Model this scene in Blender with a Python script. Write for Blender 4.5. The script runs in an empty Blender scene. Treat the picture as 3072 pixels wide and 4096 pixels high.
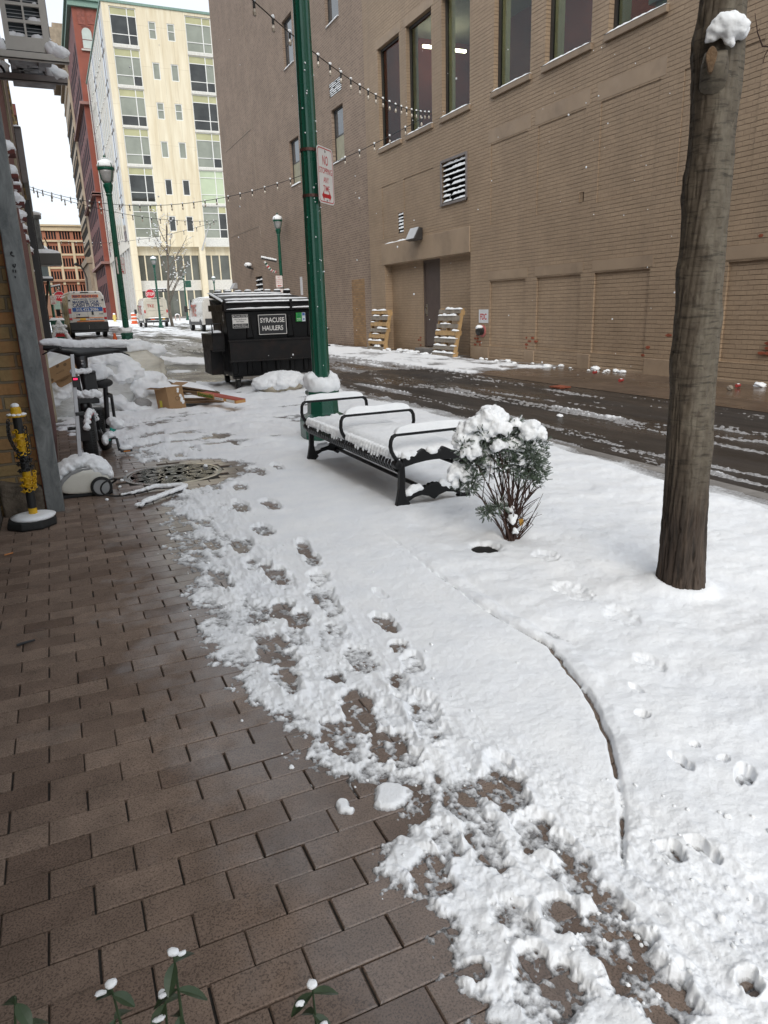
import bpy, math, random
import numpy as np
from mathutils import Vector, Matrix
R = math.radians
scene = bpy.context.scene
# ------------------------------------------------------------------ camera
FPX = 2840.0
PITCH, ROLL, CAM_Z = R(16.15), R(1.8), 1.2
YAW = 0.41848          # camera looks this far to the right of the street direction (+y)
def cam_axes():
    f = Vector((0, math.cos(PITCH), -math.sin(PITCH))); r = Vector((1, 0, 0)); u = r.cross(f)
    c, s = math.cos(ROLL), math.sin(ROLL)
    r2 = c*r - s*u; u2 = s*r + c*u
    M = Matrix.Rotation(-YAW, 3, 'Z')
    return M @ r2, M @ u2, M @ f
CR, CU, CF = cam_axes()
cd = bpy.data.cameras.new('camera'); cam = bpy.data.objects.new('camera', cd)
scene.collection.objects.link(cam); scene.camera = cam
cd.sensor_fit = 'VERTICAL'; cd.sensor_height = 36.0; cd.lens = FPX/4096*36.0
cd.clip_start = 0.05; cd.clip_end = 3000
m = Matrix.Identity(4)
for i in range(3):
    m[i][0] = CR[i]; m[i][1] = CU[i]; m[i][2] = -CF[i]
m[2][3] = CAM_Z
cam.matrix_world = m
scene.render.resolution_x = 768; scene.render.resolution_y = 1024
# ------------------------------------------------------------------ sky, sun, exposure
SUN_EL, SUN_AZ = R(38), R(200)      # azimuth measured from +y clockwise: the sun stands behind the camera
w = bpy.data.worlds.new('World'); scene.world = w; w.use_nodes = True
nt = w.node_tree; bg = nt.nodes['Background']
sky = nt.nodes.new('ShaderNodeTexSky'); sky.sky_type = 'NISHITA'; sky.sun_disc = False
sky.sun_elevation = SUN_EL; sky.sun_rotation = SUN_AZ
tc = nt.nodes.new('ShaderNodeTexCoord'); mp = nt.nodes.new('ShaderNodeMapping'); mp.inputs['Scale'].default_value = (1.5, 1.5, 5.0)
nz = nt.nodes.new('ShaderNodeTexNoise'); nz.inputs['Scale'].default_value = 1.6; nz.inputs['Detail'].default_value = 5
rp = nt.nodes.new('ShaderNodeValToRGB')
rp.color_ramp.elements[0].position = .3; rp.color_ramp.elements[0].color = (5.9, 6.45, 7.1, 1)
rp.color_ramp.elements[1].position = .7; rp.color_ramp.elements[1].color = (7.5, 7.75, 8.05, 1)
mx = nt.nodes.new('ShaderNodeMix'); mx.data_type = 'RGBA'; mx.inputs[0].default_value = .88
L = nt.links.new
L(tc.outputs['Generated'], mp.inputs[0]); L(mp.outputs[0], nz.inputs[0]); L(nz.outputs[0], rp.inputs[0])
L(sky.outputs[0], mx.inputs[6]); L(rp.outputs[0], mx.inputs[7]); L(mx.outputs[2], bg.inputs[0])
bg.inputs[1].default_value = .1
sd = bpy.data.lights.new('sun', 'SUN'); sd.energy = 1.25; sd.angle = R(35); sd.color = (1, .95, .87)
so = bpy.data.objects.new('sun', sd); scene.collection.objects.link(so)
sdir = Vector((math.sin(SUN_AZ)*math.cos(SUN_EL), math.cos(SUN_AZ)*math.cos(SUN_EL), math.sin(SUN_EL)))
so.rotation_euler = sdir.to_track_quat('Z', 'Y').to_euler()
vs = scene.view_settings
vs.view_transform = 'Standard'; vs.look = 'None'; vs.exposure = 0.66; vs.gamma = 1
# ------------------------------------------------------------------ survey helpers: a pixel of the 3072x4096 photo -> a point of the street
def ray(px, py): return (px-1536)/FPX*CR - (py-2048)/FPX*CU + CF
CO = Vector((0, 0, CAM_Z))
def at_y(px, py, y): d = ray(px, py); return CO + d*(y/d.y)
def at_x(px, py, x): d = ray(px, py); return CO + d*(x/d.x)
def gnd(px, py, z=0.0): d = ray(px, py); return CO + d*((z-CAM_Z)/d.z)
def at_pl(px, py, p0, n): d = ray(px, py); n = Vector(n); return CO + d*((Vector(p0)-CO).dot(n)/d.dot(n))
def vnear(px, py, base):
    d = ray(px, py); return CO + d*(math.hypot(base[0], base[1])/math.hypot(d.x, d.y))
# ------------------------------------------------------------------ noise
_rs = np.random.RandomState(7); _tab = _rs.rand(256, 256)
def vnoise(x, y):
    xi = np.floor(x).astype(np.int64); yi = np.floor(y).astype(np.int64)
    fx = x-xi; fy = y-yi; fx = fx*fx*(3-2*fx); fy = fy*fy*(3-2*fy)
    a = _tab[xi & 255, yi & 255]; b = _tab[(xi+1) & 255, yi & 255]; c = _tab[xi & 255, (yi+1) & 255]; d = _tab[(xi+1) & 255, (yi+1) & 255]
    return (a*(1-fx)+b*fx)*(1-fy)+(c*(1-fx)+d*fx)*fy
def fbm(x, y, o=4, g=.5):
    x = np.asarray(x, float); y = np.asarray(y, float); s = 0; a = 1; t = 0
    for i in range(o):
        s = s+a*vnoise(x*.8+y*.6+17.3*i, y*.8-x*.6+9.1*i); t += a; a *= g; x = x*2.03; y = y*2.03
    return s/t
def sstep(a, b, x):
    t = np.clip((x-a)/(b-a), 0, 1); return t*t*(3-2*t)
# ------------------------------------------------------------------ text outlines, made once
_glyph = {}
def glyphs(s, bold=.0):
    k = (s, bold)
    if k not in _glyph:
        cu = bpy.data.curves.new('t', 'FONT'); cu.body = s; cu.size = 1; cu.offset = bold; cu.resolution_u = 3; cu.fill_mode = 'FRONT'
        ob = bpy.data.objects.new('t', cu); scene.collection.objects.link(ob)
        bpy.context.view_layer.update()
        me = bpy.data.meshes.new_from_object(ob.evaluated_get(bpy.context.evaluated_depsgraph_get()))
        vv = [tuple(v.co) for v in me.vertices]; ff = [tuple(p.vertices) for p in me.polygons]
        bpy.data.objects.remove(ob); bpy.data.curves.remove(cu); bpy.data.meshes.remove(me)
        xs = [v[0] for v in vv]; ys = [v[1] for v in vv]
        _glyph[k] = (vv, ff, min(xs), max(xs), min(ys), max(ys))
    return _glyph[k]
# ------------------------------------------------------------------ mesh builder
def root_of(o):
    while o is not None and o.parent: o = o.parent
    return o
class MB:
    def __init__(s): s.v = []; s.f = []; s.mi = []; s.cur = 0; s.xf = None
    def add(s, vs_, fs):
        o = len(s.v)
        if s.xf is not None: vs_ = [s.xf @ Vector(p) for p in vs_]
        s.v += [tuple(p) for p in vs_]; s.f += [tuple(i+o for i in f) for f in fs]; s.mi += [s.cur]*len(fs)
        return s
    def box(s, x0, y0, z0, x1, y1, z1):
        x0, x1 = min(x0, x1), max(x0, x1); y0, y1 = min(y0, y1), max(y0, y1); z0, z1 = min(z0, z1), max(z0, z1)
        return s.add([(x0,y0,z0),(x1,y0,z0),(x1,y1,z0),(x0,y1,z0),(x0,y0,z1),(x1,y0,z1),(x1,y1,z1),(x0,y1,z1)],
              [(0,3,2,1),(4,5,6,7),(0,1,5,4),(1,2,6,5),(2,3,7,6),(3,0,4,7)])
    def quad(s, *p): return s.add(list(p), [tuple(range(len(p)))])
    def hexa(s, lo, hi):
        n = len(lo); return s.add(list(lo)+list(hi), [tuple(range(n))[::-1], tuple(range(n, 2*n))]+[(i, (i+1) % n, n+(i+1) % n, n+i) for i in range(n)])
    def prism(s, poly, a0, a1, axis='y'):
        def P(u, v, a): return {'y': (u, a, v), 'x': (a, u, v), 'z': (u, v, a)}[axis]
        n = len(poly); lo = [P(u, v, a0) for u, v in poly]; hi = [P(u, v, a1) for u, v in poly]
        return s.hexa(lo, hi)
    def tube(s, pts, r, n=8, caps=True):
        pts = [Vector(p) for p in pts]; k = len(pts)
        if not hasattr(r, '__len__'): r = [r]*k
        t0 = (pts[1]-pts[0]).normalized(); a = t0.orthogonal().normalized(); ring = []
        for i in range(k):
            t = (pts[min(i+1, k-1)]-pts[max(i-1, 0)])
            if t.length < 1e-9: t = t0
            t.normalize(); a = (a-t*a.dot(t)); a.normalize(); b = t.cross(a)
            ring.append([pts[i]+(a*math.cos(2*math.pi*j/n)+b*math.sin(2*math.pi*j/n))*r[i] for j in range(n)])
        V = [p for q in ring for p in q]; F = []
        for i in range(k-1):
            for j in range(n):
                F.append((i*n+j, i*n+(j+1) % n, (i+1)*n+(j+1) % n, (i+1)*n+j))
        if caps: F += [tuple(range(n))[::-1], tuple(range((k-1)*n, k*n))]
        return s.add(V, F)
    def lathe(s, prof, c=(0, 0, 0), n=24, phase=0):
        V = []; F = []; k = len(prof)
        for r, z in prof:
            for j in range(n):
                a = 2*math.pi*(j+phase)/n; V.append((c[0]+r*math.cos(a), c[1]+r*math.sin(a), c[2]+z))
        for i in range(k-1):
            for j in range(n): F.append((i*n+j, i*n+(j+1) % n, (i+1)*n+(j+1) % n, (i+1)*n+j))
        F += [tuple(range(n))[::-1], tuple(range((k-1)*n, k*n))]
        return s.add(V, F)
    def blob(s, c, r, amp=.15, fr=2.0, seed=0, n=14, flat=None):
        if not hasattr(r, '__len__'): r = (r, r, r)
        V = []; F = []; m_ = n*2
        th = np.linspace(0, math.pi, n+1); ph = np.arange(m_)*2*math.pi/m_
        T, Pp = np.meshgrid(th, ph, indexing='ij')
        x = np.sin(T)*np.cos(Pp); y = np.sin(T)*np.sin(Pp); z = np.cos(T)
        q = 1+amp*2*((fbm((x+z*.6)*fr+seed*3.7+20, (y-z*.8)*fr+seed*1.3+20, 3)-.5)+.5*(fbm((z-x*.5)*fr*2+seed+31, (y+x)*fr*2+5, 3)-.5))
        X = c[0]+x*q*r[0]; Y = c[1]+y*q*r[1]; Z = c[2]+z*q*r[2]
        if flat is not None: Z = np.maximum(Z, flat)
        for i in range(n+1):
            for j in range(m_): V.append((X[i, j], Y[i, j], Z[i, j]))
        for i in range(n):
            for j in range(m_): F.append((i*m_+j, (i+1)*m_+j, (i+1)*m_+(j+1) % m_, i*m_+(j+1) % m_))
        return s.add(V, F)
    def drift(s, o, u, v, nu, nv, T, p=4, amp=.25, fr=8, seed=0, up=(0, 0, 1), edge=.0):
        """a slab of snow over the parallelogram o,u,v: rounded rim, lumpy top, flat underside"""
        o = Vector(o); u = Vector(u); v = Vector(v); up = Vector(up)
        a = np.linspace(0, 1, nu); b = np.linspace(0, 1, nv); A, B = np.meshgrid(a, b, indexing='ij')
        e = (np.clip(1-np.abs(2*A-1)**p, 0, 1)*np.clip(1-np.abs(2*B-1)**p, 0, 1))**.5
        n_ = fbm(A*u.length*fr+seed*5.1+3, B*v.length*fr+seed*2.7+3, 4)-.5
        H = T*e*(1+amp*2*n_)
        ju = edge*(fbm(A*u.length*fr*1.5+seed+50, B*v.length*fr*1.5+7, 3)-.5)
        V = []
        for i in range(nu):
            for j in range(nv):
                V.append(o+u*float(a[i]*(1+0))+v*float(b[j])+up*float(H[i, j])+(u.normalized()+v.normalized())*float(ju[i, j]))
        V2 = [V[i*nv+j]-up*float(H[i, j]) for i in range(nu) for j in range(nv)]
        k = nu*nv; F = []
        for i in range(nu-1):
            for j in range(nv-1):
                q = (i*nv+j, (i+1)*nv+j, (i+1)*nv+j+1, i*nv+j+1); F.append(q); F.append(tuple(k+x for x in q[::-1]))
        return s.add(V+V2, F)
    def text(s, t, c, u, v, h, w=None, bold=.012, lift=.002):
        vv, ff, x0, x1, y0, y1 = glyphs(t, bold)
        u = Vector(u).normalized(); v = Vector(v).normalized(); n = u.cross(v)
        sy = h/.72; sx = sy if w is None else w/(x1-x0)
        cx, cy = (x0+x1)/2, .36 if y0 > -.1 else (y0+y1)/2
        c = Vector(c)+n*lift
        return s.add([c+u*((p[0]-cx)*sx)+v*((p[1]-cy)*sy) for p in vv], ff)
    def build(s, name, mats, parent=None, smooth=False, bevel=0, local=False, seg=2):
        me = bpy.data.meshes.new(name); o = bpy.data.objects.new(name, me); scene.collection.objects.link(o)
        V = np.array(s.v, float).reshape(-1, 3)
        if parent is not None:
            o.parent = parent
            if not local: V = V-np.array(root_of(parent).location)
        me.from_pydata(V.tolist(), [], s.f)
        if not isinstance(mats, (list, tuple)): mats = [mats]
        for q in mats: me.materials.append(q)
        if len(mats) > 1: me.polygons.foreach_set('material_index', s.mi)
        if smooth: me.polygons.foreach_set('use_smooth', [True]*len(me.polygons))
        me.update()
        if bevel:
            b = o.modifiers.new('bevel', 'BEVEL'); b.width = bevel; b.segments = seg; b.limit_method = 'ANGLE'; b.angle_limit = R(40)
        return o
def split_build(mb, name, mats, parent, gap, **kw):
    """build every piece of mb that stands more than gap away from the others as a part of its own"""
    n = len(mb.v); up_ = list(range(n))
    def find(i):
        while up_[i] != i: up_[i] = up_[up_[i]]; i = up_[i]
        return i
    for f in mb.f:
        for i in f[1:]: up_[find(i)] = find(f[0])
    box = {}
    for i, p in enumerate(mb.v):
        r = find(i); b_ = box.setdefault(r, [list(p), list(p)])
        for k in range(3): b_[0][k] = min(b_[0][k], p[k]); b_[1][k] = max(b_[1][k], p[k])
    ks = list(box)
    for i in range(len(ks)):
        for j in range(i):
            A, B = box[ks[i]], box[ks[j]]
            if all(A[0][k]-gap <= B[1][k] and B[0][k]-gap <= A[1][k] for k in range(3)): up_[find(ks[i])] = find(ks[j])
    groups = {}
    for q, f in enumerate(mb.f): groups.setdefault(find(f[0]), []).append(q)
    out = []
    for fs in groups.values():
        c = MB(); idx = {}
        for q in fs:
            for i in mb.f[q]:
                if i not in idx: idx[i] = len(c.v); c.v.append(mb.v[i])
            c.f.append(tuple(idx[i] for i in mb.f[q])); c.mi.append(mb.mi[q])
        out.append(c.build(name, mats, parent, **kw))
    return out
def tag(o, label=None, cat=None, group=None, kind=None):
    for k, val in (('label', label), ('category', cat), ('group', group), ('kind', kind)):
        if val: o[k] = val
    return o
def thing(name, label, cat, loc=(0, 0, 0), rz=0, group=None):
    o = bpy.data.objects.new(name, None); scene.collection.objects.link(o)
    o.location = loc; o.rotation_euler = (0, 0, rz); o.empty_display_size = .1
    return tag(o, label, cat, group)
def copy_tree(o, loc=None, rz=None, parent=None):
    c = o.copy(); scene.collection.objects.link(c)
    if parent is not None: c.parent = parent
    if loc is not None: c.location = loc
    if rz is not None: c.rotation_euler = (0, 0, rz)
    for ch in list(o.children): copy_tree(ch, parent=c)
    return c
_dtex = {}
def snowify(o, voxel=.012, disp=.008, size=.03, smooth=2):
    """merge overlapping lumps into one soft crust of snow"""
    r = o.modifiers.new('remesh', 'REMESH'); r.mode = 'VOXEL'; r.voxel_size = voxel; r.use_smooth_shade = True
    if smooth:
        q = o.modifiers.new('smooth', 'SMOOTH'); q.iterations = smooth; q.factor = .5
    if disp:
        if size not in _dtex:
            t = bpy.data.textures.new('snow_lumps', 'CLOUDS'); t.noise_scale = size; t.noise_depth = 3; _dtex[size] = t
        d = o.modifiers.new('disp', 'DISPLACE'); d.texture = _dtex[size]; d.strength = disp*2; d.mid_level = .5; d.texture_coords = 'LOCAL'
    return o
# ------------------------------------------------------------------ materials
class Nodes:
    def __init__(s, name):
        s.m = bpy.data.materials.new(name); s.m.use_nodes = True; s.t = s.m.node_tree; s.b = s.t.nodes['Principled BSDF']
        s.pos = s.t.nodes.new('ShaderNodeNewGeometry').outputs['Position']
        s.obj = s.t.nodes.new('ShaderNodeTexCoord').outputs['Object']
    def n(s, k, **kw):
        x = s.t.nodes.new('ShaderNode'+k)
        for a, v in kw.items(): setattr(x, a, v)
        return x
    def l(s, a, b): s.t.links.new(a, b)
    def map(s, vec, scale=(1, 1, 1), rot=(0, 0, 0), loc=(0, 0, 0)):
        q = s.n('Mapping'); s.l(vec, q.inputs[0]); q.inputs['Scale'].default_value = scale; q.inputs['Rotation'].default_value = rot; q.inputs['Location'].default_value = loc
        return q.outputs[0]
    def noise(s, vec, scale, detail=4, rough=.55, dist=0):
        q = s.n('TexNoise'); s.l(vec, q.inputs['Vector']); q.inputs['Scale'].default_value = scale; q.inputs['Detail'].default_value = detail
        q.inputs['Roughness'].default_value = rough; q.inputs['Distortion'].default_value = dist
        return q.outputs[0]
    def ramp(s, fac, a, b, c0=(0, 0, 0), c1=(1, 1, 1)):
        q = s.n('ValToRGB'); s.l(fac, q.inputs[0]); e = q.color_ramp.elements
        e[0].position = a; e[0].color = (*c0, 1); e[1].position = b; e[1].color = (*c1, 1); return q.outputs[0]
    def mix(s, fac, a, b, mode='MIX'):
        q = s.n('Mix', data_type='RGBA', blend_type=mode)
        for i, val in ((0, fac), (6, a), (7, b)):
            if isinstance(val, (int, float)): q.inputs[i].default_value = val
            elif isinstance(val, tuple): q.inputs[i].default_value = (*val, 1)
            else: s.l(val, q.inputs[i])
        return q.outputs[2]
    def math(s, op, a, b=0.0, c=None):
        q = s.n('Math', operation=op)
        for i, val in enumerate((a, b, c)):
            if val is None: continue
            if isinstance(val, (int, float)): q.inputs[i].default_value = val
            else: s.l(val, q.inputs[i])
        return q.outputs[0]
    def attr(s, name): return s.n('Attribute', attribute_name=name).outputs['Fac']
    def xyz(s, vec): q = s.n('SeparateXYZ'); s.l(vec, q.inputs[0]); return q.outputs
    def comb(s, x=0.0, y=0.0, z=0.0):
        q = s.n('CombineXYZ')
        for i, val in enumerate((x, y, z)):
            if isinstance(val, (int, float)): q.inputs[i].default_value = val
            else: s.l(val, q.inputs[i])
        return q.outputs[0]
    def col(s, c):
        if isinstance(c, tuple): s.b.inputs['Base Color'].default_value = (*c, 1)
        else: s.l(c, s.b.inputs['Base Color'])
    def set(s, **kw):
        nm = dict(rough='Roughness', metal='Metallic', spec='Specular IOR Level', coat='Coat Weight', coatr='Coat Roughness', trans='Transmission Weight', alpha='Alpha', sss='Subsurface Weight', ior='IOR', sheen='Sheen Weight')
        for k, val in kw.items():
            i = s.b.inputs[nm[k]]
            if isinstance(val, (int, float)): i.default_value = val
            else: s.l(val, i)
    def bump(s, h, strength=.3, dist=.01, prev=None):
        q = s.n('Bump'); s.l(h, q.inputs['Height']); q.inputs['Strength'].default_value = strength; q.inputs['Distance'].default_value = dist
        if prev is not None: s.l(prev, q.inputs['Normal'])
        s.l(q.outputs[0], s.b.inputs['Normal']); return q.outputs[0]
def plain(name, c, rough=.5, metal=0, var=.12, scale=6, bump=0, bs=40, bd=.004, coat=0, dirt=None, dirt_amt=.5, dscale=3):
    N = Nodes(name); f = N.noise(N.obj, scale, 5)
    a = tuple(x*(1-var) for x in c); b = tuple(min(1, x*(1+var)) for x in c)
    cc = N.ramp(f, .3, .7, a, b)
    if dirt:
        g = N.ramp(N.noise(N.obj, dscale, 6, .65), .5, .72); cc = N.mix(N.math('MULTIPLY', g, dirt_amt), cc, dirt)
    N.col(cc); N.set(metal=metal, coat=coat)
    N.l(N.ramp(N.noise(N.obj, scale*2.3, 4), .25, .75, (max(0, rough-.1),)*3, (min(1, rough+.1),)*3), N.b.inputs['Roughness'])
    if bump: N.bump(N.noise(N.obj, bs, 5), bump, bd)
    return N.m
def brick(name, c1, c2, mortar, axes='yz', bw=.2, bh=.068, mw=.006, bias=0, rough=.8, bump=.6, bd=.006, var=.2, off=(0, 0), msm=.15, rows=0, stain=None):
    N = Nodes(name); p = N.xyz(N.pos); ix = {'x': 0, 'y': 1, 'z': 2}
    vec = N.comb(N.math('ADD', p[ix[axes[0]]], off[0]), N.math('ADD', p[ix[axes[1]]], off[1]), 0.0)
    wob = N.n('VectorMath', operation='ADD'); nn = N.n('TexNoise'); N.l(vec, nn.inputs[0]); nn.inputs['Scale'].default_value = 7
    sc = N.n('VectorMath', operation='SCALE'); N.l(nn.outputs[1], sc.inputs[0]); sc.inputs['Scale'].default_value = .012
    N.l(vec, wob.inputs[0]); N.l(sc.outputs[0], wob.inputs[1])
    q = N.n('TexBrick'); N.l(wob.outputs[0], q.inputs['Vector'])
    q.inputs['Color1'].default_value = (*c1, 1); q.inputs['Color2'].default_value = (*c2, 1); q.inputs['Mortar'].default_value = (*mortar, 1)
    q.inputs['Scale'].default_value = 1; q.inputs['Brick Width'].default_value = bw; q.inputs['Row Height'].default_value = bh
    q.inputs['Mortar Size'].default_value = mw; q.inputs['Mortar Smooth'].default_value = msm; q.inputs['Bias'].default_value = bias
    f = N.ramp(N.noise(N.pos, 1.3, 6, .6), .3, .7, (1-var,)*3, (1+var*.5,)*3)
    cc = N.mix(1.0, q.outputs[0], f, 'MULTIPLY')
    f2 = N.ramp(N.noise(N.pos, 38, 3), .25, .75, (.9,)*3, (1.08,)*3); cc = N.mix(1.0, cc, f2, 'MULTIPLY')
    if stain:
        sm = N.map(N.pos, (1.2, 1.2, .16)); g = N.ramp(N.noise(sm, 2.2, 6, .7), .5, .75); cc = N.mix(N.math('MULTIPLY', g, stain[1]), cc, stain[0])
    jf = q.outputs[1]
    if rows:        # thick paint fills the upright joints; the bed joints stay open, each with dirt and a lit ledge painted paler
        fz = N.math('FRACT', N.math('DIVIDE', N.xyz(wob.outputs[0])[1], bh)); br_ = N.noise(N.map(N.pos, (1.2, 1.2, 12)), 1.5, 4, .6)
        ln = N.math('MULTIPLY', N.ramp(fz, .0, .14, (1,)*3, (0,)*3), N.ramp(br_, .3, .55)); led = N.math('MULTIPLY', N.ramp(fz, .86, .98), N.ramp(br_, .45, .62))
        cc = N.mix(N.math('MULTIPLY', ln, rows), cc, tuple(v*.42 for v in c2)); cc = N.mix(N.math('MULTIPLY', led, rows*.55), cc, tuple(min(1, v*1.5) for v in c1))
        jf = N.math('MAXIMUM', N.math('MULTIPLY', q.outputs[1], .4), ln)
    N.col(cc); N.set(rough=rough, spec=.3)
    hgt = N.math('SUBTRACT', N.math('MULTIPLY', N.noise(N.pos, 45, 4), .35), jf)
    N.bump(hgt, bump, bd)
    return N.m
def glassy(name, c, rough=.04, var=.25, scale=.8, spec=.7):
    N = Nodes(name); f = N.noise(N.pos, scale, 4)
    N.col(N.ramp(f, .3, .7, tuple(x*(1-var) for x in c), tuple(min(1, x*(1+var)) for x in c))); N.set(rough=rough, spec=spec)
    N.bump(N.noise(N.pos, 1.4, 2), .03, .05)
    return N.m
M = {}
# ================================================================== materials
def snow_mat():
    N = Nodes('snow'); d = N.attr('depth'); sl = N.attr('slush')
    f = N.noise(N.pos, 5, 5)
    clean = N.ramp(f, .3, .7, (.82, .84, .87), (.90, .91, .92))
    g = N.noise(N.pos, 60, 4, .7)
    wetc = N.ramp(g, .36, .66, (.060, .055, .052), (.40, .40, .41))
    gr = N.ramp(g, .3, .7, (.12, .115, .11), (.55, .55, .56))
    thin = N.ramp(N.math('ADD', d, N.math('MULTIPLY', N.math('SUBTRACT', g, .5), .010)), .0003, .0075)
    c = N.mix(thin, wetc, clean); c = N.mix(sl, c, gr)
    N.col(c); N.set(rough=N.ramp(thin, 0, 1, (.35,)*3, (.85,)*3), spec=.25, sss=0)
    b1 = N.bump(N.noise(N.pos, 26, 6, .65), .35, .012)
    b2 = N.bump(N.noise(N.pos, 140, 4, .7), .5, .004, b1)
    N.bump(N.noise(N.pos, 420, 2), .35, .0015, b2)
    return N.m
M['ground_snow'] = snow_mat()
def snow_obj():
    N = Nodes('settled_snow'); f = N.noise(N.obj, 9, 5)
    N.col(N.ramp(f, .3, .7, (.83, .85, .87), (.91, .92, .93))); N.set(rough=.85, spec=.2)
    b1 = N.bump(N.noise(N.obj, 55, 6, .65), .5, .006); N.bump(N.noise(N.obj, 300, 3), .4, .0015, b1)
    return N.m
M['snow'] = snow_obj()
def paver_mat():
    N = Nodes('clay_pavers'); p = N.xyz(N.pos); tone = N.attr('tone')
    c = N.ramp(tone, 0, 1, (.150, .103, .078), (.265, .194, .150))
    pit = N.ramp(N.noise(N.pos, 230, 3, .7), .38, .52, (.45,)*3, (1,)*3)
    c = N.mix(1.0, c, pit, 'MULTIPLY')
    c = N.mix(1.0, c, N.ramp(N.noise(N.pos, 11, 5, .6), .3, .7, (.78,)*3, (1.15,)*3), 'MULTIPLY')
    q = N.noise(N.pos, 3.2, 5, .6)
    # wet where snow has melted back from its edge, dry against the wall
    wet = N.ramp(N.math('ADD', N.math('ADD', N.math('MULTIPLY', N.math('SUBTRACT', q, .5), .9), N.math('MULTIPLY', N.math('SUBTRACT', N.noise(N.pos, 14, 3), .5), .25)), p[0]), .10, .40)
    wet2 = N.math('MAXIMUM', wet, N.math('MULTIPLY', N.ramp(q, .60, .66), .55))
    c = N.mix(N.math('MULTIPLY', wet2, .35), c, N.mix(1.0, c, (.5, .5, .52), 'MULTIPLY'))
    N.col(c); N.set(rough=N.ramp(wet2, 0, 1, (.7,)*3, (.3,)*3), spec=N.math('ADD', .18, N.math('MULTIPLY', wet2, .35)), coat=N.math('MULTIPLY', wet2, .5), coatr=.12)
    b1 = N.bump(N.noise(N.pos, 120, 4, .7), .55, .0022); N.bump(N.noise(N.pos, 24, 4), .35, .004, b1)
    return N.m
M['pavers'] = paver_mat()
M['joint_sand'] = plain('joint_sand', (.03, .026, .022), .9, var=.3, scale=40)
def flat_pavers():
    N = Nodes('flat_pavers'); q = N.n('TexBrick'); N.l(N.pos, q.inputs['Vector'])
    q.inputs['Color1'].default_value = (.10, .075, .055, 1); q.inputs['Color2'].default_value = (.16, .13, .10, 1); q.inputs['Mortar'].default_value = (.035, .03, .027, 1)
    q.inputs['Scale'].default_value = 1; q.inputs['Brick Width'].default_value = .18; q.inputs['Row Height'].default_value = .088; q.inputs['Mortar Size'].default_value = .006
    c = N.mix(1.0, q.outputs[0], N.ramp(N.noise(N.pos, 2, 5), .3, .7, (.75,)*3, (1.15,)*3), 'MULTIPLY')
    N.col(c); N.set(rough=N.ramp(N.noise(N.pos, 1.5, 5), .35, .6, (.18,)*3, (.5,)*3), spec=.5)
    N.bump(N.math('SUBTRACT', N.math('MULTIPLY', N.noise(N.pos, 60, 4), .5), q.outputs[1]), .5, .006)
    return N.m
M['flat_pavers'] = flat_pavers()
def asphalt():
    N = Nodes('wet_asphalt'); mp_ = N.map(N.pos, (1, .22, 1)); s = N.noise(mp_, 3.2, 6, .65)
    c = N.ramp(s, .3, .7, (.018, .016, .015), (.055, .049, .045))
    c = N.mix(1.0, c, N.ramp(N.noise(N.pos, 160, 3), .3, .7, (.6,)*3, (1.3,)*3), 'MULTIPLY')
    N.col(c); N.set(rough=N.ramp(N.noise(mp_, 1.4, 5), .35, .65, (.2,)*3, (.55,)*3), spec=.3)
    b1 = N.bump(N.noise(N.pos, 130, 4, .7), .5, .004); N.bump(N.noise(mp_, 9, 5), .4, .012, b1)
    return N.m
M['asphalt'] = asphalt()
def walkway():
    N = Nodes('wet_walkway'); mp_ = N.map(N.pos, (1, .35, 1)); s = N.noise(mp_, 2.0, 6, .6)
    q = N.n('TexBrick'); N.l(N.pos, q.inputs['Vector'])
    q.inputs['Color1'].default_value = (.105, .072, .050, 1); q.inputs['Color2'].default_value = (.145, .10, .07, 1); q.inputs['Mortar'].default_value = (.07, .05, .038, 1)
    q.inputs['Scale'].default_value = 1; q.inputs['Brick Width'].default_value = .2; q.inputs['Row Height'].default_value = .1; q.inputs['Mortar Size'].default_value = .006
    c = N.mix(1.0, q.outputs[0], N.ramp(s, .3, .7, (.65,)*3, (1.15,)*3), 'MULTIPLY')
    N.col(c); N.set(rough=N.ramp(N.noise(mp_, 1.2, 5), .35, .62, (.14,)*3, (.45,)*3), spec=.5)
    N.bump(N.noise(mp_, 14, 5), .35, .008)
    return N.m
M['walkway'] = walkway()
M['dirt'] = plain('dirt', (.07, .065, .06), .8, var=.3, scale=1.2)
M['concrete'] = plain('concrete', (.22, .205, .19), .8, var=.25, scale=4, bump=.4, bs=60, bd=.004, dirt=(.08, .07, .06), dirt_amt=.5)
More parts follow.
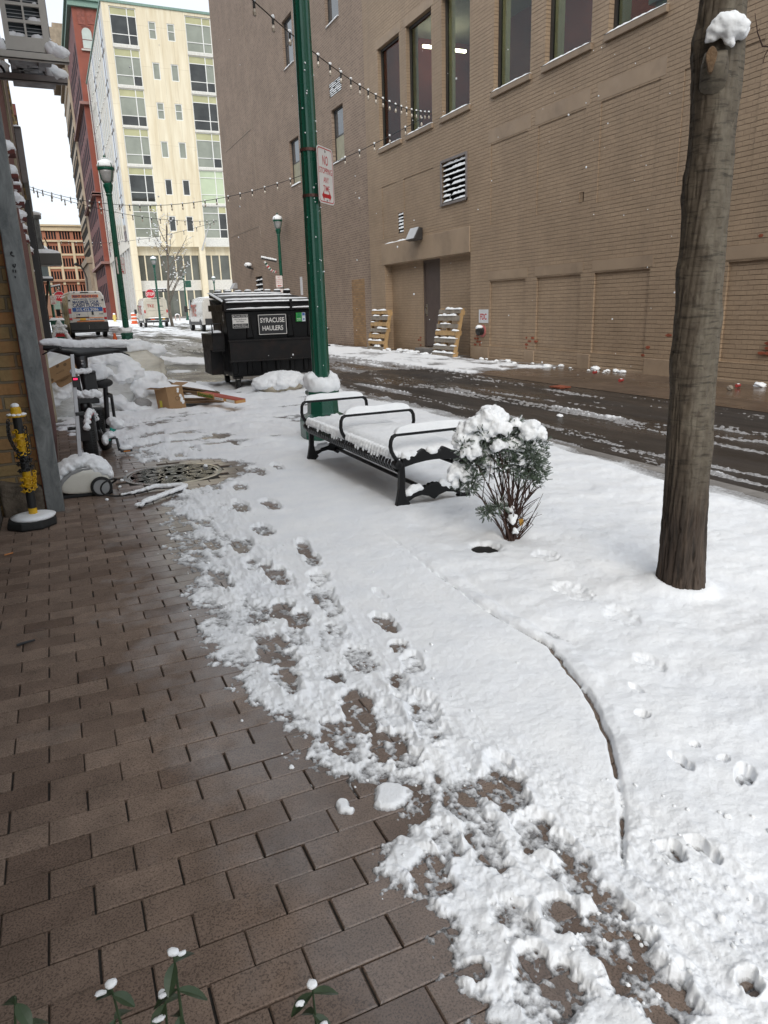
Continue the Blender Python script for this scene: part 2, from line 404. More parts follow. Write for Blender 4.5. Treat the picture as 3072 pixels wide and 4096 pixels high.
# ================================================================== terrain
def zf(y): return .55*sstep(76, 90, np.asarray(y, float))
def zg(y): return float(zf(y))
def polar(name, mat_, a0, a1, na, rows, hfun, attrs=None):
    th = np.linspace(R(a0), R(a1), na); A, Rr = np.meshgrid(th, rows, indexing='xy')
    X = Rr*np.sin(A); Y = Rr*np.cos(A); Z = hfun(X, Y)
    at = None
    if isinstance(Z, tuple): Z, at = Z[0], Z[1:]
    nr = len(rows); idx = np.arange(nr*na).reshape(nr, na)
    Fq = np.stack([idx[:-1, :-1], idx[:-1, 1:], idx[1:, 1:], idx[1:, :-1]], -1).reshape(-1, 4)[:, ::-1]
    if at is not None:      # leave out the sheet where nothing lies
        k = (Z < -.0195+zf(Y)).reshape(-1); Fq = Fq[~(k[Fq].all(1))]
    me = bpy.data.meshes.new(name); n = nr*na
    used = np.zeros(n, bool); used[Fq.reshape(-1)] = True; rem = np.cumsum(used)-1; Fq = rem[Fq]
    V = np.stack([X, Y, Z], -1).reshape(-1, 3)[used].astype(np.float32)
    me.vertices.add(len(V)); me.vertices.foreach_set('co', V.reshape(-1))
    me.loops.add(Fq.size); me.loops.foreach_set('vertex_index', Fq.reshape(-1).astype(np.int32))
    me.polygons.add(len(Fq)); me.polygons.foreach_set('loop_start', np.arange(0, Fq.size, 4, dtype=np.int32))
    me.polygons.foreach_set('use_smooth', np.ones(len(Fq), bool))
    me.update(); me.validate()
    if at is not None:
        for nm, arr in zip(attrs, at):
            q = me.attributes.new(nm, 'FLOAT', 'POINT'); q.data.foreach_set('value', arr.reshape(-1)[used].astype(np.float32))
    me.materials.append(mat_); o = bpy.data.objects.new(name, me); scene.collection.objects.link(o); o['kind'] = 'structure'
    return o
polar('ground', M['dirt'], -180, 180, 181, np.concatenate([[.05], np.geomspace(1, 2500, 150)]), lambda x, y: -.06+zf(y))
def strip(name, mat_, x0, x1, y0, y1, z, nx=2, ny=40):
    xs = np.linspace(x0, x1, nx); ys = np.linspace(y0, y1, ny); b = MB()
    V = [(x, y, z+zg(y)) for y in ys for x in xs]
    F = [(j*nx+i, j*nx+i+1, (j+1)*nx+i+1, (j+1)*nx+i) for j in range(ny-1) for i in range(nx-1)]
    b.add(V, F); o = b.build(name, mat_); o['kind'] = 'structure'; return o
strip('road', M['asphalt'], 3.95, 6.8, -8, 13.0, -.010)
strip('road', M['asphalt'], -.1, 60, 15.6, 88, -.010, 2, 60)
strip('crosswalk', M['flat_pavers'], -.1, 6.8, 13.0, 15.6, -.008)
strip('pavement', M['walkway'], 6.8, 8.95, -8, 38.6, -.006)
strip('sidewalk_base', M['joint_sand'], -1.0, 2.6, -2, 8.6, -.010)
strip('sidewalk', M['flat_pavers'], -.25, 3.82, 8.6, 13.0, -.006)
strip('planting_bed', M['dirt'], 2.6, 3.82, -2, 8.6, -.012)
kb = MB(); kb.box(3.82, -4, -.12, 3.95, 13, .002); tag(kb.build('kerb', M['concrete'], bevel=.008), kind='structure')
HX, HY = gnd(1938, 2195, .015).xy
g_ = MB(); g_.lathe([(.085, -.02), (.08, .002), (.03, .004)], (HX, HY, 0), 20); tag(g_.build('hole_shade', plain('hole_shade', (.006, .005, .004), .9)), kind='structure')  # near-black disc paints the dark of the melt hole
# the laid pavers: real bricks with chamfered edges in running bond
def lay_pavers():
    rnd = random.Random(3); V = []; F = []; T = []
    W, H, g, c = .1805, .0885, .0036, .0026
    MX, MY, MR = .71, 5.60, .375
    for k in range(-14, 82):
        y0 = 1.437+k*H
        for i in range(-4, 15):
            x0 = .003+i*W+(W/2 if k % 2 else 0)-W*2
            x0 += rnd.uniform(-.0012, .0012); yy = y0+rnd.uniform(-.001, .001)
            xa, xb, ya, yb = x0+g/2, x0+W-g/2, yy+g*.35, yy+H-g*.35
            if xa < -.44: xa = -.44
            if xb-xa < .02 or xb > 2.62: continue
            mx_, my_ = (xa+xb)/2, (ya+yb)/2
            if math.hypot(mx_-MX, my_-MY) < MR+.02: continue
            tx, ty, dz = rnd.uniform(-.006, .006), rnd.uniform(-.008, .008), rnd.uniform(-.0015, .0015)
            o = len(V)
            def P(x, y, z): return (x, y, z+dz+(x-mx_)*tx+(y-my_)*ty)
            V += [P(xa, ya, -.02), P(xb, ya, -.02), P(xb, yb, -.02), P(xa, yb, -.02)]
            V += [P(xa, ya, -c), P(xb, ya, -c), P(xb, yb, -c), P(xa, yb, -c)]
            V += [P(xa+c, ya+c, 0), P(xb-c, ya+c, 0), P(xb-c, yb-c, 0), P(xa+c, yb-c, 0)]
            for a in (0, 4):
                for j in range(4): F.append((o+a+j, o+a+(j+1) % 4, o+a+4+(j+1) % 4, o+a+4+j))
            F.append((o+8, o+9, o+10, o+11)); T += [min(1, max(0, rnd.gauss(.5, .22)))]*12
    me = bpy.data.meshes.new('sidewalk_pavers'); me.from_pydata(V, [], F); me.materials.append(M['pavers'])
    q = me.attributes.new('tone', 'FLOAT', 'POINT'); q.data.foreach_set('value', T)
    o = bpy.data.objects.new('sidewalk_pavers', me); scene.collection.objects.link(o); o['kind'] = 'structure'
lay_pavers()
# ================================================================== the snow on the ground
def vp(cx, cy): p = gnd(cx/.54, cy/.54); return p.x, p.y        # whole-photo view coordinates
# footprints and scuffs: (x, y in the view, half length along the walk, half width, depth, turn)
PR = [(475,1255,.115,.05,1,0),(462,1178,.07,.04,1,0),(517,1183,.09,.045,1,0),(440,1133,.07,.045,.9,.3),(520,1100,.11,.05,1,0),(518,1055,.10,.05,1,0),
 (465,1055,.07,.04,.9,0),(560,1020,.12,.05,1,0),(600,1012,.09,.04,.9,0),(585,1095,.10,.05,1,0),(420,972,.13,.045,1,0),(470,942,.13,.045,1,0),(505,957,.14,.04,1,0),
 (568,1150,.08,.05,.9,0),(597,1248,.08,.05,1,0),(570,1228,.035,.045,1,0),(655,1188,.09,.035,1,-.2),(675,1218,.07,.04,.9,-.2),(612,1318,.06,.05,1,-.5),(645,1345,.06,.045,1,-.4),
 (560,1347,.03,.035,1,0),(590,1405,.085,.06,1,-.25),(622,1478,.07,.045,1,0),(695,1292,.09,.055,.8,-.1),(715,1320,.06,.04,.8,0),(832,1352,.06,.036,1,0),(862,1403,.03,.03,1,0),
 (892,1440,.05,.04,.7,-.4),(725,1470,.025,.032,1,0),(772,1535,.085,.055,1,-.3),(842,1618,.06,.06,1,-.3),(880,1650,.03,.05,1,0),(920,1560,.10,.05,.72,-.3),(860,1490,.07,.04,.65,-.2),(1092,1715,.085,.055,1,-.25),
 (1150,1800,.06,.05,.75,-.3),(1050,1840,.07,.05,.7,-.2),(1010,1760,.08,.05,.66,0),(1215,1985,.045,.045,1.1,0),(1345,2070,.10,.075,1.05,-.25),(1420,2150,.07,.07,1,-.3),(1030,2105,.025,.03,1,.4),
 (1150,2090,.035,.04,1,0),(1110,1990,.05,.045,.7,0),(925,1895,.07,.055,.95,-.3),(905,1970,.04,.05,.9,0),(960,2010,.03,.035,.9,0),(1180,2150,.06,.08,.85,0),(1000,2170,.03,.05,.9,0),(1450,1862,.028,.025,1,0),(1515,1855,.032,.018,1,0),(1615,2140,.022,.028,1,0),
 (1470,1665,.035,.02,1,0),(1500,1630,.012,.016,1,0),(1385,1560,.016,.018,1,0),(1372,1500,.025,.02,.8,0),(1400,1440,.05,.03,.6,0),(1605,1695,.02,.05,.9,.6),(1560,1660,.012,.02,.9,.3),(820,1290,.04,.02,.4,0),
 (1340,1340,.06,.05,.5,0),(1240,1290,.07,.06,.45,0),(1180,1215,.05,.05,.4,0),(730,1370,.06,.04,.5,0),(770,1420,.06,.04,.55,0),(690,1255,.07,.045,.75,-.2),(1240,1900,.05,.05,.6,0),(1320,1960,.05,.03,.7,0)]
PRW = [(*vp(a, b), c, d, e*(.85 if a > 1300 and b < 1950 else 1), t) for a, b, c, d, e, t in PR]
EDGE = np.array([(.40,-1),(.44,.80),(.46,.90),(.42,1.03),(.47,1.12),(.44,1.20),(.50,1.26),(.63,1.30),(.56,1.44),(.45,1.56),(.42,1.72),(.38,1.92),(.35,2.25),(.34,2.7),(.37,3.31),(.39,3.96),(.46,4.49),(.50,4.98),(.84,5.06),(1.10,5.25),(1.22,5.6),(1.12,5.95),(.80,6.10),(.42,6.15),(.40,6.6),(.42,7.1),(.30,7.5),(.10,7.9),(-.1,8.3),(-.2,9),(-.25,14)])
CRK = np.array([(.80,.70),(.93,.92),(1.10,1.10),(1.26,1.33),(1.38,1.57),(1.46,1.87),(1.43,2.18),(1.44,2.55),(1.48,3.14),(1.52,4.2),(1.5,6)])
TR1 = np.array([(1.02,.80),(.86,1.15),(.76,1.5),(.72,2.0),(.70,2.6),(.68,3.2),(.68,4.0),(.74,5.0),(.74,6.0),(.70,7.0),(.7,9)])
ROADL = np.array([(3.80,-2),(3.80,2.84),(3.88,3.6),(4.0,5.1),(4.06,7.4),(4.04,9.3),(4.32,11.7),(4.6,13)])
_r = random.Random(31); _tr = lambda y: float(np.interp(y, TR1[:, 1], TR1[:, 0]))
for _off, _y0 in ((-.13, 1.2), (.02, 1.05), (.15, 1.35)):
    _y = _y0
    while _y < 9.2:
        PRW.append((_tr(_y)+_off+_r.uniform(-.05, .05), _y, _r.uniform(.055, .085)*(1+.05*_y), _r.uniform(.035, .048), _r.uniform(.35, .75), _r.uniform(-.3, .15))); _y += _r.uniform(.45, .85)
def snow_height(x, y):
    e1 = fbm(x*9, y*9, 4)-.5; e2 = fbm(x*34, y*34, 3)-.5; lo = fbm(x*1.7+5, y*1.7, 3)-.5; md = fbm(x*5+3, y*5+8, 4)-.5
    grain = fbm(x*75, y*75, 3)-.5
    near = np.where(np.hypot(x, y) < 12, 1., 0.)
    # --- walk and bed
    xe = np.interp(y, EDGE[:, 1], EDGE[:, 0])
    d = x-xe+e1*.16+e2*.10+grain*.05
    cover = sstep(-.03, .09, d); thin = .20+.80*sstep(.0, .36, d+.12*md)
    crk = np.interp(y, CRK[:, 1], CRK[:, 0]); dc = x-crk
    an = fbm(x*15+4, y*4.2+2, 5, .58)-.5; an2 = fbm(x*40, y*17, 3)-.5
    T = (.021+.010*lo+.010*md+.005*e1+.0035*e2+.002*grain)*thin+(1-thin)*(.004*e1+.006*e2+.004*grain)
    bed = sstep(-.01, .22, dc)
    bl = fbm(x*8+40, y*8+11, 4)-.5
    T = T+bed*(.008+.022*lo+.022*md+.010*np.minimum(bl, .05))
    groove = np.exp(-((dc+.012*e1*2)/.0085)**2)*sstep(3.6, 2.9, y)*sstep(.92, 1.12, y)*(.52+2.0*md+1.2*e2+.5*sstep(2.5, 1.9, y))*(.45+.55*sstep(2.2, 1.7, y))
    T = T-groove*(.042+.05*e2)+np.exp(-((dc-.05)/.03)**2)*(.003+.02*e1)*sstep(3.6, 2.5, y)
    # second rut, where the bed edge was brushed
    T = T-.014*np.exp(-((dc-.13-.05*np.sin(y*2.2))/.03)**2)*sstep(1.75, 1.95, y)*sstep(2.75, 2.5, y)
    ub = sstep(1.74, 1.86, x)*sstep(2.42, 2.3, x)*sstep(3.70, 3.85, y)*sstep(5.6, 5.4, y)
    T = T*(1-.45*ub)
    # the trodden band: dragged, thinned and streaked along the walk
    tr = np.interp(y, TR1[:, 1], TR1[:, 0]); q = np.exp(-(((x-tr)/.23)**4))*sstep(9.2, 8.2, y)
    q2 = np.exp(-(((x-tr)/.13)**2))*sstep(6.5, 4.5, y)
    T = T+q*(-.0045+.004*sstep(1.8, 1.1, y)+.030*an+.013*an2+.006*grain)-q2*.003
    sl = q*.22*sstep(.0, .3, an2+.12)
    # prints
    prn = np.zeros_like(T)
    for px, py, a, b, dep, t in PRW:
        m_ = (np.abs(x-px) < .3) & (np.abs(y-py) < .35)
        if not m_.any(): continue
        xx = x[m_]-px; yy = y[m_]-py; c, s = math.cos(t), math.sin(t)
        uu = xx*c+yy*s; ww = -xx*s+yy*c
        kf = 1.0+.4*float(sstep(1.0, 1.9, py)); wn_ = ww/(a*kf); bw_ = b*(.92+.3*(kf-1))*(1-.25*np.exp(-((wn_+.22)/.28)**2)); sm_ = 1.8 if max(a, b) < .034 else 1.0; rr = np.sqrt((uu/bw_)**2+wn_**2)+e1[m_]*.5*sm_+e2[m_]*.42*sm_+grain[m_]*.25*sm_
        inn = sstep(1.22, .80, rr)*min(1, dep); rim = np.exp(-((rr-1.30)/.2)**2)*(.3 if px > 1.25 else 1)
        prn[m_] = np.maximum(prn[m_], inn)
        T[m_] = T[m_]+rim*.0035*dep*(1+3*e1[m_])
    res_ = -.0010+.020*an2+.013*grain+.012*e2+.006*e1
    T = T*(1-prn)+prn*res_
    # tree, shrub and small melt hole
    T = T+.035*np.exp(-((np.hypot(x-2.26, y-2.04)-.10)/.05)**2)
    hol = np.exp(-((np.hypot((x-HX), (y-HY)*.8)+.05*e1+.03*e2)/.058)**3); T = T-hol*.12
    T = T-.012*np.exp(-(np.hypot(x-2.04, y-2.94)/.06)**2)
    clump = np.maximum(0, fbm(x*22+60, y*22, 2)-.78)*.12*sstep(.22, .0, xe-x)+np.maximum(0, fbm(x*55+6, y*55, 2)-.74)*.10*sstep(.12, .0, xe-x)
    walk = np.maximum(cover*np.maximum(T, -.02)-.018*(1-cover)+.006*e2*(1-cover)*(cover > 0), np.where(d < .05, -.02+clump, -.02))
    # pads of scuffed snow on the bare pavers
    for ax, ay, ar in ((.565, 1.20, .05), (.50, 1.42, .03), (.62, 1.40, .05)):
        walk = np.maximum(walk, -.02+.034*sstep(ar*1.5, ar*.5, np.hypot(x-ax, y-ay)+e1*.06+e2*.04))
    # hose side drift
    # --- carriageway
    xl = np.interp(y, ROADL[:, 1], ROADL[:, 0])+.10*lo+.10*(fbm(x*2, y*.8, 3)-.5)
    sx = x+.02*y
    st = fbm(sx*5.5, y*.55, 5, .6)-.5; st2 = fbm(sx*17, y*2.4+4, 4, .65)-.5; sp = fbm(x*30, y*15, 3)-.5; sp2 = fbm(x*62, y*34+3, 3)-.5
    ridge = np.exp(-((x-4.32-.03*(y-4))/.12)**2)*.014+np.exp(-((x-5.30+.02*(y-5))/.16)**2)*.016*sstep(13, 6, y)+np.exp(-((x-6.55)/.22)**2)*.008
    bare = -.019-.007*np.exp(-((x-4.75)/.22)**2)-.009*np.exp(-((x-5.95)/.30)**2)+.004*sstep(6, 12, y)
    rd = bare-.002+.066*st+.031*st2+.021*sp+.015*sp2+ridge*(.7+2.5*st2)+.006*md
    slr = np.clip(.95-1.1*sstep(.004, .018, rd), .12, 1)
    # far walk
    pv = -.02+.05*sstep(10.8, 12.0, y+1.2*lo*2+.8*st)*(.5+1.3*(fbm(x*3, y*1.2+9, 4)-.36))
    pv = pv-.02*sstep(8.45, 8.62, x+.12*md); pv = pv+np.maximum(0, fbm(x*9+3, y*9+60, 2)-.82)*.14
    # lot and cross street further off: old tracks
    k = x-.45*np.maximum(0, 30-y)*.12+.02*(y-15)
    tk = fbm(k*1.15+3, y*.16+2, 4, .55)-.5; tk2 = fbm(k*3.3, y*.5, 4)-.5
    lot = .004+.10*tk+.05*tk2+.02*md
    lot = lot-.05*np.exp(-((x-2.35)/1.0)**2)*np.exp(-((y-17.0)/.9)**2)
    lot = np.where(y > 80, .05+.02*tk, lot)
    pad = .018+.02*lo+.02*tk2+.012*e1
    cw = -.012+.030*st2+.03*tk+.05*sstep(3.4, 4.6, x)*sstep(14.2, 13.2, y)
    yd = sstep(5.6, 7.2, y)*sstep(3.9, 3.0, x)*(cover > .5); trk = sum(a_*np.exp(-((y-y0_-sl_*(x-1)+.10*(fbm(x*1.1+y0_, y*.3, 3)-.5))/w_)**2) for y0_, sl_, w_, a_ in ((8.75, .10, .07, 1), (9.05, .14, .05, .8), (8.35, -.05, .04, .6), (10.6, .05, .09, .8), (11.2, .12, .06, .8), (7.55, .2, .05, .6), (9.9, -.12, .05, .7)))*sstep(.05, .4, x)
    walk = walk-trk*(.026+.03*e2)*(cover > .5)+yd*(.075*(fbm(x*3.1, y*2.0+3, 5, .62)-.5)+.065*(fbm(x*1.3+8, y*6.5, 5, .6)-.5)+.025*(fbm(x*9, y*9+5, 3)-.5)-.002)
    out = np.where(x < xl, walk, rd)
    # gutter line left bare beside the kerb
    gl = np.exp(-((x-3.93)/.035)**2)*sstep(4.1, 4.4, y)*sstep(5.3, 5.0, y)
    out = out-gl*.06
    t_ = sstep(3.4, 4.3, x-lo*.4)
    edge_fade = sstep(xl-.45, xl+.02, x)*(x < xl); out = out-edge_fade*(.030+.05*np.maximum(0, st2+.03))
    far = np.where(y < 15.6+.5*lo, cw, lot)
    w13 = sstep(12.6, 13.4, y+.5*lo)
    midx = np.where(x > 6.8, pv, np.where(x > 4.3, rd, out))
    left = np.where(y < 12.8, out, far)
    res = np.where(x > 6.75+.1*st, pv, left)
    res = np.where((y > 12.8) & (x > 3.9) & (x <= 6.75+.1*st), np.where(y < 34, rd*.6+.4*lot, lot), res)
    res = np.where((x > 8.95) & (y > 38.6), lot, res)
    slush = np.where(y < 12.8, np.where(x > xl-.25, np.where(x < 6.75, slr, .15), sl), .22)
    slush = np.clip(slush-sstep(.006, .02, res)*.6, 0, 1)
    dpt = np.maximum(res, 0)
    res = np.maximum(res, -.02)
    return res+zf(y), dpt, slush
dep = np.radians(np.concatenate([np.linspace(61, 2.2, 860), np.linspace(2.17, .72, 90)]))
polar('snow_cover', M['ground_snow'], -17, 66, 1080, 1.2/np.tan(dep), snow_height, ('depth', 'slush'))
# ================================================================== buildings
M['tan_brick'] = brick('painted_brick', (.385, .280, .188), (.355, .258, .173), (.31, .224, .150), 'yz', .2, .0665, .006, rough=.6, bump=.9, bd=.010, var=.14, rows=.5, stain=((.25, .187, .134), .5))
M['tan_paint'] = plain('painted_render', (.345, .253, .172), .6, var=.10, scale=1.5, bump=.35, bs=9, bd=.01, dirt=(.19, .14, .1), dirt_amt=.6, dscale=1.2)
M['mauve_brick'] = brick('mauve_brick', (.30, .222, .168), (.235, .172, .132), (.40, .31, .24), 'yz', .2, .068, .007, rough=.75, bump=.5, bd=.006, var=.16, stain=((.17, .128, .10), .4))
M['orange_brick'] = brick('buff_brick_patch', (.36, .22, .11), (.25, .15, .08), (.24, .18, .12), 'yz', .2, .068, .006, rough=.8, bump=.5, var=.2)
M['raw_brick'] = plain('exposed_red_brick', (.26, .068, .032), .8, var=.4, scale=22, bump=.5, bs=60, bd=.006)
M['dark_void'] = plain('dark_void', (.012, .012, .012), .9)
M['louver'] = plain('louver_metal', (.028, .026, .025), .55, metal=.0, var=.2)
M['frame_grey'] = plain('grey_frame', (.20, .175, .165), .5, var=.15)
M['bronze'] = plain('dark_bronze_frame', (.035, .032, .03), .4, var=.15)
M['sill'] = plain('painted_sill', (.28, .205, .14), .6, var=.15, scale=5)
def window_glass():
    N = Nodes('window_glass'); o = N.t.nodes['Material Output']
    g = N.n('BsdfGlossy'); g.inputs['Roughness'].default_value = .02; g.inputs['Color'].default_value = (.9, .95, 1, 1)
    t = N.n('BsdfTransparent'); t.inputs['Color'].default_value = (.62, .66, .64, 1); fr = N.n('LayerWeight'); fr.inputs['Blend'].default_value = .22
    mxs = N.n('MixShader'); N.l(N.math('ADD', N.math('MULTIPLY', fr.outputs['Fresnel'], .10), .010), mxs.inputs[0]); N.l(t.outputs[0], mxs.inputs[1]); N.l(g.outputs[0], mxs.inputs[2]); N.l(mxs.outputs[0], o.inputs['Surface'])
    return N.m
M['glass'] = window_glass()
M['room_red'] = plain('red_room_wall', (.24, .045, .038), .7, var=.15, scale=1)
M['room_green'] = plain('pale_green_column', (.60, .62, .42), .7, var=.08)
M['room_pale'] = plain('pale_ceiling', (.35, .34, .31), .7, var=.08)
def emit(name, c, s):
    N = Nodes(name); N.col(c); N.b.inputs['Emission Color'].default_value = (*c, 1); N.b.inputs['Emission Strength'].default_value = s; return N.m
M['tube_light'] = emit('tube_light', (1, .90, .62), 17)
def wall_holes(mb, x, y0, y1, z0, z1, holes, dep=.12, axis='x', sgn=1):
    """a wall in the plane x (or y) with openings; the reveals run dep metres inwards"""
    ys = sorted({y0, y1, *[h[0] for h in holes], *[h[1] for h in holes]}); zs = sorted({z0, z1, *[h[2] for h in holes], *[h[3] for h in holes]})
    P = (lambda a, z, d=0: (x+d*sgn, a, z)) if axis == 'x' else (lambda a, z, d=0: (a, x+d*sgn, z))
    for i in range(len(ys)-1):
        for j in range(len(zs)-1):
            cy, cz = (ys[i]+ys[i+1])/2, (zs[j]+zs[j+1])/2
            if any(h[0] < cy < h[1] and h[2] < cz < h[3] for h in holes): continue
            mb.quad(P(ys[i], zs[j]), P(ys[i+1], zs[j]), P(ys[i+1], zs[j+1]), P(ys[i], zs[j+1]))
    for h in holes:
        d = h[4] if len(h) > 4 else dep
        a, b, c, e = h[:4]
        mb.quad(P(a, c), P(a, c, d), P(a, e, d), P(a, e)); mb.quad(P(b, c), P(b, e), P(b, e, d), P(b, c, d))
        mb.quad(P(a, c), P(b, c), P(b, c, d), P(a, c, d)); mb.quad(P(a, e), P(a, e, d), P(b, e, d), P(b, e))
# ---------------------------------------------------------- the near brown building
X = 8.82
NB = thing('brick_building', 'brown painted brick building with a row of tall windows above bricked-up openings', 'building', (X, 12, 0))
WIN = [(18.03, 19.33), (16.35, 17.65), (14.66, 15.87), (12.49, 13.73), (10.79, 12.04), (9.14, 10.38)]
WZ0, WZ1 = 5.29, 7.66
P_LOW = [(12.47, 13.79), (10.79, 12.10), (9.11, 10.42), (6.31, 7.62), (4.6, 5.9)]
U_UP = [(12.51, 13.80), (10.84, 12.18), (9.15, 10.46), (16.32, 17.93), (18.0, 19.29), (7.4, 8.7)]
holes = [(a, b, WZ0, WZ1, .16) for a, b in WIN]+[(14.6, 19.24, -.3, 2.31, .22)]
holes += [(a, b, .28, 1.65, .035) for a, b in P_LOW]+[(a, b, 2.8, 4.34, .012) for a, b in U_UP[:3]+U_UP[5:]]
holes += [(16.32, 17.93, 3.0, 4.34, .012), (18.36, 19.29, 3.0, 4.34, .012), (14.79, 15.88, 3.47, 4.35, .10), (17.98, 18.32, 3.06, 3.56, .10), (10.80, 10.92, 2.86, 3.02, .12)]
b = MB(); wall_holes(b, X, 1.5, 20.25, -.3, 13, holes)
for a, c in P_LOW: b.quad((X+.035, a, .28), (X+.035, c, .28), (X+.035, c, 1.65), (X+.035, a, 1.65))
for a, c in U_UP[:3]+U_UP[5:]: b.quad((X+.012, a, 2.8), (X+.012, c, 2.8), (X+.012, c, 4.34), (X+.012, a, 4.34))
for a, c in ((16.32, 17.93), (18.36, 19.29)): b.quad((X+.012, a, 3.0), (X+.012, c, 3.0), (X+.012, c, 4.34), (X+.012, a, 4.34))
wall_holes(b, X+.22, 14.6, 19.24, -.3, 2.31, [(16.42, 17.34, .12, 2.31, .05)])
b.quad((X, 20.25, -.3), (X+6, 20.25, -.3), (X+6, 20.25, 13), (X, 20.25, 13))
b.build('wall', M['tan_brick'], NB)
# joints where the old openings were bricked up, soldier courses, render bands
for a, c in U_UP[:3]: b = MB(); b.box(X-.004, a-.1, 4.37, X+.03, c+.1, 4.62); b.build('soldier_course', M['tan_paint'], NB)
for a, c in P_LOW[:4]: b = MB(); b.box(X-.006, a-.06, 1.68, X+.03, c+.06, 1.86); b.build('soldier_course', M['tan_paint'], NB)
for a, c in WIN:
    b = MB(); n = int((c-a+.2)/.068)
    b.box(X-.003, a-.1, WZ1+.004, X+.05, c+.1, WZ1+.19)
    for i in range(n): b.box(X-.006, a-.1+i*.068+.004, WZ1+.006, X-.002, a-.1+(i+1)*.068-.004, WZ1+.188)
    b.build('soldier_course', M['tan_paint'], NB)
b = MB(); b.box(X-.022, 14.62, 2.315, X+.06, 19.40, 2.86); b.build('lintel', M['tan_paint'], NB, bevel=.008)
b = MB()
for a, c in zip([1.5, 5.9, 7.62, 10.42, 12.10, 13.79], [4.6, 6.31, 9.11, 10.79, 12.47, 14.55]): b.box(X-.018, a+.02, -.3, X+.05, c-.02, .25)
b.box(X-.01, 1.5, -.3, X+.05, 14.55, .04)
b.build('plinth', M['tan_paint'], NB, bevel=.006)
b = MB(); rnd = random.Random(5)
for cy, cz, n in ((14.26, .33, 9), (14.3, .52, 3), (12.28, .33, 9), (6.86, .38, 9), (9.0, .33, 4), (8.6, .6, 2), (7.0, 1.85, 2), (17.6, .18, 4)):
    for i in range(n):
        r_ = rnd.randint(-2, 2); yy = round((cy+rnd.gauss(0, .09))/.105)*.105; zz = round((cz+r_*.0665)/.0665)*.0665+.03
        xx = X+.22 if 16 < cy < 19 else X
        w_ = rnd.uniform(.03, .09)
        k = rnd.randint(5, 7); pl = [(yy+w_*math.cos(6.283*q/k)*rnd.uniform(.7, 1), zz+.028*math.sin(6.283*q/k)*rnd.uniform(.7, 1.1)) for q in range(k)]
        b.prism(pl, xx-.0035-.0006*i, xx+.012, 'x')
split_build(b, 'exposed_brick', M['raw_brick'], NB, .12)
for i, (a, c) in enumerate(WIN):
    g = MB(); x_ = X+.10
    g.box(x_, a, WZ0, x_+.06, a+.06, WZ1); g.box(x_, c-.06, WZ0, x_+.06, c, WZ1); g.box(x_, a+.06, WZ0, x_+.06, c-.06, WZ0+.06); g.box(x_, a+.06, WZ1-.06, x_+.06, c-.06, WZ1)
    f = g.build('window', M['bronze'], NB)
    g = MB(); g.box(x_+.03, a+.06, WZ0+.06, x_+.036, c-.06, WZ1-.06); g.build('pane', M['glass'], f)
    g = MB(); g.box(X-.05, a-.05, WZ0-.11, X+.09, c+.05, WZ0-.004); g.build('sill', M['sill'], f, bevel=.01)
    g = MB(); g.drift((X-.055, a-.05, WZ0-.004), (.15, 0, 0), (0, c-a+.1, 0), 8, 60, .032, 4, .6, 9, i); g.build('sill_snow', M['snow'], f, smooth=True)
# the room behind the windows
g = MB(); g.quad((X+3.2, 2, 5), (X+3.2, 20, 5), (X+3.2, 20, 8.3), (X+3.2, 2, 8.3)); g.quad((X+.2, 2, 5.0), (X+3.2, 2, 5.0), (X+3.2, 20, 5.0), (X+.2, 20, 5.0))
g.quad((X+.2, 20, 5), (X+3.2, 20, 5), (X+3.2, 20, 8.3), (X+.2, 20, 8.3)); g.quad((X+.2, 2, 5), (X+.2, 2, 8.3), (X+3.2, 2, 8.3), (X+3.2, 2, 5))
rm = g.build('interior', M['room_red'], NB)
g = MB(); g.quad((X+.2, 2, 8.3), (X+.2, 20, 8.3), (X+3.2, 20, 8.3), (X+3.2, 2, 8.3)); g.build('ceiling', M['room_pale'], rm)
g = MB()
for yy in [c*(1+.6/8.82)-.34 for a, c in WIN]: g.box(X+.5, yy, 5.01, X+.78, yy+.30, 8.29)
split_build(g, 'column', M['room_green'], rm, .1)
g = MB()
for yy in (19.0, 15.0, 12.9, 11.2, 9.8): g.box(X+1.2, yy, 7.75, X+2.5, yy+.07, 7.81)
split_build(g, 'ceiling_light', M['tube_light'], rm, .1)
g = MB(); g.box(X+.5, 9.5, 5.3, X+.8, 9.9, 5.62); g.box(X+.45, 9.55, 5.62, X+.8, 10.0, 5.8); g.build('carton', plain('white_carton', (.6, .6, .55), .6), rm)
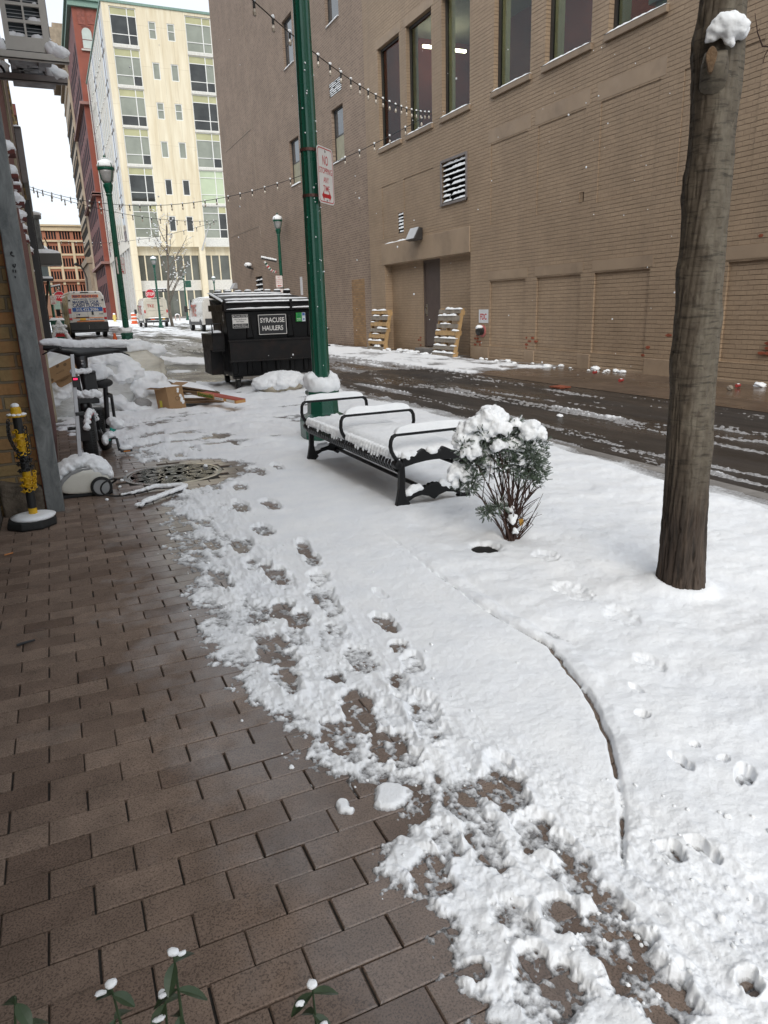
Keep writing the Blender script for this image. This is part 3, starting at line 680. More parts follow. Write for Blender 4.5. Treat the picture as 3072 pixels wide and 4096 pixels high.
# louvres
def louvre(a, c, z0, z1, n, fr=.05, x=X, parent=NB, snow=True, depth=.10):
    g = MB(); g.quad((x+depth, a, z0), (x+depth, c, z0), (x+depth, c, z1), (x+depth, a, z1)); bk = g.build('vent', M['dark_void'], parent)
    g = MB(); h = (z1-z0)/n
    for i in range(n):
        z = z0+h*(i+.15); g.hexa([(x+.002, a, z), (x+.002, c, z), (x+.008, c, z+.008), (x+.008, a, z+.008)], [(x+.085, a, z+h*.6), (x+.085, c, z+h*.6), (x+.09, c, z+h*.6+.008), (x+.09, a, z+h*.6+.008)])
    g.build('slat', M['louver'], bk)
    if fr:
        g = MB(); g.box(x-.03, a-fr, z0-fr, x+.005, a, z1+fr); g.box(x-.03, c, z0-fr, x+.005, c+fr, z1+fr); g.box(x-.03, a, z1, x+.005, c, z1+fr); g.box(x-.045, a-fr, z0-fr, x+.005, c+fr, z0-.002)
        g.build('frame', M['frame_grey'], bk)
    if snow:
        g = MB(); rr = random.Random(int(a*10))
        for i in range(n):
            z = z0+h*(i+.15)+.012; q = a+.03
            while q < c-.08:
                l_ = min(rr.uniform(.25, .7)*(c-a), c-q-.02); g.drift((x+.0, q, z), (.05, 0, .03), (0, l_, 0), 5, 14, rr.uniform(.022, .05), 3, .7, 14, i+q); q += l_*rr.uniform(.7, 1.2)
        g.build('slat_snow', M['snow'], bk, smooth=True)
louvre(14.79, 15.88, 3.47, 4.35, 8)
louvre(17.98, 18.32, 3.06, 3.56, 6, 0)
# door
g = MB(); g.box(X+.255, 16.47, .14, X+.30, 17.29, 2.26); dr = g.build('door', plain('brown_door_paint', (.085, .062, .055), .45, var=.06, scale=2), NB, bevel=.004)
g = MB(); g.box(X+.235, 16.42, .12, X+.28, 16.47, 2.31); g.box(X+.235, 17.29, .12, X+.28, 17.34, 2.31); g.box(X+.235, 16.47, 2.26, X+.28, 17.29, 2.31); g.build('frame', plain('door_frame_paint', (.10, .075, .062), .5), dr)
g = MB(); g.box(X+.247, 17.16, .92, X+.253, 17.25, 1.22); g.tube([(X+.25, 17.2, .98), (X+.21, 17.2, .99), (X+.21, 17.2, 1.15), (X+.25, 17.2, 1.16)], .009, 6); g.build('handle', plain('steel', (.55, .53, .5), .3, metal=1), dr)
g = MB(); g.box(X-.05, 16.40, -.1, X+.3, 17.36, .115); g.build('step', M['concrete'], NB, bevel=.01)
g = MB(); g.drift((X+.02, 16.6, 2.86), (.06, 0, 0), (0, 2.4, 0), 5, 60, .02, 3, .9, 6, 3); g.drift((X-.018, 17.7, 2.86), (.07, 0, 0), (0, 1.5, 0), 5, 50, .03, 3, .9, 6, 8); g.build('lintel_snow', M['snow'], NB, smooth=True)
# parapet is above the picture; a roof slab closes the top
g = MB(); g.box(X, 1.5, 13, X+9, 20.25, 13.3); g.box(X+3.3, 1.6, 0, X+9, 20.2, 12.9); g.build('roof', M['tan_paint'], NB)
# things fixed to it
WL = thing('wall_light', 'boxy wall pack light with a pale lens above the brown door', 'wall light', (X-.022, 17.1, 2.85))
g = MB(); g.prism([(X-.022, 2.78), (X-.022, 3.06), (X-.12, 3.07), (X-.27, 2.80), (X-.16, 2.765)], 16.86, 17.36, 'y'); g.build('housing', M['bronze'], WL, bevel=.008)
g = MB(); g.hexa([(X-.125, 16.88, 3.074), (X-.125, 17.34, 3.074), (X-.273, 17.34, 2.807), (X-.273, 16.88, 2.807)], [(X-.130, 16.88, 3.079), (X-.130, 17.34, 3.079), (X-.278, 17.34, 2.812), (X-.278, 16.88, 2.812)]); g.build('lens', glassy('frosted_lens', (.5, .5, .5), .3), WL)
F1 = thing('sign', 'white FDC sign with red letters above the fire hose connection', 'sign', (X-.004, 14.03, .92))
g = MB(); g.box(X-.008, 13.83, .775, X-.003, 14.22, 1.065); g.build('plate', plain('white_sign', (.66, .67, .69), .4, var=.04), F1, bevel=.002)
M['sign_red'] = plain('sign_red', (.50, .02, .025), .45, var=.06); M['sign_white'] = plain('sign_white', (.72, .70, .67), .4, var=.05); M['sign_black'] = plain('sign_black', (.015, .015, .017), .5)
g = MB(); g.text('FDC', (X-.008, 14.025, .915), (0, -1, 0), (0, 0, 1), .13, .26, .02); g.build('lettering', M['sign_red'], F1)
F2 = thing('hose_connection', 'round black fire hose connection with a red rim on the wall below the FDC sign', 'fire connection', (X, 14.06, .6))
g = MB(); g.xf = Matrix.Translation((X, 14.06, .60)) @ Matrix.Rotation(-math.pi/2, 4, 'Y'); g.lathe([(.135, -.01), (.135, .015), (.11, .022)], n=28); g.build('rim', plain('faded_red', (.42, .13, .12), .5), F2)
g = MB(); g.xf = Matrix.Translation((X, 14.06, .60)) @ Matrix.Rotation(-math.pi/2, 4, 'Y'); g.lathe([(.09, .015), (.085, .07), (.095, .08), (.095, .13), (.07, .15), (.03, .155)], n=24); g.build('cap', plain('black_cast', (.02, .02, .02), .35), F2, smooth=False)
g = MB(); g.blob((X-.09, 14.07, .685), (.08, .09, .05), .2, 2, 4); g.build('snow_cap', M['snow'], F2, smooth=True)
# ---------------------------------------------------------- the far brown building
X2 = 8.90
FB = thing('brick_building', 'mauve brown brick building with narrow windows behind the dumpster', 'building', (X2, 29, 0))
FW = [(26.45, 27.55, 9.38, 10.88), (22.14, 23.22, 9.35, 10.88), (26.43, 27.52, 5.56, 7.08), (22.12, 23.10, 5.56, 7.09)]
b = MB(); wall_holes(b, X2, 20.24, 38.4, -.3, 20, [(*h, .14) for h in FW]+[(22.15, 23.2, 7.45, 7.83, .1), (32.55, 33.75, 1.2, 2.67, .1), (28.6, 28.9, 1.3, 1.85, .1)])
b.quad((X2, 38.4, -.3), (X2, 38.4, 20), (X2+12, 38.4, 20), (X2+12, 38.4, -.3)); b.quad((X2, 20.25, 12.9), (X2+12, 20.25, 12.9), (X2+12, 20.25, 20), (X2, 20.25, 20))
b.build('wall', M['mauve_brick'], FB)
M['blind_grey'] = glassy('window_grey', (.10, .105, .10), .05); M['reflect'] = glassy('window_reflect', (.07, .075, .08), .02, spec=1.0)
for i, (a, c, z0, z1) in enumerate(FW):
    g = MB(); g.box(X2+.09, a, z0, X2+.14, a+.06, z1); g.box(X2+.09, c-.06, z0, X2+.14, c, z1); g.box(X2+.09, a+.06, z0, X2+.14, c-.06, z0+.05); g.box(X2+.09, a+.06, z1-.05, X2+.14, c-.06, z1); g.box(X2+.10, a+.06, (z0+z1)/2-.02, X2+.13, c-.06, (z0+z1)/2+.02)
    f = g.build('window', M['bronze'], FB)
    g = MB(); g.box(X2+.11, a+.05, z0+.04, X2+.12, c-.05, z1-.04); g.build('pane', M['reflect'], f)
    if i > 1: g = MB(); g.box(X2+.106, a+.07, z0+.05, X2+.109, c-.07, z0+.74); g.build('blind', plain('cream_blind', (.36, .34, .24), .6), f)
    g = MB(); g.drift((X2-.04, a-.02, z0), (.12, 0, 0), (0, c-a+.04, 0), 6, 40, .05, 4, .4, 7, i); g.build('sill_snow', M['snow'], f, smooth=True)
louvre(22.15, 23.2, 7.45, 7.83, 7, 0, X2, FB)
louvre(32.55, 33.75, 1.2, 2.67, 7, 0, X2, FB); louvre(28.6, 28.9, 1.3, 1.85, 5, 0, X2, FB)
g = MB(); g.box(X2-.004, 20.93, -.2, X2+.01, 21.97, 2.03); g.build('brick_patch', M['orange_brick'], FB)
g = MB(); M['pale_mortar'] = plain('pale_mortar', (.30, .25, .205), .8)
g.tube([at_x(963, 0, X2-.003), at_x(1000, 420, X2-.003), at_x(1030, 800, X2-.003)], .012, 4)
g.tube([at_x(905, 607, X2-.003), at_x(1006, 514, X2-.003)], .014, 4); g.tube([at_x(924, 950, X2-.003), at_x(1037, 904, X2-.003), at_x(1046, 950, X2-.003)], .014, 4); g.build('old_roofline', M['pale_mortar'], FB)
g = MB(); g.box(X2, 20.25, 20, X2+12, 38.4, 20.4); g.build('roof', M['tan_paint'], FB)
p = at_x(1206, 1145, X2-.01); g = MB(); g.box(X2-.012, p.y-.12, p.z-.32, X2-.002, p.y+.14, p.z+.34); tag(g.build('notice', plain('white_notice', (.66, .66, .68), .5)), 'tall blank white notice on the mauve wall right of the dumpster lid', 'notice')
p = at_x(1012, 1066, X2); FL = thing('floodlight', 'small snow-capped floodlight on the mauve wall above a louvred vent', 'floodlight', p)
g = MB(); g.tube([(X2, p.y, p.z-.1), (X2-.2, p.y, p.z-.06)], .04, 8); g.lathe([(.04, 0), (.13, .06), (.14, .12)], (X2-.22, p.y, p.z-.08), 12); g.build('lamp', M['bronze'], FL)
g = MB(); g.blob((X2-.22, p.y, p.z+.08), (.17, .17, .1), .2, 2, 3); g.build('snow_cap', M['snow'], FL, smooth=True)
p = at_x(945, 1146, X2); W2 = thing('wall_light', 'grey wall pack light near the far corner of the mauve building', 'wall light', p)
g = MB(); g.prism([(X2, p.z-.12), (X2, p.z+.16), (X2-.1, p.z+.17), (X2-.28, p.z-.1)], p.y-.3, p.y+.3, 'y'); g.build('housing', plain('grey_wall_light', (.35, .35, .36), .4), W2, bevel=.01)
# ---------------------------------------------------------- the cream building across the junction
D = 88.0; zb = zg(88)
def Wp(px, py): return at_y(px, py, D)
S = D/70.0
def sx(v): return v*S
def sz(v): return (v-CAM_Z)*S+CAM_Z
WB = thing('office_building', 'cream panelled office block with tall gridded windows behind the parked vans', 'building', (sx(7.42), D, zb))
M['cream'] = plain('cream_panel', (.80, .73, .56), .55, var=.06, scale=.6, dirt=(.62, .52, .36), dirt_amt=.45, dscale=.5)
def cream():
    N = Nodes('cream_travertine'); v = N.map(N.pos, (1.6, 1.6, .12)); f = N.noise(v, 1.4, 6, .65)
    c = N.ramp(f, .35, .7, (.82, .745, .57), (.65, .55, .37))
    q = N.n('TexBrick'); N.l(N.map(N.pos, (1, 1, 1), (R(90), 0, 0)), q.inputs['Vector']); q.offset = 0
    q.inputs['Color1'].default_value = (1, 1, 1, 1); q.inputs['Color2'].default_value = (.97, .97, .97, 1); q.inputs['Mortar'].default_value = (.8, .78, .74, 1); q.inputs['Scale'].default_value = 1; q.inputs['Brick Width'].default_value = 1.25; q.inputs['Row Height'].default_value = 3.77; q.inputs['Mortar Size'].default_value = .02
    N.col(N.mix(1.0, c, q.outputs[0], 'MULTIPLY')); N.set(rough=.5); return N.m
M['travertine'] = cream()
M['white_metal'] = plain('white_metal', (.80, .80, .77), .4, var=.04); M['copper'] = plain('copper_green', (.20, .31, .26), .6, var=.15)
M['b_yellow'] = glassy('blind_top', (.46, .45, .25), .12, .12); M['b_grey'] = glassy('blind_grey', (.27, .29, .24), .12, .15); M['b_dark'] = glassy('dark_glass', (.035, .038, .036), .03, .5); M['b_mint'] = glassy('blind_mint', (.50, .58, .40), .1, .1)
M['side_sky'] = glassy('sky_lit_glass', (.30, .34, .38), .05, .1, .5, .9)  # pale blue pane colour paints in the reflected sky
x0, x1 = sx(7.42), sx(24); zt = sz(25.65)
ROWS = [(sz(25.43), sz(22.70)), (sz(22.47), sz(19.68)), (sz(19.48), sz(16.62)), (sz(16.48), sz(13.62)), (sz(13.43), sz(10.62)), (sz(10.45), sz(7.68))]
COLA = (sx(7.98), sx(10.08)); COLC = (sx(14.05), sx(16.25))
SM = [(sx(10.98), sx(11.6)), (sx(12.5), sx(13.14))]
SMZ = [(sz(24.64-3.02*i), sz(23.33-3.02*i)) for i in range(6)]
hl = []
for z1_, z0_ in ROWS:
    hl += [(*COLA, z0_, z1_, .25), (*COLC, z0_, z1_, .25)]
for a, c in SM: hl += [(a, c, z0_, z1_, .18) for z1_, z0_ in SMZ]
zc = sz(6.95)
b = MB(); wall_holes(b, D, x0, x1, zc, zt, hl, .25, 'y'); b.quad((x0, D, zc), (x1, D, zc), (x1, D+.9, zc), (x0, D+.9, zc)); b.build('front_wall', M['travertine'], WB)
YS1 = D+23.5*S
b = MB()
sl = []
for i, (z1_, z0_) in enumerate(ROWS):
    for a, c in ((D+2.0, D+4.6), (D+15.5, D+18), (D+26, D+28)): sl.append((a, c, z0_, z1_, .2))
    for a in (7.0, 9.2, 11.4, 13.4, 20.5, 22.4, 24.2): sl.append((D+a, D+a+.55, z0_+.5, z1_-.35, .2))
wall_holes(b, x0, D, YS1, zc, zt, [], .2, 'x'); b.quad((x0, YS1, 0), (x1, YS1, 0), (x1, YS1, zt), (x0, YS1, zt)); b.build('side_wall', plain('cream_side', (.74, .69, .60), .55, var=.05, scale=.5), WB)
for a, c, z0_, z1_, d_ in sl:
    big = c-a > 1; g = MB(); g.box(x0-.03, a, z0_, x0+.05, c, z1_); f = g.build('side_window', M['side_sky'] if big else M['b_grey'], WB)
    g = MB()
    if big: g.box(x0-.06, a-.06, z0_-.1, x0-.031, c+.06, z0_+.1); g.box(x0-.06, a, z0_+.9, x0-.031, c, z0_+1.0); g.box(x0-.06, (a+c)/2-.05, z0_, x0-.031, (a+c)/2+.05, z1_)
    else: g.box(x0-.10, a-.05, z0_-.12, x0-.031, c+.05, z0_)
    g.build('side_frame', M['frame_grey'] if big else M['white_metal'], f)
def grid_window(a, c, z0, z1, split, kinds, name='window', y=D, dy=.16, bars=(.22, .72), fw=.09):
    g = MB(); y_ = y+dy; xm = a+(c-a)*split; zz = [z1-(z1-z0)*q for q in bars]
    g.box(a, y_-.05, z0, a+fw, y_+.05, z1); g.box(c-fw, y_-.05, z0, c, y_+.05, z1); g.box(a+fw, y_-.05, z1-fw, c-fw, y_+.05, z1); g.box(a+fw, y_-.05, z0, c-fw, y_+.05, z0+fw)
    if split: g.box(xm-fw/2, y_-.045, z0+fw, xm+fw/2, y_+.045, z1-fw)
    for q in zz:
        if split: g.box(a+fw, y_-.04, q-fw*.4, xm-fw/2, y_+.04, q+fw*.4); g.box(xm+fw/2, y_-.04, q-fw*.4, c-fw, y_+.04, q+fw*.4)
        else: g.box(a+fw, y_-.04, q-fw*.4, c-fw, y_+.04, q+fw*.4)
    f = g.build(name, M['white_metal'], WB)
    g = MB(); ms = []; zs = [z1]+zz+[z0]; xs_ = [a+fw*.5, xm, c-fw*.5] if split else [a+fw*.5, c-fw*.5]; k = 0
    for j in range(len(zs)-1):
        for i in range(len(xs_)-1):
            g.cur = k; g.quad((xs_[i], y_+.02, zs[j+1]), (xs_[i+1], y_+.02, zs[j+1]), (xs_[i+1], y_+.02, zs[j]), (xs_[i], y_+.02, zs[j])); ms.append(M[kinds[k % len(kinds)]]); k += 1
    g.build('pane', ms, f); return f
Y_, G_, K_, I_ = 'b_yellow', 'b_grey', 'b_dark', 'b_mint'
KA = [[Y_, Y_, K_, K_, K_, K_], [Y_, Y_, G_, G_, G_, K_], [Y_, Y_, G_, G_, K_, K_], [Y_, Y_, G_, G_, G_, K_], [Y_, Y_, K_, K_, K_, K_], [G_, Y_, G_, G_, G_, G_]]
KC = [[Y_, Y_, G_, G_, G_, G_], [Y_, Y_, K_, G_, K_, K_], [Y_, Y_, K_, K_, K_, K_], [Y_, Y_, G_, G_, G_, K_], [I_, I_, I_, I_, I_, I_], [G_, Y_, G_, K_, G_, K_]]
for i, (z1_, z0_) in enumerate(ROWS):
    grid_window(*COLA, z0_, z1_, .66, KA[i]); grid_window(*COLC, z0_, z1_, .66, KC[i])
for a, c in SM:
    for i, (z1_, z0_) in enumerate(SMZ): grid_window(a, c, z0_, z1_, 0, [G_, G_] if i < 4 else [K_, K_], 'small_window', bars=((.45,) if i in (0, 2) else ()), dy=.1)
M['spandrel'] = plain('pale_spandrel', (.66, .65, .60), .5)
for a, c in (COLA, COLC): 
    for i in range(5): g = MB(); g.box(a-.02, D-.03, ROWS[i+1][0], c+.02, D+.02, ROWS[i][1]); g.build('spandrel', M['spandrel'], WB)
    g = MB(); g.box(a-.02, D-.03, zc+.02, c+.02, D+.02, ROWS[5][1]); g.build('spandrel', M['spandrel'], WB)
# two storey base: columns, glass, band
yb = D+.9
colx = [(x0, sx(7.98)), (sx(13.42), sx(13.96)), (sx(19), sx(19.6))]
g = MB(); 
for a, c in colx: g.box(a, D+.004, zb-.5, c, yb+.3, zc-.004)
g.box(x0, yb, sz(6.25), x1, yb+.2, zc-.004)
g.build('base_column', M['travertine'], WB)
g = MB(); z1_, z0_ = sz(4.08), sz(3.18)
g.box(sx(7.98), yb-.05, z0_, sx(13.42), yb+.15, z1_); g.box(sx(13.96), yb-.05, z0_, sx(19), yb+.15, z1_); g.build('band', plain('white_band', (.62, .60, .55), .5), WB)
for lo_, hi_ in ((z1_, sz(6.25)), (zb+.25, z0_)):
    for a, c, ms_ in ((7.98, 13.42, (8.62, 9.9, 11.3, 12.0, 12.7)), (13.96, 19, (14.6, 15.35, 16.3, 17.2))):
        g = MB(); g.box(sx(a), yb+.08, lo_, sx(c), yb+.1, hi_); f = g.build('storefront_glass', glassy('storefront', (.10, .105, .09), .06, .35, .4), WB)
        g = MB()
        for q in ms_: g.box(sx(q)-.07, yb-.02, lo_, sx(q)+.07, yb+.078, hi_)
        split_build(g, 'mullion', M['travertine'], f, .1)
g = MB(); g.box(x0-.0, D, zb-.5, x1, yb+2, zb+.25); g.build('base_step', M['concrete'], WB)
g = MB(); 
M['fin'] = plain('white_fin', (.55, .54, .51), .5)
for i in range(9): g = MB(); g.box(x0+.02, D+1.2+i*3.0, zb-.5, x0+.5, D+2.0+i*3.0, zc); g.build('side_fin', M['fin'], WB)
g = MB(); g.box(x0+.5, D+.9, zb-.5, x0+.7, YS1, zc); g.build('side_glass', glassy('side_glass', (.20, .20, .19), .1), WB)
g = MB(); g.box(x0-.12, D-.12, zt, x1, D+.5, zt+.22); g.box(x0-.12, D+.5, zt, x0+.4, YS1, zt+.22); g.box(x0+.3, D+.4, zt-.3, x1, YS1, zt); g.build('roof_edge', M['copper'], WB)
p = Wp(808, 1000); g = MB(); g.tube([(p.x, D-.02, p.z), (p.x+.7, D-1.4, p.z+2.4)], [.09, .06], 8); g.build('flagpole', plain('pale_pole', (.6, .6, .6), .4, metal=.5), WB)
# ---------------------------------------------------------- red terracotta building beyond it
DR = YS1+1.5; k = DR/95
xr0 = at_y(283, 18, DR).x; zr = at_y(283, 18, DR).z
RB = thing('red_building', 'dark red brick tower with an arched window and green copper cornice', 'building', (xr0, DR, zb))
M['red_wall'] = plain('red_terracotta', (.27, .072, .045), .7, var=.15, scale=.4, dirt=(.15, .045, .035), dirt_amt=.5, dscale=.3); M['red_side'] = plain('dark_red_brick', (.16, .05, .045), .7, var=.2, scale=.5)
YR1 = DR+24
pa = at_y(332, 120, DR); pb = at_y(362, 196, DR)
b = MB(); b.quad((xr0, DR, -1), (xr0+14, DR, -1), (xr0+14, DR, zr), (xr0, DR, zr)); b.build('front_wall', M['red_wall'], RB)
def arch(cx, z0, z1, hw, y, n=10): return [(cx-hw, z0), (cx+hw, z0)]+[(cx+hw*math.cos(math.pi*i/n), z1-hw+hw*math.sin(math.pi*i/n)) for i in range(n+1)]
cxw = at_y(348, 150, DR).x; zw0 = at_y(350, 198, DR).z; zw1 = at_y(346, 109, DR).z; hw = .62
g = MB(); g.prism(arch(cxw, zw0, zw1, hw+.12, 0), DR-.10, DR+.1, 'y'); f = g.build('window', plain('dark_red_trim', (.22, .07, .05), .6), RB)
g = MB(); g.prism(arch(cxw, zw0+.1, zw1-.1, hw, 0), DR-.13, DR-.101, 'y'); g.build('pane', glassy('pale_pane', (.50, .54, .50), .1, .1), f)
g = MB(); zz_ = zw0+(zw1-zw0)*.42; g.box(cxw-hw, DR-.15, zz_-.04, cxw+hw, DR-.131, zz_+.04); g.box(cxw-hw, DR-.15, zz_+1.6, cxw+hw, DR-.131, zz_+1.68); split_build(g, 'glazing_bar', M['red_side'], f, .1); g = MB(); g.box(cxw-hw-.3, DR-.3, zw0-.22, cxw+hw+.3, DR-.101, zw0-.02); g.build('sill', plain('pale_sill', (.55, .5, .46), .6), f)
g = MB()
for px in (322, 360): q = at_y(px, 58, DR); g.prism(arch(q.x, q.z-1.2, q.z+1.0, .5, 0), DR-.06, DR+.02, 'y')
g.build('blind_arch', plain('dark_red_relief', (.24, .07, .05), .7, var=.3, scale=3), RB)
wnd = []
for i in range(9):
    z1_ = zr-4-i*4.0
    for j in range(6): wnd.append((DR+2+j*3.6, DR+3.8+j*3.6, z1_-2.8, z1_, .4))
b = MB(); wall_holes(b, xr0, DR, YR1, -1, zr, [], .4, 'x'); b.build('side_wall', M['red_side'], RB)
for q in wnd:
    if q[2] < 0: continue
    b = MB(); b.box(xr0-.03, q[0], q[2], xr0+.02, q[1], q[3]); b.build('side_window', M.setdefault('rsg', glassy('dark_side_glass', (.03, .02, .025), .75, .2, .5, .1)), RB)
b = MB()
for z in (zr-12.2, zr-24, 18.0, 8.5): b.box(xr0-.55, DR-.55, z, xr0-.002, YR1, z+.35); b.box(xr0, DR-.55, z, xr0+3.5, DR-.002, z+.35)
b.build('ledge', plain('snowy_ledge', (.30, .16, .14), .6), RB)
b = MB(); b.box(xr0-.5, DR-.5, zr-.2, xr0+14, DR+.6, zr+.5); b.box(xr0-.8, DR-.8, zr+.5, xr0+14, YR1, zr+.8); b.box(xr0-.5, DR+.6, zr-.2, xr0, YR1, zr+.5); b.build('cornice', M['copper'], RB)
# ---------------------------------------------------------- tall tan stone building
DT = YR1+.5
TB = thing('stone_building', 'tall tan stone tower with a heavy bracketed cornice beyond the red building', 'building', (xr0-.3, DT, zb))
xt = xr0-.35
pA = ray(243, 97); ztop = CAM_Z+pA.z/pA.y*DT
M['tan_stone'] = plain('tan_stone', (.44, .36, .27), .75, var=.15, scale=.5); M['tan_dark'] = plain('dark_tan_stone', (.30, .235, .17), .75, var=.25, scale=1.5)  # second stone is a darker tan for trim, cornice and piers
# its street face runs away down the street; find where the roof meets the sky
pE = ray(283, 487); YT1 = xt/(pE.x/pE.y) if pE.x > 0 else DT+60
YT1 = min(max(YT1, DT+20), 280)
zcor = CAM_Z+pE.z/pE.y*YT1
zT = ztop-5.5
hl = []
nb = 22; nf = 14; step = (YT1-DT)/nb
for j in range(nb):
    for i in range(nf):
        z1_ = zT-6-i*3.6
        if z1_-2.6 > 9: hl.append((DT+j*step+.5*step-.55, DT+j*step+.5*step+.55, z1_-2.5, z1_, .5))
b = MB(); wall_holes(b, xt, DT, YT1, -1, zT, [], .5, 'x'); b.quad((xt, DT, -1), (xt+20, DT, -1), (xt+20, DT, zT), (xt, DT, zT)); b.build('wall', M['tan_stone'], TB)
b = MB()
for a, c, z0_, z1_, _ in hl: b.box(xt-.04, a, z0_, xt+.02, c, z1_)
b.build('window', glassy('stone_glass', (.045, .04, .035), .8, .2, .5, .1), TB)['kind'] = 'stuff'
b = MB()
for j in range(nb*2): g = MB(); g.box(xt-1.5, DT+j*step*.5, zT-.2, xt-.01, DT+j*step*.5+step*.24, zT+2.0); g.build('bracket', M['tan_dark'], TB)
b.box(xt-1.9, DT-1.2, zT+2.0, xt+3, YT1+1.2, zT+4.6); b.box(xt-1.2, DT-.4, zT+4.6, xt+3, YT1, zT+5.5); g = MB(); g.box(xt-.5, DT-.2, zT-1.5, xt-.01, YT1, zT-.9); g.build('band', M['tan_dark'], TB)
l2 = MB()
for i in range(nf):
    z1_ = zT-6.9-i*3.6+3.6
    for j in range(nb):
        if z1_ > 11: l2.box(xt-.18, DT+j*step+.22*step, z1_-.45, xt-.01, DT+j*step+.78*step, z1_-.05)
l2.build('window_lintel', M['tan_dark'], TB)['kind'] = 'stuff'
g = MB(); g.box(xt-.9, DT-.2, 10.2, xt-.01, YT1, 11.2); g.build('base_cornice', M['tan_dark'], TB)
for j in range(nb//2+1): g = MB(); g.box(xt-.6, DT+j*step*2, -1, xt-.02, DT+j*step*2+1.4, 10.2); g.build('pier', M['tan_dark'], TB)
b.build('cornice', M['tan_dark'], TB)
# ---------------------------------------------------------- orange brick block closing the street
DO = max(YT1+12, 185.); ks = DO/160
OB = thing('office_building', 'orange brick block with cream piers closing the end of the street', 'building', (5*ks, DO, zb))
M['or_brick'] = plain('orange_brick', (.36, .14, .08), .75, var=.1, scale=.3); M['or_cream'] = plain('cream_stone', (.62, .50, .33), .7, var=.08, scale=.4); M['or_brown'] = plain('brown_stone', (.30, .16, .10), .7)
def Z(py, px=250): return at_y(px, py, DO).z
def Xo(px, py=1000): return at_y(px, py, DO).x
zr_ = Z(899); xa_, xb_ = Xo(60), Xo(520)
rows = [(Z(925), Z(957)), (Z(983), Z(1013)), (Z(1033), Z(1066)), (Z(1085), Z(1117)), (Z(1139), Z(1172)), (Z(1200), Z(1240))]
cols = [120, 132, 166, 173.5, 206, 213, 238, 245.5, 253, 260.5, 268, 275.5, 283, 290.5, 318, 325.5, 333, 340.5, 348, 356, 400, 408, 440, 450]
xw_ = [(Xo(a+.4), Xo(a+.4+7.4)) for a in range(92, 470, 11) if (a-92)//11 % 5 != 3]
hl = [(a, c, z0_, z1_, .4) for z1_, z0_ in rows for a, c in xw_]
b = MB(); wall_holes(b, DO, xa_, xb_, -2, zr_, hl, .4, 'y'); b.build('wall', M['or_brick'], OB)
b = MB(); b.quad((xa_, DO+.4, -2), (xb_, DO+.4, -2), (xb_, DO+.4, zr_), (xa_, DO+.4, zr_)); b.build('window', glassy('office_glass', (.02, .021, .022), .15, .5, .3, .2), OB)
b = MB()
for a in range(92+33, 470, 55):
    b.box(Xo(a-1), DO-.35, rows[4][0], Xo(a+9), DO-.01, Z(968)); b.box(Xo(a+1), DO-.5, Z(924), Xo(a+7), DO-.01, Z(912))
b.box(xa_, DO-.4, Z(924), xb_, DO-.01, Z(906)); b.box(xa_, DO-.8, Z(906), xb_, DO+5, zr_); b.box(xa_, DO-.5, Z(968), xb_, DO-.01, Z(961))
for z1_, z0_ in rows[1:5]: b.box(xa_, DO-.15, z0_-.5, xb_, DO-.01, z0_-.1)
b.build('stone_trim', M['or_cream'], OB)
b = MB(); b.box(xa_, DO-.6, Z(1128), xb_, DO-.02, Z(1121)); b.box(xa_, DO-.2, Z(1262), xb_, DO-.01, Z(1180)); b.build('base_course', M['or_brown'], OB)
# ================================================================== the left side of the street
M['old_brick'] = brick('old_olive_brick', (.27, .185, .085), (.34, .15, .055), (.17, .135, .09), 'xz', .215, .083, .009, bias=-.25, rough=.85, bump=1.0, bd=.014, var=.35, msm=.3, stain=((.36, .11, .035), .75))
M['old_brick_y'] = brick('old_olive_brick_side', (.155, .105, .048), (.20, .10, .035), (.10, .082, .058), 'yz', .215, .083, .009, bias=-.2, rough=.85, bump=1.0, bd=.014, var=.35)
M['left_red'] = plain('red_painted_brick', (.13, .034, .027), .75, var=.25, scale=8, bump=.4, bs=50)
M['left_cream'] = plain('cream_stucco', (.42, .36, .25), .75, var=.15, scale=5); M['yellow_brick'] = brick('yellow_brick', (.42, .30, .12), (.36, .25, .10), (.20, .15, .09), 'xz', .2, .07, .008, bump=.5, var=.2)
M['yellow_brick_y'] = brick('yellow_brick_side', (.42, .30, .12), (.36, .25, .10), (.20, .15, .09), 'yz', .2, .07, .008, bump=.5, var=.2)
def steel_mat():
    N = Nodes('galvanised_steel'); v = N.map(N.obj, (9, 9, 3.5)); f = N.noise(v, 1.2, 8, .72, .8)
    c = N.ramp(f, .3, .72, (.075, .083, .085), (.26, .27, .265)); rr_ = N.ramp(N.noise(N.obj, 18, 5, .7), .62, .75)
    N.col(N.mix(N.math('MULTIPLY', rr_, .5), c, (.05, .045, .04))); N.set(rough=.5, metal=.35); N.bump(N.noise(N.obj, 30, 4), .25, .004); return N.m
M['steel_post'] = steel_mat()
LB = thing('brick_building', 'old olive and red brick building with a galvanised corner post at the left edge', 'building', (-.3, 5, 0))
b = MB(); b.box(-1.6, 4.93, -.2, -.185, 5.6, 7.2); b.build('brick_pier', M['old_brick'], LB)
b = MB(); b.box(-1.6, -1.0, -.2, -.445, 4.93, 1.05); b.box(-1.6, -1, 1.05, -.50, 4.93, 9.0); b.build('base_wall', plain('grey_base_stone', (.15, .135, .115), .85, var=.3, scale=5, bump=.6, bs=22, bd=.012), LB, bevel=.015)
rng = random.Random(2); b = MB(); b.prism([(-.43, -.1), (-.195, -.1), (-.19, .16), (-.24, .21), (-.33, .20), (-.43, .23)], 4.87, 4.95, 'y'); b.build('rough_footing', plain('rough_stone', (.12, .095, .07), .9, var=.4, scale=14, bump=1, bs=25, bd=.02), LB, bevel=.012)
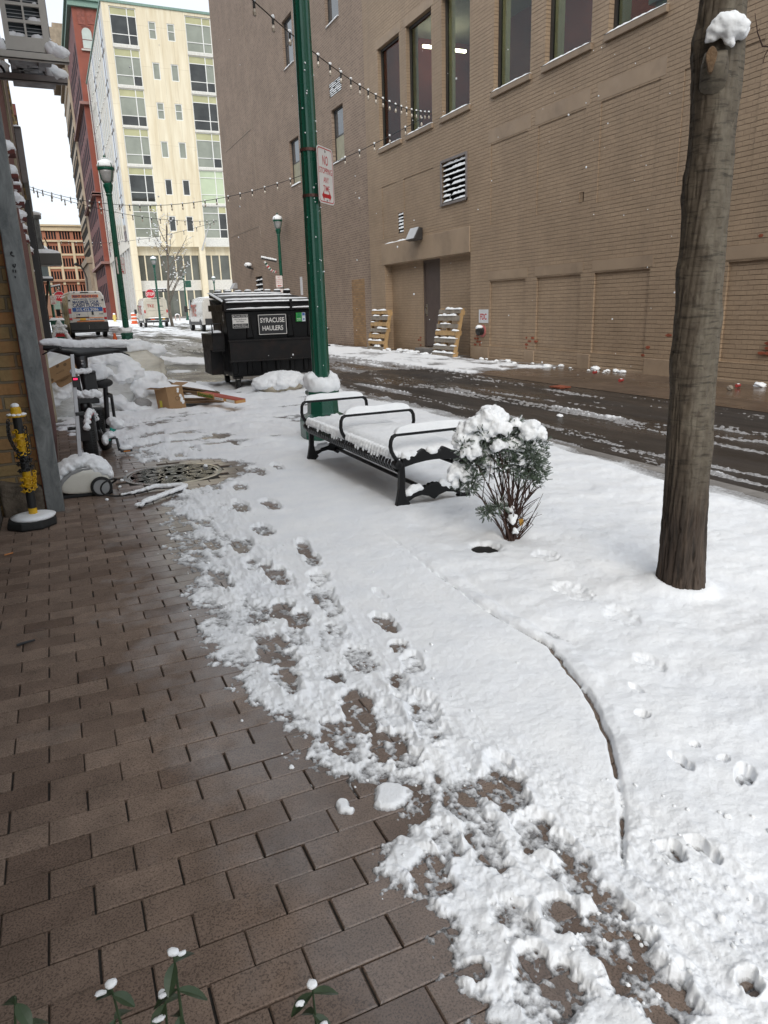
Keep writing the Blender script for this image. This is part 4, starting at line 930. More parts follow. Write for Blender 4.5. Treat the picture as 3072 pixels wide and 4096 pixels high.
b = MB(); b.box(-.186, 4.86, -.02, -.082, 4.98, 3.25); b.box(-.20, 4.845, 3.25, -.07, 4.99, 3.32); b.box(-.183, 4.865, 3.32, -.085, 4.975, 6.8); b.build('corner_post', M['steel_post'], LB, bevel=.006)
b = MB(); b.box(-.192, 4.9, 0, -.187, 4.925, 7); b.build('red_edge', plain('red_mastic', (.22, .06, .035), .8, var=.3, scale=20), LB)
b = MB(); c_ = at_y(22, 1022, 4.855)
def scrawl(pts): b.tube([at_y(px, py, 4.858) for px, py in pts], .0035, 5)
scrawl([(46, 1014), (49, 1010), (47, 1007), (42, 1012), (44, 1020), (52, 1024), (58, 1024)]); scrawl([(52, 1056), (53, 1066), (57, 1070), (61, 1064), (61, 1055)]); scrawl([(60, 1104), (62, 1112)]); scrawl([(52, 1078), (53, 1090)]); scrawl([(62, 1080), (63, 1090)])
b.build('scrawl', M['sign_black'], LB)
# facade beyond the pier, seen along its face
b = MB(); b.box(-1.6, 5.6, -.2, -.104, 10.2, 7.2); b.build('red_wall', M['left_red'], LB)
b = MB(); b.box(-.104, 9.2, 0, -.084, 9.8, 4.6); b.build('pilaster', M['left_cream'], LB)
b = MB(); b.box(-1.6, 10.2, -.2, -.11, 18, 7.0); b.build('brown_wall', plain('brown_wall', (.13, .075, .055), .8, var=.2, scale=6), LB)
b = MB(); b.box(-.11, 13.5, 0, -.02, 14.2, 3.0); b.box(-.11, 16.5, 0, .0, 17.2, 3.1); split_build(b, 'dark_pipe', M['bronze'], LB, .1)
b = MB(); b.box(-1.6, 18, -.2, -.08, 30, 6.3); b.build('yellow_wall', M['yellow_brick_y'], LB)
b = MB(); b.box(-1.6, -1, 7.0, -.10, 30, 7.1); b.build('roof', M['concrete'], LB)
b = MB()
for i, (px, py) in enumerate(((66, 800), (80, 862), (84, 911), (96, 954), (113, 1003), (118, 1082), (24, 592), (40, 690), (52, 735))):
    y_ = 6.4+i*.9 if i < 6 else 5.6+.5*(i-6); q = at_y(px, py, y_); wx = max(.05, q.x+.02*y_*.0+.16)
    b.box(-.13, y_-.08, q.z-.045, q.x+.05, y_+.08, q.z-.02)
split_build(b, 'ledge', M['left_red'], LB, .03)
b = MB()
for i, (px, py) in enumerate(((66, 800), (80, 862), (84, 911), (96, 954), (113, 1003), (118, 1082), (24, 592), (40, 690), (52, 735))):
    y_ = 6.4+i*.9 if i < 6 else 5.6+.5*(i-6); q = at_y(px, py, y_)
    b.blob((q.x-.02, y_, q.z), (.075, .1, .055), .25, 2, i+1); b.blob((q.x-.07, y_, q.z+.02), (.06, .1, .06), .25, 2, i+11)
split_build(b, 'ledge_snow', M['snow'], LB, .01, smooth=True)
# the yellow brick building further along, with its dark latticed pier
LY = thing('brick_building', 'yellow brick building with a red parapet edge beyond the hanging box sign', 'building', (-.1, 45, 0))
b = MB(); b.box(-8, 30.2, -.2, -.06, 62, 7.9); b.build('wall', M['yellow_brick_y'], LY)
b = MB(); b.box(-8, 30.0, 7.9, -.02, 62, 8.25); b.build('parapet', M['left_red'], LY)
q0 = at_y(170, 1165, 27); q1 = at_y(196, 1375, 27)
LP = thing('brick_pier', 'dark brick pier with snow in its joints between the facade and the parked van', 'pier', (q1.x, 27, 0))
b = MB(); b.box(-.3, 27, -.1, q1.x, 28.5, 2.25); b.build('shaft', brick('dark_brick', (.035, .025, .022), (.05, .03, .025), (.42, .41, .40), 'xz', .28, .13, .022, bump=.5), LP)
b = MB(); b.drift((-.3, 26.95, 2.25), (q1.x+.34, 0, 0), (0, 1.6, 0), 16, 16, .12, 4, .4, 3, 2); b.build('snow_cap', M['snow'], LP, smooth=True)
# duct with snow
q = at_y(142, 905, 34); DU = thing('duct', 'grey vertical duct with a snowy cap on the yellow facade', 'duct', (q.x, 34, q.z))
b = MB(); zt_ = q.z+.35; b.lathe([(.17, -1.0), (.17, .28)], (q.x, 34, q.z), 14); b.lathe([(.26, .28), (.27, .40)], (q.x, 34, q.z), 14); b.tube([(q.x, 34, q.z-1.0), (q.x-.05, 34, q.z-1.25), (-.06, 34, q.z-1.35)], .17, 12); b.build('pipe', M['steel_post'], DU)
b = MB(); b.blob((q.x, 34, q.z+.46), (.28, .28, .11), .2, 2, 3); b.build('snow_cap', M['snow'], DU, smooth=True)
b = MB()
for k_ in range(4): b.tube([at_y(130, 865+k_*6, 36), at_y(148, 866+k_*6, 36)], .012, 5)
for px in (131, 147): b.tube([at_y(px, 863, 36), at_y(px+3, 890, 36)], .014, 5)
tag(b.build('railing', M['bronze']), 'small dark metal railing at the roof edge above the duct', 'railing')
# long sign board along the facade
SB = thing('sign_board', 'long grey sign board running along the upper left facade', 'sign board', (-.03, 20, 4.5))
za = CAM_Z+.209*17.5; b = MB(); b.box(-.10, 17.5, za-.95, .01, 30.0, za); b.build('board', plain('grey_board', (.13, .135, .135), .5, var=.2, scale=2, dirt=(.07, .07, .07)), SB, bevel=.01)
b = MB(); b.box(-.10, 17.45, za-1.0, .02, 17.52, za+.02); b.box(-.1, 17.5, za, .025, 30, za+.03); b.build('trim', M['frame_grey'], SB)
b = MB(); b.drift((-.14, 17.4, za+.03), (.16, 0, 0), (0, 4, 0), 6, 40, .12, 4, .7, 3, 4); b.build('snow_cap', M['snow'], SB, smooth=True)
b = MB(); b.tube([at_y(108, 850, 29), at_y(103, 925, 29)], .045, 6); b.build('bracket', M['bronze'], SB)
# hanging box sign
yB = 18.6; A = at_y(109, 1012, yB); Bq = at_y(243, 1012, yB); C_ = at_y(243, 1058, yB)
HB = thing('box_sign', 'blank dark grey box sign with snow on top jutting from the left facade', 'box sign', (A.x, yB, C_.z))
b = MB(); b.box(A.x-.1, yB, C_.z, Bq.x, yB+.55, A.z); b.build('cabinet', plain('grey_cabinet', (.10, .098, .092), .55, var=.08, scale=2), HB, bevel=.01)
b = MB(); b.box(A.x-.09, yB+.02, C_.z-.012, Bq.x-.02, yB+.53, C_.z-.002); b.build('underside', plain('pale_underside', (.33, .34, .36), .4), HB)
b = MB(); b.drift((A.x+.02, yB+.01, A.z-.004), (Bq.x-A.x-.03, 0, 0), (0, .53, 0), 40, 16, .09, 4, .5, 5, 6); b.build('snow_cap', M['snow'], HB, smooth=True)
b = MB(); b.tube([(Bq.x-.15, yB+.3, A.z), at_y(176, 950, yB+.3)], .012, 5); b.tube([(Bq.x-.3, yB+.3, A.z), at_y(163, 958, yB+.3)], .012, 5); b.build('stay', M['bronze'], HB)
# blue grey meter box on a bracket
yM = 24.; a_ = at_y(153, 1080, yM); c_ = at_y(198, 1110, yM)
MBx = thing('meter_box', 'pale blue grey box on a snowy bracket shelf below the box sign', 'box', (a_.x, yM, c_.z))
b = MB(); b.box(a_.x, yM, c_.z, c_.x, yM+.4, a_.z+.15); b.build('cabinet', plain('blue_grey', (.25, .31, .32), .5), MBx, bevel=.01)
b = MB(); e_ = at_y(214, 1118, yM); b.box(-.1, yM-.05, e_.z-.03, e_.x, yM+.5, e_.z+.03); b.tube([(-.08, yM+.1, e_.z-1.0), (e_.x-.15, yM+.1, e_.z-.03)], .035, 6); b.build('shelf', M['bronze'], MBx)
b = MB(); b.drift((-.1, yM-.06, e_.z+.03), (e_.x+.1, 0, 0), (0, .55, 0), 24, 10, .08, 4, .5, 6, 3); b.build('snow_cap', M['snow'], MBx, smooth=True)
# ---------------------------------------------------------- the two air conditioners
M['ac'] = plain('ac_paint', (.50, .48, .43), .45, var=.08, scale=3, dirt=(.30, .28, .25), dirt_amt=.5)
M['ac_under'] = plain('ac_galvanised', (.30, .30, .31), .5, metal=.3, var=.35, scale=9)
AC = thing('air_conditioner', 'large beige air conditioner with a gridded coil opening and snow behind its grille', 'air conditioner', (.15, 8.05, 3.5))
yA = 8.0
def AP(px, py, y=yA): return at_y(px, py, y)
xl_ = AP(28, 215).x; xr_ = AP(207, 215).x; zb_ = AP(120, 205).z
b = MB(); y2_ = yA+.16; zt_ = zb_+1.5
xs_ = [xl_, xl_+.045, xl_+.045+(xr_-xl_-.10)*.47, xl_+.045+(xr_-xl_-.10)*.53, xr_-.055, xr_]
gz = [zb_+.10+i*.135 for i in range(11)]
hl = [(xs_[1], xs_[2], z+.012, z+.122, .02) for z in gz]+[(xs_[3], xs_[4], z+.012, z+.122, .02) for z in gz]
wall_holes(b, yA, xl_, xr_, zb_, zt_, hl, .02, 'y')
b.quad((xr_, yA, zb_), (xr_, yA+.40, zb_), (xr_, yA+.40, zt_), (xr_, yA, zt_)); b.quad((xl_, yA, zb_), (xl_, yA, zt_), (xl_, yA+.40, zt_), (xl_, yA+.40, zb_)); b.quad((xl_, yA+.4, zb_), (xl_, yA+.4, zt_), (xr_, yA+.4, zt_), (xr_, yA+.4, zb_)); b.quad((xl_, yA, zt_), (xr_, yA, zt_), (xr_, yA+.4, zt_), (xl_, yA+.4, zt_))
b.build('casing', M['ac'], AC)
b = MB(); b.quad((xl_, yA+.06, zb_), (xr_, yA+.06, zb_), (xr_, yA+.06, zt_), (xl_, yA+.06, zt_)); b.build('coil', plain('coil_dark', (.012, .022, .026), .4), AC)
b = MB()
for z in gz:
    for q in range(1, 4): b.box(xs_[1]-.01, yA+.045, z+.012+q*.028, xs_[4]+.01, yA+.05, z+.012+q*.028+.004)
b.build('fin', plain('coil_fin', (.35, .36, .36), .4, metal=.5), AC)
b = MB(); b.box(xl_+.01, yA+.01, zb_-.01, xr_-.01, yA+.39, zb_-.001); b.box(xl_+.02, yA+.02, zb_-.05, xl_+.06, yA+.38, zb_-.01); b.box(xr_-.12, yA+.02, zb_-.05, xr_-.06, yA+.38, zb_-.01); b.build('base_pan', M['ac_under'], AC)
b = MB()
for i, (fx, z, s_) in enumerate(((.25, gz[0], 1), (.8, gz[0], .9), (.78, gz[1], .9), (.85, gz[2], .4), (.86, gz[3], .5))):
    x_ = xl_+(xr_-xl_)*fx; b.blob((x_-.03, yA+.03, z+.02), (.05*s_, .02, .035*s_), .3, 3, i); b.blob((x_+.03, yA+.03, z+.02), (.06*s_, .02, .028*s_), .3, 3, i+9)
split_build(b, 'grille_snow', M['snow'], AC, .01, smooth=True)
A2 = thing('air_conditioner', 'second air conditioner seen from below on the rear bracket behind the beige gridded one', 'air conditioner', (.2, 8.7, 3.45))
b = MB(); xl2, xr2 = AP(48, 300, 8.75).x, AP(222, 300, 8.75).x; zb2 = AP(120, 312, 8.75).z
b.box(xl2, 8.72, zb2, xr2, 9.1, zb2+.8); b.build('casing', M['ac_under'], A2, bevel=.008)
b = MB(); rr = random.Random(4)
for i in range(14):
    x_ = xl2+rr.uniform(.03, .8)*(xr2-xl2); z_ = zb2+rr.uniform(.01, .16); b.box(x_, 8.714, z_, x_+rr.uniform(.03, .12), 8.719, z_+rr.uniform(.015, .05))
b.build('louvre', plain('ac_patch', (.42, .42, .43), .5, var=.3), A2)
for i, (y_, px, py, nm) in enumerate(((8.0, 278, 255, 'near grey wall bracket under the beige air conditioner'), (8.68, 272, 338, 'rear grey wall bracket under the second air conditioner'))):
    e_ = AP(px, py, y_); t_ = thing('wall_bracket', nm, 'bracket', (0, y_, e_.z))
    b = MB(); b.box(-.5, y_-.035, e_.z-.0, e_.x, y_+.0, e_.z+.055); b.box(-.5, y_-.035, e_.z+.0, e_.x, y_+.05, e_.z+.008); b.build('arm', M['ac'] if i == 0 else M['frame_grey'], t_, bevel=.004)
    b = MB(); b.box(xl_-.02, y_+.0, e_.z+.056, e_.x-.09, y_+.04, e_.z+.066); b.build('rubber_pad', M['sign_black'], t_)
    b = MB(); b.blob((e_.x-.07, y_+.0, e_.z+.08), (.085, .06, .06), .2, 2, i+2); b.blob((e_.x-.13, y_+.02, e_.z+.10), (.07, .06, .075), .2, 2, i+7); b.blob((xl_-.12, y_+.0, e_.z+.1), (.12, .07, .07), .2, 2, i+4); split_build(b, 'snow_cap', M['snow'], t_, .01, smooth=True)
b = MB(); q = [AP(0, 160, 8.1), AP(8, 175, 8.1), AP(18, 190, 8.1), AP(27, 200, 8.1)]; b.tube(q, .035, 8); tag(b.build('pipe', M['sign_black']), 'thick black insulated pipe running into the beige air conditioner', 'pipe'); b = MB(); b.tube([AP(0, 262, 8.3), AP(12, 275, 8.3), AP(20, 292, 8.3)], .012, 6); tag(b.build('cable', M['sign_black']), 'thin black cable hanging at the wall below the beige air conditioner', 'cable')
# ================================================================== lamp posts
M['green'] = plain('lamp_green', (.004, .075, .045), .30, var=.12, scale=3, coat=.35, dirt=(.012, .05, .036), dirt_amt=.4)
M['lamp_glass'] = glassy('lamp_glass', (.33, .33, .33), .15, .25, 6)
def fluted(mb, r0, r1, z0, z1, c, n=12):
    V = []; F = []; k = n*2
    for r, z in ((r0, z0), (r1, z1)):
        for j in range(k):
            a = 2*math.pi*j/k; q = r*(1.0 if j % 2 == 0 else .93); V.append((c[0]+q*math.cos(a), c[1]+q*math.sin(a), z))
    for j in range(k): F.append((j, (j+1) % k, k+(j+1) % k, k+j))
    F += [tuple(range(k))[::-1], tuple(range(k, 2*k))]; mb.add(V, F)
def lamp_post(x, y, top, label, s=1.0, snow=True, base_snow=True, head=True, wide=1.0):
    z0 = zg(y)-.02; t = thing('street_lamp', label, 'street lamp', (x, y, z0), 0, 'green street lamps')
    h = top-z0; c = (x, y, z0)
    g = MB(); kz = 1.4 if wide > 1 else 1; g.lathe([(.225*wide, -.1), (.225*wide, .20*kz), (.215*wide, .24*kz), (.150*wide**.5, .27*kz), (.142*wide**.5, .43*kz), (.160*wide**.5, .45*kz), (.160*wide**.5, .475*kz), (.12, .50*kz), (.10, .56*kz)], c, 8, .5); g.build('base', M['green'], t, bevel=.006)
    g = MB(); zp = h-.95*s
    fluted(g, .083*s, .066*s, z0+.54*kz, z0+zp, c); g.build('pole', M['green'], t)
    if head:
        g = MB(); g.lathe([(.075*s, zp-.03*s), (.085*s, zp), (.07*s, zp+.03*s), (.085*s, zp+.06*s), (.12*s, zp+.20*s), (.125*s, zp+.24*s), (.10*s, zp+.27*s)], c, 16); g.build('capital', M['green'], t, smooth=False)
        g = MB(); z_ = zp+.27*s; g.lathe([(.10*s, z_), (.15*s, z_+.08*s), (.185*s, z_+.26*s), (.19*s, z_+.32*s)], c, 20); g.build('globe', M['lamp_glass'], t, smooth=True)
        g = MB(); g.lathe([(.195*s, z_+.30*s), (.215*s, z_+.32*s), (.215*s, z_+.36*s), (.19*s, z_+.38*s)], c, 24)
        for q in range(4):
            a = q*math.pi/2+.6; ca, sa = math.cos(a), math.sin(a)
            g.tube([(x+ca*r*s, y+sa*r*s, z0+z) for r, z in ((.11, z_+.0*s), (.17, z_+.06*s), (.215, z_+.22*s), (.235, z_+.36*s), (.21, z_+.46*s), (.18, z_+.40*s))], .011*s, 5)
        g.build('cage', M['green'], t)
        g = MB(); zc_ = h-(z_+.36*s); g.lathe([(.20*s, z_+.36*s), (.17*s, z_+.46*s), (.07*s, h-.10*s), (.03*s, h-.08*s), (.035*s, h-.05*s), (.03*s, h-.02*s), (.006, h)], c, 20); g.build('cap', M['green'], t)
        if snow:
            g = MB(); g.lathe([(.215*s, z_+.375*s), (.22*s, z_+.41*s), (.18*s, z_+.52*s), (.10*s, h-.13*s), (.045*s, h-.08*s), (.02, h-.07*s)], c, 20); o = g.build('snow_cap', M['snow'], t, smooth=True)
    if base_snow:
        g = MB()
        for i in range(10):
            a = i*.628; g.blob((x+.10*math.cos(a), y+.10*math.sin(a), z0+.535*kz+(.03 if math.sin(a) > -.3 else -.01)), (.075, .075, .085), .3, 2.5, i+int(y))
        if wide > 1:
            for i in range(14): a = i*.449; g.blob((x+.20*wide*math.cos(a), y+.20*wide*math.sin(a), z0+.29*kz), (.11, .11, .09), .3, 2.5, i+30)
        snowify(g.build('base_snow', M['snow'], t), .018, .012, .05)
    return t
L1 = (2.245, 6.40)
L1T = lamp_post(*L1, 5.6, 'big green lamp post standing behind the bench, with a no stopping sign', 1.0)
g = MB(); rr = random.Random(2)
for i in range(26):
    a_ = rr.uniform(-2.6, -.4); z_ = rr.uniform(.9, 3.2); r_ = .083-.017*(z_-.6)/4; q = rr.uniform(.003, .009); g.blob((L1[0]+r_*math.cos(a_), L1[1]+r_*math.sin(a_), z_), (q, q, q*.9), .3, 2, i, 4)
g.build('snow_flecks', M['snow'], L1T, smooth=True)['kind'] = 'stuff'
p2 = gnd(517, 1411, .06); lamp_post(p2.x, p2.y, vnear(410, 618, p2).z, 'green lamp post with snowy stepped base beside the lettered delivery van', 1.12, wide=1.5)
lamp_post(*at_y(644, 1307, 64).xy, at_y(612, 1019, 64).z, 'green lamp post in front of the white van with red initials', 1.15, base_snow=False)
q = at_y(1130, 1180, 28.4); lamp_post(q.x, 28.4, at_y(1096, 850, 28.4).z, 'green lamp post against the mauve wall with a bracket arm and garland', .86, base_snow=False)
q5 = at_y(750, 1262, 84); lamp_post(q5.x, 84, at_y(733, 1074, 84).z, 'distant green lamp post with a traffic signal box, in front of the cream block', 1.15, base_snow=False, snow=False)
q6 = at_y(862, 1200, 85); lamp_post(q6.x, 85, at_y(846, 1101, 85).z, 'farthest green lamp post at the right end of the cream block', 1.0, base_snow=False)
q7 = at_y(212, 1240, 52); lamp_post(q7.x, 52, 5.6, 'green lamp post by the green bin, half hidden behind the left facade', 1.1, base_snow=False)
# arms with garlands
def arm(px0, py0, px1, py1, g0, g1, y, label, cat='bracket arm'):
    t = thing('banner_arm', label, cat, at_y(px1, py1, y)); g = MB(); a_, c_ = at_y(px0, py0, y), at_y(px1, py1, y); g.tube([a_, c_], .035, 6); g.build('bar', M['bronze'], t)
    g = MB(); d = (c_-a_); 
    for i in range(9): g.blob(a_+d*((i+.5)/9)+Vector((0, 0, .05)), (d.length/14, .05, .045), .2, 2, i)
    g.build('snow_cap', M['snow'], t, smooth=True)
    g = MB(); a_, c_ = at_y(*g0, y), at_y(*g1, y); d = c_-a_; ms = [M['sign_white'], M['green'], M['sign_red']]
    for i in range(12):
        g.cur = (0, 1, 0, 2)[i % 4]; g.tube([a_+d*(i/12)+Vector((0, 0, -.5*math.sin(math.pi*i/12)*.2)), a_+d*((i+1)/12)+Vector((0, 0, -.5*math.sin(math.pi*(i+1)/12)*.2))], .045, 6)
    g.build('garland', ms, t)
arm(1045, 1033, 1106, 1046, (1058, 1046), (1104, 1088), 28.35, 'snow-topped banner arm with striped garland on the lamp against the mauve wall')
arm(240, 1142, 203, 1149, (236, 1150), (208, 1175), 51.9, 'snow-topped banner arm with pale garland on the lamp by the green bin')
sb = MB(); q = at_y(753, 1136, 83.8); sb.box(q.x-.35, 83.4, q.z-.35, q.x+.25, 83.8, q.z+.35); tag(sb.build('signal_box', plain('signal_green', (.01, .08, .05), .5), bevel=.05), 'dark green pedestrian signal box on the distant lamp post', 'signal box')
# ================================================================== signs
def rrect(w_, h_, r, n=5):
    P = []
    for cx, cy, a0 in ((w_/2-r, h_/2-r, 0), (-w_/2+r, h_/2-r, 90), (-w_/2+r, -h_/2+r, 180), (w_/2-r, -h_/2+r, 270)):
        for i in range(n+1): a = R(a0+90*i/n); P.append((cx+r*math.cos(a), cy+r*math.sin(a)))
    return P
def plate(mb, c, u, v, pts, t0, t1):
    u = Vector(u).normalized(); v = Vector(v).normalized(); n = u.cross(v); c = Vector(c)
    mb.hexa([c+u*x+v*y+n*t0 for x, y in pts], [c+u*x+v*y+n*t1 for x, y in pts])
def ring(mb, c, u, v, pa, pb, t0):
    u = Vector(u).normalized(); v = Vector(v).normalized(); n = u.cross(v); c = Vector(c); k = len(pa)
    V = [c+u*x+v*y+n*t0 for x, y in pa]+[c+u*x+v*y+n*t0 for x, y in pb]; mb.add(V, [(i, (i+1) % k, k+(i+1) % k, k+i) for i in range(k)])
def parking_sign(c, u, w_, h_, lines, label, arrow='both', dirty=False):
    v = (0, 0, 1); t = thing('parking_sign', label, 'sign', c, 0, 'no stopping signs')
    g = MB(); plate(g, c, u, v, rrect(w_, h_, .04*h_/.46), -.002, .001); g.build('plate', M['sign_white'], t)
    g = MB(); s_ = h_/.46; ring(g, c, u, v, rrect(w_-.022*s_, h_-.022*s_, .034*s_), rrect(w_-.036*s_, h_-.036*s_, .028*s_), .0018)
    U = Vector(u).normalized(); W = Vector(v)
    for tx, dy, hh, ww in lines: g.text(tx, Vector(c)+W*dy*h_, u, v, hh*h_, ww*w_, .006, .0018)
    cc = Vector(c)-W*.36*h_; n = U.cross(W)
    if arrow:
        a = .30*w_; k = .018*h_/.46*1.5; P = [(-a, 0), (-a*.55, k*1.6), (-a*.55, k*.6), (a*.55, k*.6), (a*.55, k*1.6), (a, 0), (a*.55, -k*1.6), (a*.55, -k*.6), (-a*.55, -k*.6), (-a*.55, -k*1.6)]
        if arrow == 'left': P = [(-a, 0), (-a*.55, k*1.6), (-a*.55, k*.6), (a, k*.6), (a, -k*.6), (-a*.55, -k*.6), (-a*.55, -k*1.6)]
        Q = lambda pts: g.add([cc+U*x+W*y+n*.0018 for x, y in pts], [tuple(range(len(pts)))])
        Q([(-a, 0), (-a*.55, -k*1.6), (-a*.55, k*1.6)]); Q([(-a*.55, -k*.6), (a*.55 if arrow == 'both' else a, -k*.6), (a*.55 if arrow == 'both' else a, k*.6), (-a*.55, k*.6)])
        if arrow == 'both': Q([(a, 0), (a*.55, k*1.6), (a*.55, -k*1.6)])
    g.build('lettering', M['sign_red'], t)
    g = MB()
    for dy in (.42, -.44): g.add([Vector(c)+W*dy*h_+n*.001+U*(.008*math.cos(i*1.047))+W*(.008*math.sin(i*1.047)) for i in range(6)]+[Vector(c)+W*dy*h_+n*.007+U*(.006*math.cos(i*1.047))+W*(.006*math.sin(i*1.047)) for i in range(6)], [(6, 7, 8, 9, 10, 11)]+[(i, (i+1) % 6, 6+(i+1) % 6, 6+i) for i in range(6)])
    split_build(g, 'bolt', M['frame_grey'], t, .02)
    return t
NS = [('NO', .27, .17, .34), ('STOPPING', .085, .105, .80), ('ANY', -.075, .105, .34), ('TIME', -.225, .105, .40)]
u1 = Vector((math.sin(R(47)), math.cos(R(47)), 0)); cl = vnear(1271, 693, (2.21, 6.28)); c1 = Vector((cl.x, cl.y, cl.z))+u1*.15
parking_sign(c1, u1, .30, .455, NS, 'no stopping any time sign strapped to the big lamp post behind the bench')
g = MB()
for py in (602, 785):
    z_ = vnear(1250, py, L1).z; g.lathe([(.079, -.012), (.080, -.012), (.080, .012), (.079, .012)], (*L1, z_), 20); g.tube([(L1[0]+.06, L1[1]-.04, z_), c1+Vector((0, 0, z_-c1.z))], .006, 5)
split_build(g, 'strap', plain('rusty_strap', (.12, .06, .05), .5, metal=.5), bpy.data.objects['parking_sign'], .03)
u2 = Vector((math.sin(R(52)), math.cos(R(52)), 0)); a2 = vnear(465, 1062, (p2.x-.02, p2.y-.12)); parking_sign(Vector(a2)+u2*.17, u2, .33, .48, NS, 'no stopping any time sign on the lamp beside the lettered delivery van')
c4 = at_y(1117, 1126, 28.25); parking_sign(c4, (1, -.1, 0), .27, .44, [('NO', .33, .13, .4), ('STOPPING', .15, .09, .8), ('HERE TO', 0, .09, .74), ('CORNER', -.14, .09, .7)], 'upper no stopping here to corner sign on the lamp against the mauve wall', 'left')
c5 = at_y(1121, 1176, 28.25); parking_sign(c5, (1, -.1, 0), .27, .40, [('NO', .30, .16, .4), ('STOPPING', .08, .10, .8), ('ANY', -.10, .10, .4), ('TIME', -.24, .10, .5)], 'lower no stopping sign just above the dumpster lid on the mauve wall lamp')
c6 = at_y(213, 1200, 51.7); parking_sign(c6, (1, 0, 0), .34, .55, NS, 'small parking sign on the lamp by the green bin')
def stop_sign(px, py, y, s_, label, post=True, zpost=0):
    c = at_y(px, py, y); t = thing('stop_sign', label, 'stop sign', (c.x, y, zg(y)), 0, 'stop signs'); u, v = (1, 0, 0), (0, 0, 1)
    O = lambda r: [(r*math.cos(R(22.5+45*i)), r*math.sin(R(22.5+45*i))) for i in range(8)]
    g = MB(); plate(g, c, u, v, O(s_), -.01, 0); g.build('plate', plain('stop_red', (.52, .012, .03), .4, var=.05), t)
    g = MB(); ring(g, c, u, v, O(s_*.985), O(s_*.92), .006); g.text('STOP', c, u, v, s_*.62, s_*1.5, .02, .006); g.build('lettering', M['sign_white'], t)
    g = MB(); g.tube([(c.x, y+.05, zg(y)-.2), (c.x, y+.05, c.z+s_)], .035, 6); g.build('post', M['frame_grey'], t)
stop_sign(239, 1186, 62, .42, 'red stop sign on a post left of the lettered delivery van')
stop_sign(601, 1176, 79, .50, 'red stop sign showing above the roof of the white van with red initials')
c = at_y(633, 1162, 80); SG = thing('street_sign', 'black street name sign with white lettering above the far stop sign', 'street sign', (c.x, 80, 0))
g = MB(); g.box(c.x-.85, 79.97, c.z-.17, c.x+.85, 80, c.z+.17); g.build('plate', M['sign_black'], SG)
g = MB(); g.text('E Fayette St', (c.x, 79.97, c.z), (1, 0, 0), (0, 0, 1), .20, 1.4, .015); g.build('lettering', M['sign_white'], SG)
g = MB(); g.drift((c.x-.85, 79.93, c.z+.17), (1.7, 0, 0), (0, .1, 0), 20, 5, .06, 3, .5, 3, 2); g.build('snow_cap', M['snow'], SG, smooth=True)
g = MB(); g.tube([(c.x, 80.05, -.1), (c.x, 80.05, c.z+.1)], .04, 6); g.build('post', M['frame_grey'], SG)
c = at_y(229, 1221, 56); GS = thing('road_sign', 'small pale green plate sign below the red stop sign', 'sign', (c.x, 56, 0))
g = MB(); g.box(c.x-.2, 55.98, c.z-.28, c.x+.2, 56, c.z+.28); g.build('plate', plain('pale_green_sign', (.42, .58, .5), .5), GS)
g = MB(); g.tube([(c.x, 56.04, -.1), (c.x, 56.04, c.z+.28)], .03, 6); g.build('post', M['frame_grey'], GS)
# cobra head street light
CB = thing('street_light', 'dark curved-arm street light rising in front of the orange block', 'street light', at_y(354, 1215, 130))
g = MB(); g.tube([at_y(px, py, 130) for px, py in ((357, 1262), (354, 1215), (350, 1150), (346, 1112), (338, 1090), (326, 1068), (312, 1058))], .13, 6); g.build('pole', M['bronze'], CB)
g = MB(); g.tube([at_y(px, py, 130) for px, py in ((312, 1058), (306, 1057), (296, 1058))], [.16, .3, .12], 6); g.build('lamp_head', M['bronze'], CB)
# ================================================================== string lights
M['cable'] = plain('black_cable', (.012, .012, .012), .5); M['bulb'] = glassy('bulb_glass', (.38, .33, .27), .05, .2)
def string(P0, P1, sag, n, label, s_=1.0, snow=True, pts=None):
    P0, P1 = Vector(P0), Vector(P1); t = thing('string_lights', label, 'string lights', P0, 0, 'festoon lights across the street')
    f = lambda a: P0.lerp(P1, a)-Vector((0, 0, sag*4*a*(1-a)))
    g = MB(); g.tube([f(i/60) for i in range(61)], .007*s_, 5); g.build('cable', M['cable'], t)
    s_ *= .85
    for i in range(n):
        q = f((i+.5)/n); g = MB(); g.cur = 0; g.lathe([(.016*s_, -.0*s_), (.018*s_, -.07*s_), (.014*s_, -.08*s_)], q, 8)
        g.cur = 1; g.lathe([(.012*s_, -.08*s_), (.026*s_, -.12*s_), (.022*s_, -.155*s_), (.006*s_, -.17*s_)], q, 8)
        if snow: g.cur = 2; g.blob(q+Vector((0, 0, .016*s_)), (.027*s_, .027*s_, .026*s_), .25, 2, i, 6)
        g.build('bulb', [M['cable'], M['bulb'], M['snow']], t)
E1 = Vector((X-.06, 16.30, 5.50))
dS = ray(1075, 48); yS = 6.2; dd = ray(880, -120)
string(E1, CO+dd*(7.5/dd.y), .30, 22, 'nearest string of snow-capped bulbs rising steeply past the big lamp post', .95)
e2 = ray(115, 746); string(E1+Vector((0, .05, -.02)), CO+e2*(28/e2.y), 1.18, 34, 'long string of bulbs crossing behind the no stopping sign to the left facade', 1.15)
e3 = ray(120, 758); e3b = ray(868, 882); string(CO+e3*(29/e3.y), CO+e3b*(38.2/e3b.y), .35, 19, 'string of bulbs from the left facade dipping across the cream block', 1.35)
e4 = ray(868, 886); e4b = ray(230, 962); string(CO+e4*(38.2/e4.y), CO+e4b*(60/e4b.y), .5, 16, 'faint far string of bulbs in front of the cream block, lowest of the strings', 1.4)
